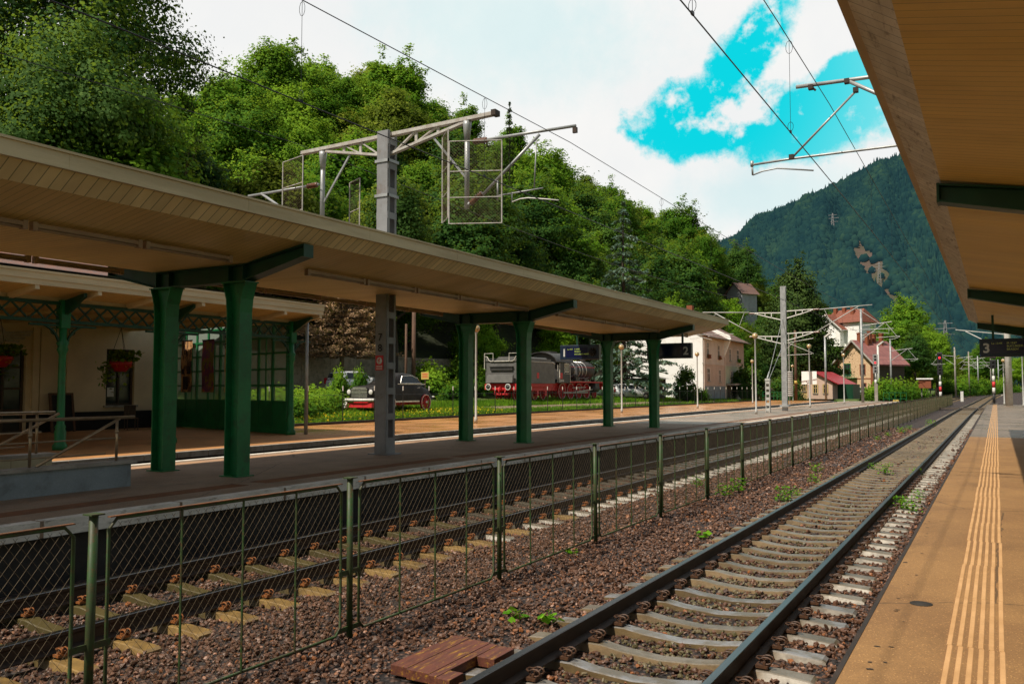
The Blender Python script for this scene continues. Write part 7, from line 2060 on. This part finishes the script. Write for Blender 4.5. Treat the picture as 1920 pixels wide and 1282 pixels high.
# ------------------------------------------------------------------ forested mountain
RIDGE = [(-608, 1203, 109.9), (-506.3, 1201.1, 145.1), (-417.6, 1192.2, 174.1), (-341, 1176.7, 198.9), (-304, 1174, 211.2), (-273.6, 1167.3, 226.6), (-228.3, 1157.7, 241.4), (-197.8, 1151.4, 250.4), (-173.7, 1141.7, 257.5), (-146.8, 1133.4, 266.3), (-120.8, 1124.8, 272.6), (-85.5, 1121.3, 282.9), (-29.3, 1117.7, 298), (36, 1131, 313), (119.7, 1154.9, 325.9), (233, 1207.5, 334.5)]
FOOT = [(-274.8, 442.2, 11), (113.4, 560, 9.4)]
RA = np.array(RIDGE); tR = np.linspace(0, 1, len(RA))
def mount(t, s):
    """t along the ridge 0..1, s from the ridge (0) to the foot (1), s<0 behind"""
    r = np.stack([np.interp(t, tR, RA[:, i]) for i in range(3)], -1)
    f0, f1 = np.array(FOOT[0]), np.array(FOOT[1]); f = f0 + (f1 - f0) * np.asarray(t)[..., None]
    f = f.copy(); f[..., 2] = 2
    ss = np.asarray(s)[..., None]
    p = r + (f - r) * ss
    u = np.clip(np.asarray(s), 0, 1); zz = r[..., 2] * (1 - u) ** 1.0 + 2 * u + r[..., 2] * .10 * np.sin(u * PI)
    gul = (np.sin(np.asarray(t) * 41 + u * 3) * 7 + np.sin(np.asarray(t) * 97 + u * 8) * 4 + np.sin(np.asarray(t) * 23 - u * 6) * 8) * np.sin(np.clip(u * 1.15, 0, 1) * PI)
    p[..., 2] = np.where(np.asarray(s) < 0, r[..., 2] + np.asarray(s) * 260, zz + gul)
    return p
na, nb_ = 140, 60
T_, S_ = np.meshgrid(np.linspace(0, 1, na), np.linspace(-.35, 1.05, nb_))
Pm = mount(T_.ravel(), S_.ravel())
Fm = []
for j in range(nb_ - 1):
    for i in range(na - 1):
        a = j * na + i; Fm.append((a, a + 1, a + 1 + na, a + na))
def mountain_mat():
    m, nt, b = nt_new('mountain_slope')
    v = coords(nt)
    c = mixc(nt, ramp(nt, noise(nt, v, .02, 6, .7), .35, .65), (.075, .058, .042), (.05, .058, .03))
    c = mixc(nt, ramp(nt, noise(nt, v, .09, 5, .7), .5, .62), c, (.095, .06, .05))
    nt.links.new(c, b.inputs['Base Color']); b.inputs['Roughness'].default_value = 1
    return m
tag(np_obj('mountain', Pm, np.array(Fm), mountain_mat(), smooth=True), kind='structure')
def forest_mat():
    m, nt, b = nt_new('hazy_forest')
    at = N(nt, 'ShaderNodeAttribute'); at.attribute_name = 'tint'
    cr = N(nt, 'ShaderNodeValToRGB'); e = cr.color_ramp.elements
    e[0].color = rgb((.003, .012, .015)); e[1].color = rgb((.022, .046, .022)); q = e.new(.5); q.color = rgb((.009, .026, .021))
    nt.links.new(at.outputs['Fac'], cr.inputs[0])
    v = coords(nt)
    c = mixc(nt, .6, cr.outputs[0], mixc(nt, noise(nt, v, .5, 5, .8), (.35, .35, .4), (1.7, 1.7, 1.6)), 'MULTIPLY')
    nt.links.new(c, b.inputs['Base Color']); b.inputs['Roughness'].default_value = 1; b.inputs['Specular IOR Level'].default_value = 0
    # distance haze painted as a faint blue glow of the trees
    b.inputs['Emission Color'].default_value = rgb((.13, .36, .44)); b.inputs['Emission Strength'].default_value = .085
    return m
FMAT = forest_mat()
# scatter trees: rounded crowns and pointed ones
IV2 = []
def forest(count):
    t = rng.uniform(.02, .985, count); s = rng.uniform(-.03, 1.0, count) ** 1.0
    P = mount(t, s)
    # brown power-line clearing
    keep = np.ones(count, bool)
    a, c, e = np.array((-105.2, 747.7, 125)), np.array((-66, 636, 75)), np.array((-48.6, 590.5, 44))
    def seg(p, q, w0, w1):
        d = q - p; u = ((P - p)[:, :2] @ d[:2]) / (d[:2] @ d[:2]); n_ = np.array([-d[1], d[0]]) / np.linalg.norm(d[:2])
        off = np.abs((P - p)[:, :2] @ n_); return (u > 0) & (u < 1) & (off < w0 + (w1 - w0) * u)
    keep &= ~seg(a, c, 9, 8); keep &= ~seg(c, e, 8, 4)
    keep |= (rng.random(count) < .06)
    P = P[keep]; t = t[keep]; s = s[keep]; k = len(P)
    con = (rng.random(k) < np.where((t > .66) & (np.sin(t * 60) + np.sin(s * 17 + t * 20) > -.2), .55, .07))
    V = IV[None] * rng.uniform(.72, 1.25, (k, 12, 1))
    r = rng.uniform(2.3, 4.6, k); h = r * rng.uniform(.9, 1.35, k)
    V = np.einsum('kij,kvj->kvi', rotmats(k), V)
    R_ = np.where(con, r * .62, r); H_ = np.where(con, r * 1.9, h)
    taper = np.where(con[:, None], np.clip(1.15 - .85 * (V[:, :, 2] + 1) * .62, .12, 1.3), 1)
    V = np.stack([V[:, :, 0] * R_[:, None] * taper, V[:, :, 1] * R_[:, None] * taper, V[:, :, 2] * H_[:, None] + H_[:, None] * .55], -1)
    V = V + P[:, None, :]
    F = (IF[None] + (np.arange(k) * 12)[:, None, None]).reshape(-1, 3)
    tt = .5 + .16 * np.sin(t * 37 + s * 11) + .10 * np.sin(t * 83 - s * 23) + rng.normal(size=k) * .12 - .22 * con
    tt = tt + .12 * (s - .4)
    tf = np.repeat(tt, 20) + rng.normal(size=k * 20) * .08
    return V.reshape(-1, 3), F, np.clip(tf, 0, 1)
V, F, T = forest(46000)
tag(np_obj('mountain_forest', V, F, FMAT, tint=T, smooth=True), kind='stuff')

# ------------------------------------------------------------------ sky, sun and camera
w = bpy.data.worlds.new('World'); sc.world = w; w.use_nodes = True
nt = w.node_tree; bg = nt.nodes['Background']
SUN_DIR = Vector((-.29, -.64, 1.0)).normalized()
el = math.asin(SUN_DIR.z); az = math.atan2(SUN_DIR.x, SUN_DIR.y)
sky = N(nt, 'ShaderNodeTexSky', sky_type='NISHITA'); sky.sun_disc = False; sky.sun_elevation = el; sky.sun_rotation = az % (2 * PI)
sky.air_density = 1.0; sky.dust_density = .6; sky.ozone_density = 2.0
tc = N(nt, 'ShaderNodeTexCoord'); dirv = tc.outputs['Generated']
SKYS = .11
base = mixc(nt, 1.0, sky.outputs[0], (SKYS * 1.25, SKYS * 1.0, SKYS * .72), 'MULTIPLY')
def vdot(v):
    n = N(nt, 'ShaderNodeVectorMath', operation='DOT_PRODUCT'); nt.links.new(dirv, n.inputs[0]); n.inputs[1].default_value = v; return n.outputs['Value']
def vnoise(scale, detail=8, rough=.6, off=(0, 0, 0)):
    mp = N(nt, 'ShaderNodeMapping'); mp.inputs['Location'].default_value = off; nt.links.new(dirv, mp.inputs[0])
    return noise(nt, mp.outputs[0], scale, detail, rough)
edge = vnoise(9, 10, .66, (.3, .1, .7)); edge2 = vnoise(26, 8, .7, (1.3, .4, .2))
wob = math_n(nt, 'ADD', math_n(nt, 'MULTIPLY', math_n(nt, 'SUBTRACT', edge, .5), .42), math_n(nt, 'MULTIPLY', math_n(nt, 'SUBTRACT', edge2, .5), .34))
def hole(d, ax1, ax2, r1, r2, soft=.22):
    """open patch between the clouds around direction d"""
    d = Vector(d); a = Vector(ax1).normalized(); a = (a - d * a.dot(d)).normalized(); b_ = d.cross(a)
    u = math_n(nt, 'DIVIDE', vdot(a), r1); v_ = math_n(nt, 'DIVIDE', vdot(b_), r2)
    q = math_n(nt, 'SQRT', math_n(nt, 'ADD', math_n(nt, 'MULTIPLY', u, u), math_n(nt, 'MULTIPLY', v_, v_)))
    q = math_n(nt, 'ADD', q, math_n(nt, 'MULTIPLY', wob, 3.3))
    front = math_n(nt, 'GREATER_THAN', vdot(d), .2)
    f = N(nt, 'ShaderNodeMapRange', interpolation_type='SMOOTHSTEP'); nt.links.new(q, f.inputs[0]); f.inputs[1].default_value = 1 + soft; f.inputs[2].default_value = 1 - soft
    f.inputs[3].default_value = 0; f.inputs[4].default_value = 1
    return math_n(nt, 'MULTIPLY', f.outputs[0], front)
UPV = (0, 0, 1)
hs = [hole((-0.2694, 0.9154, 0.2993), (0.1447, 0.0381, 0.0115), UPV, .088, .044, .20), hole((-0.2249, 0.9062, 0.3581), (0.061, -0.0114, 0.0657), UPV, .078, .030, .22), hole((-0.1665, 0.9428, 0.2888), (0.1298, 0.0156, 0.0243), UPV, .085, .040, .26),
      hole((-0.1217, 0.9367, 0.3283), (0.0631, 0.0012, 0.02), UPV, .045, .022, .15)]
hv = hs[0]
for h_ in hs[1:]: hv = math_n(nt, 'MAXIMUM', hv, h_)
puff = vnoise(15, 7, .6, (.7, 1.9, .3))
hv = math_n(nt, 'MULTIPLY', hv, ramp(nt, puff, .36, .47))
veil = math_n(nt, 'MULTIPLY', hole((-0.4533, 0.7947, 0.4036), (1, .6, -.1), UPV, .13, .075, .7), .24)
veil2 = math_n(nt, 'MULTIPLY', hole((-0.2154, 0.9533, 0.2119), (1, .4, 0), UPV, .09, .035, .7), .22)
hv = math_n(nt, 'MAXIMUM', hv, math_n(nt, 'MAXIMUM', veil, veil2))
cl1 = vnoise(4.2, 9, .62, (2.2, .6, .1))
white = mixc(nt, ramp(nt, cl1, .35, .7), (.95, .94, .92), (.88, .89, .89))
blue = mixc(nt, ramp(nt, vdot((-0.2815, 0.8976, 0.3393)), .972, .998), (.22, .78, .84), (.004, .68, .78))
vis = mixc(nt, hv, white, blue)
# bright cloud bank over the valley ahead; plain sky elsewhere
bank = N(nt, 'ShaderNodeMapRange', interpolation_type='SMOOTHSTEP'); nt.links.new(vdot((-0.4348, 0.81, 0.3934)), bank.inputs[0]); bank.inputs[1].default_value = .62; bank.inputs[2].default_value = .80
fin = mixc(nt, bank.outputs[0], base, vis)
nt.links.new(fin, bg.inputs[0]); bg.inputs[1].default_value = 1.0

ld = bpy.data.lights.new('sun', 'SUN'); ld.energy = 5.0; ld.angle = R(.6); ld.color = (1.0, .92, .79)
lo = bpy.data.objects.new('sun', ld); col.objects.link(lo); lo.rotation_euler = (-SUN_DIR).to_track_quat('-Z', 'Y').to_euler(); lo.location = (0, 0, 60)

cam = bpy.data.cameras.new('camera'); co = bpy.data.objects.new('camera', cam); col.objects.link(co); sc.camera = co
cam.sensor_width = 36; cam.sensor_fit = 'HORIZONTAL'; cam.lens = 36 * 1590 / 1920
cam.clip_start = .05; cam.clip_end = 9000
co.location = (0, 0, 2.126); co.rotation_euler = (PI / 2 + R(3.1), 0, R(29.7))
sc.view_settings.view_transform = 'Standard'; sc.view_settings.look = 'None'; sc.view_settings.exposure = 0; sc.view_settings.gamma = 1
sc.cycles.max_bounces = 6; sc.cycles.diffuse_bounces = 3; sc.cycles.transparent_max_bounces = 12; sc.cycles.caustics_reflective = False; sc.cycles.caustics_refractive = False
sc.cycles.sample_clamp_indirect = 4
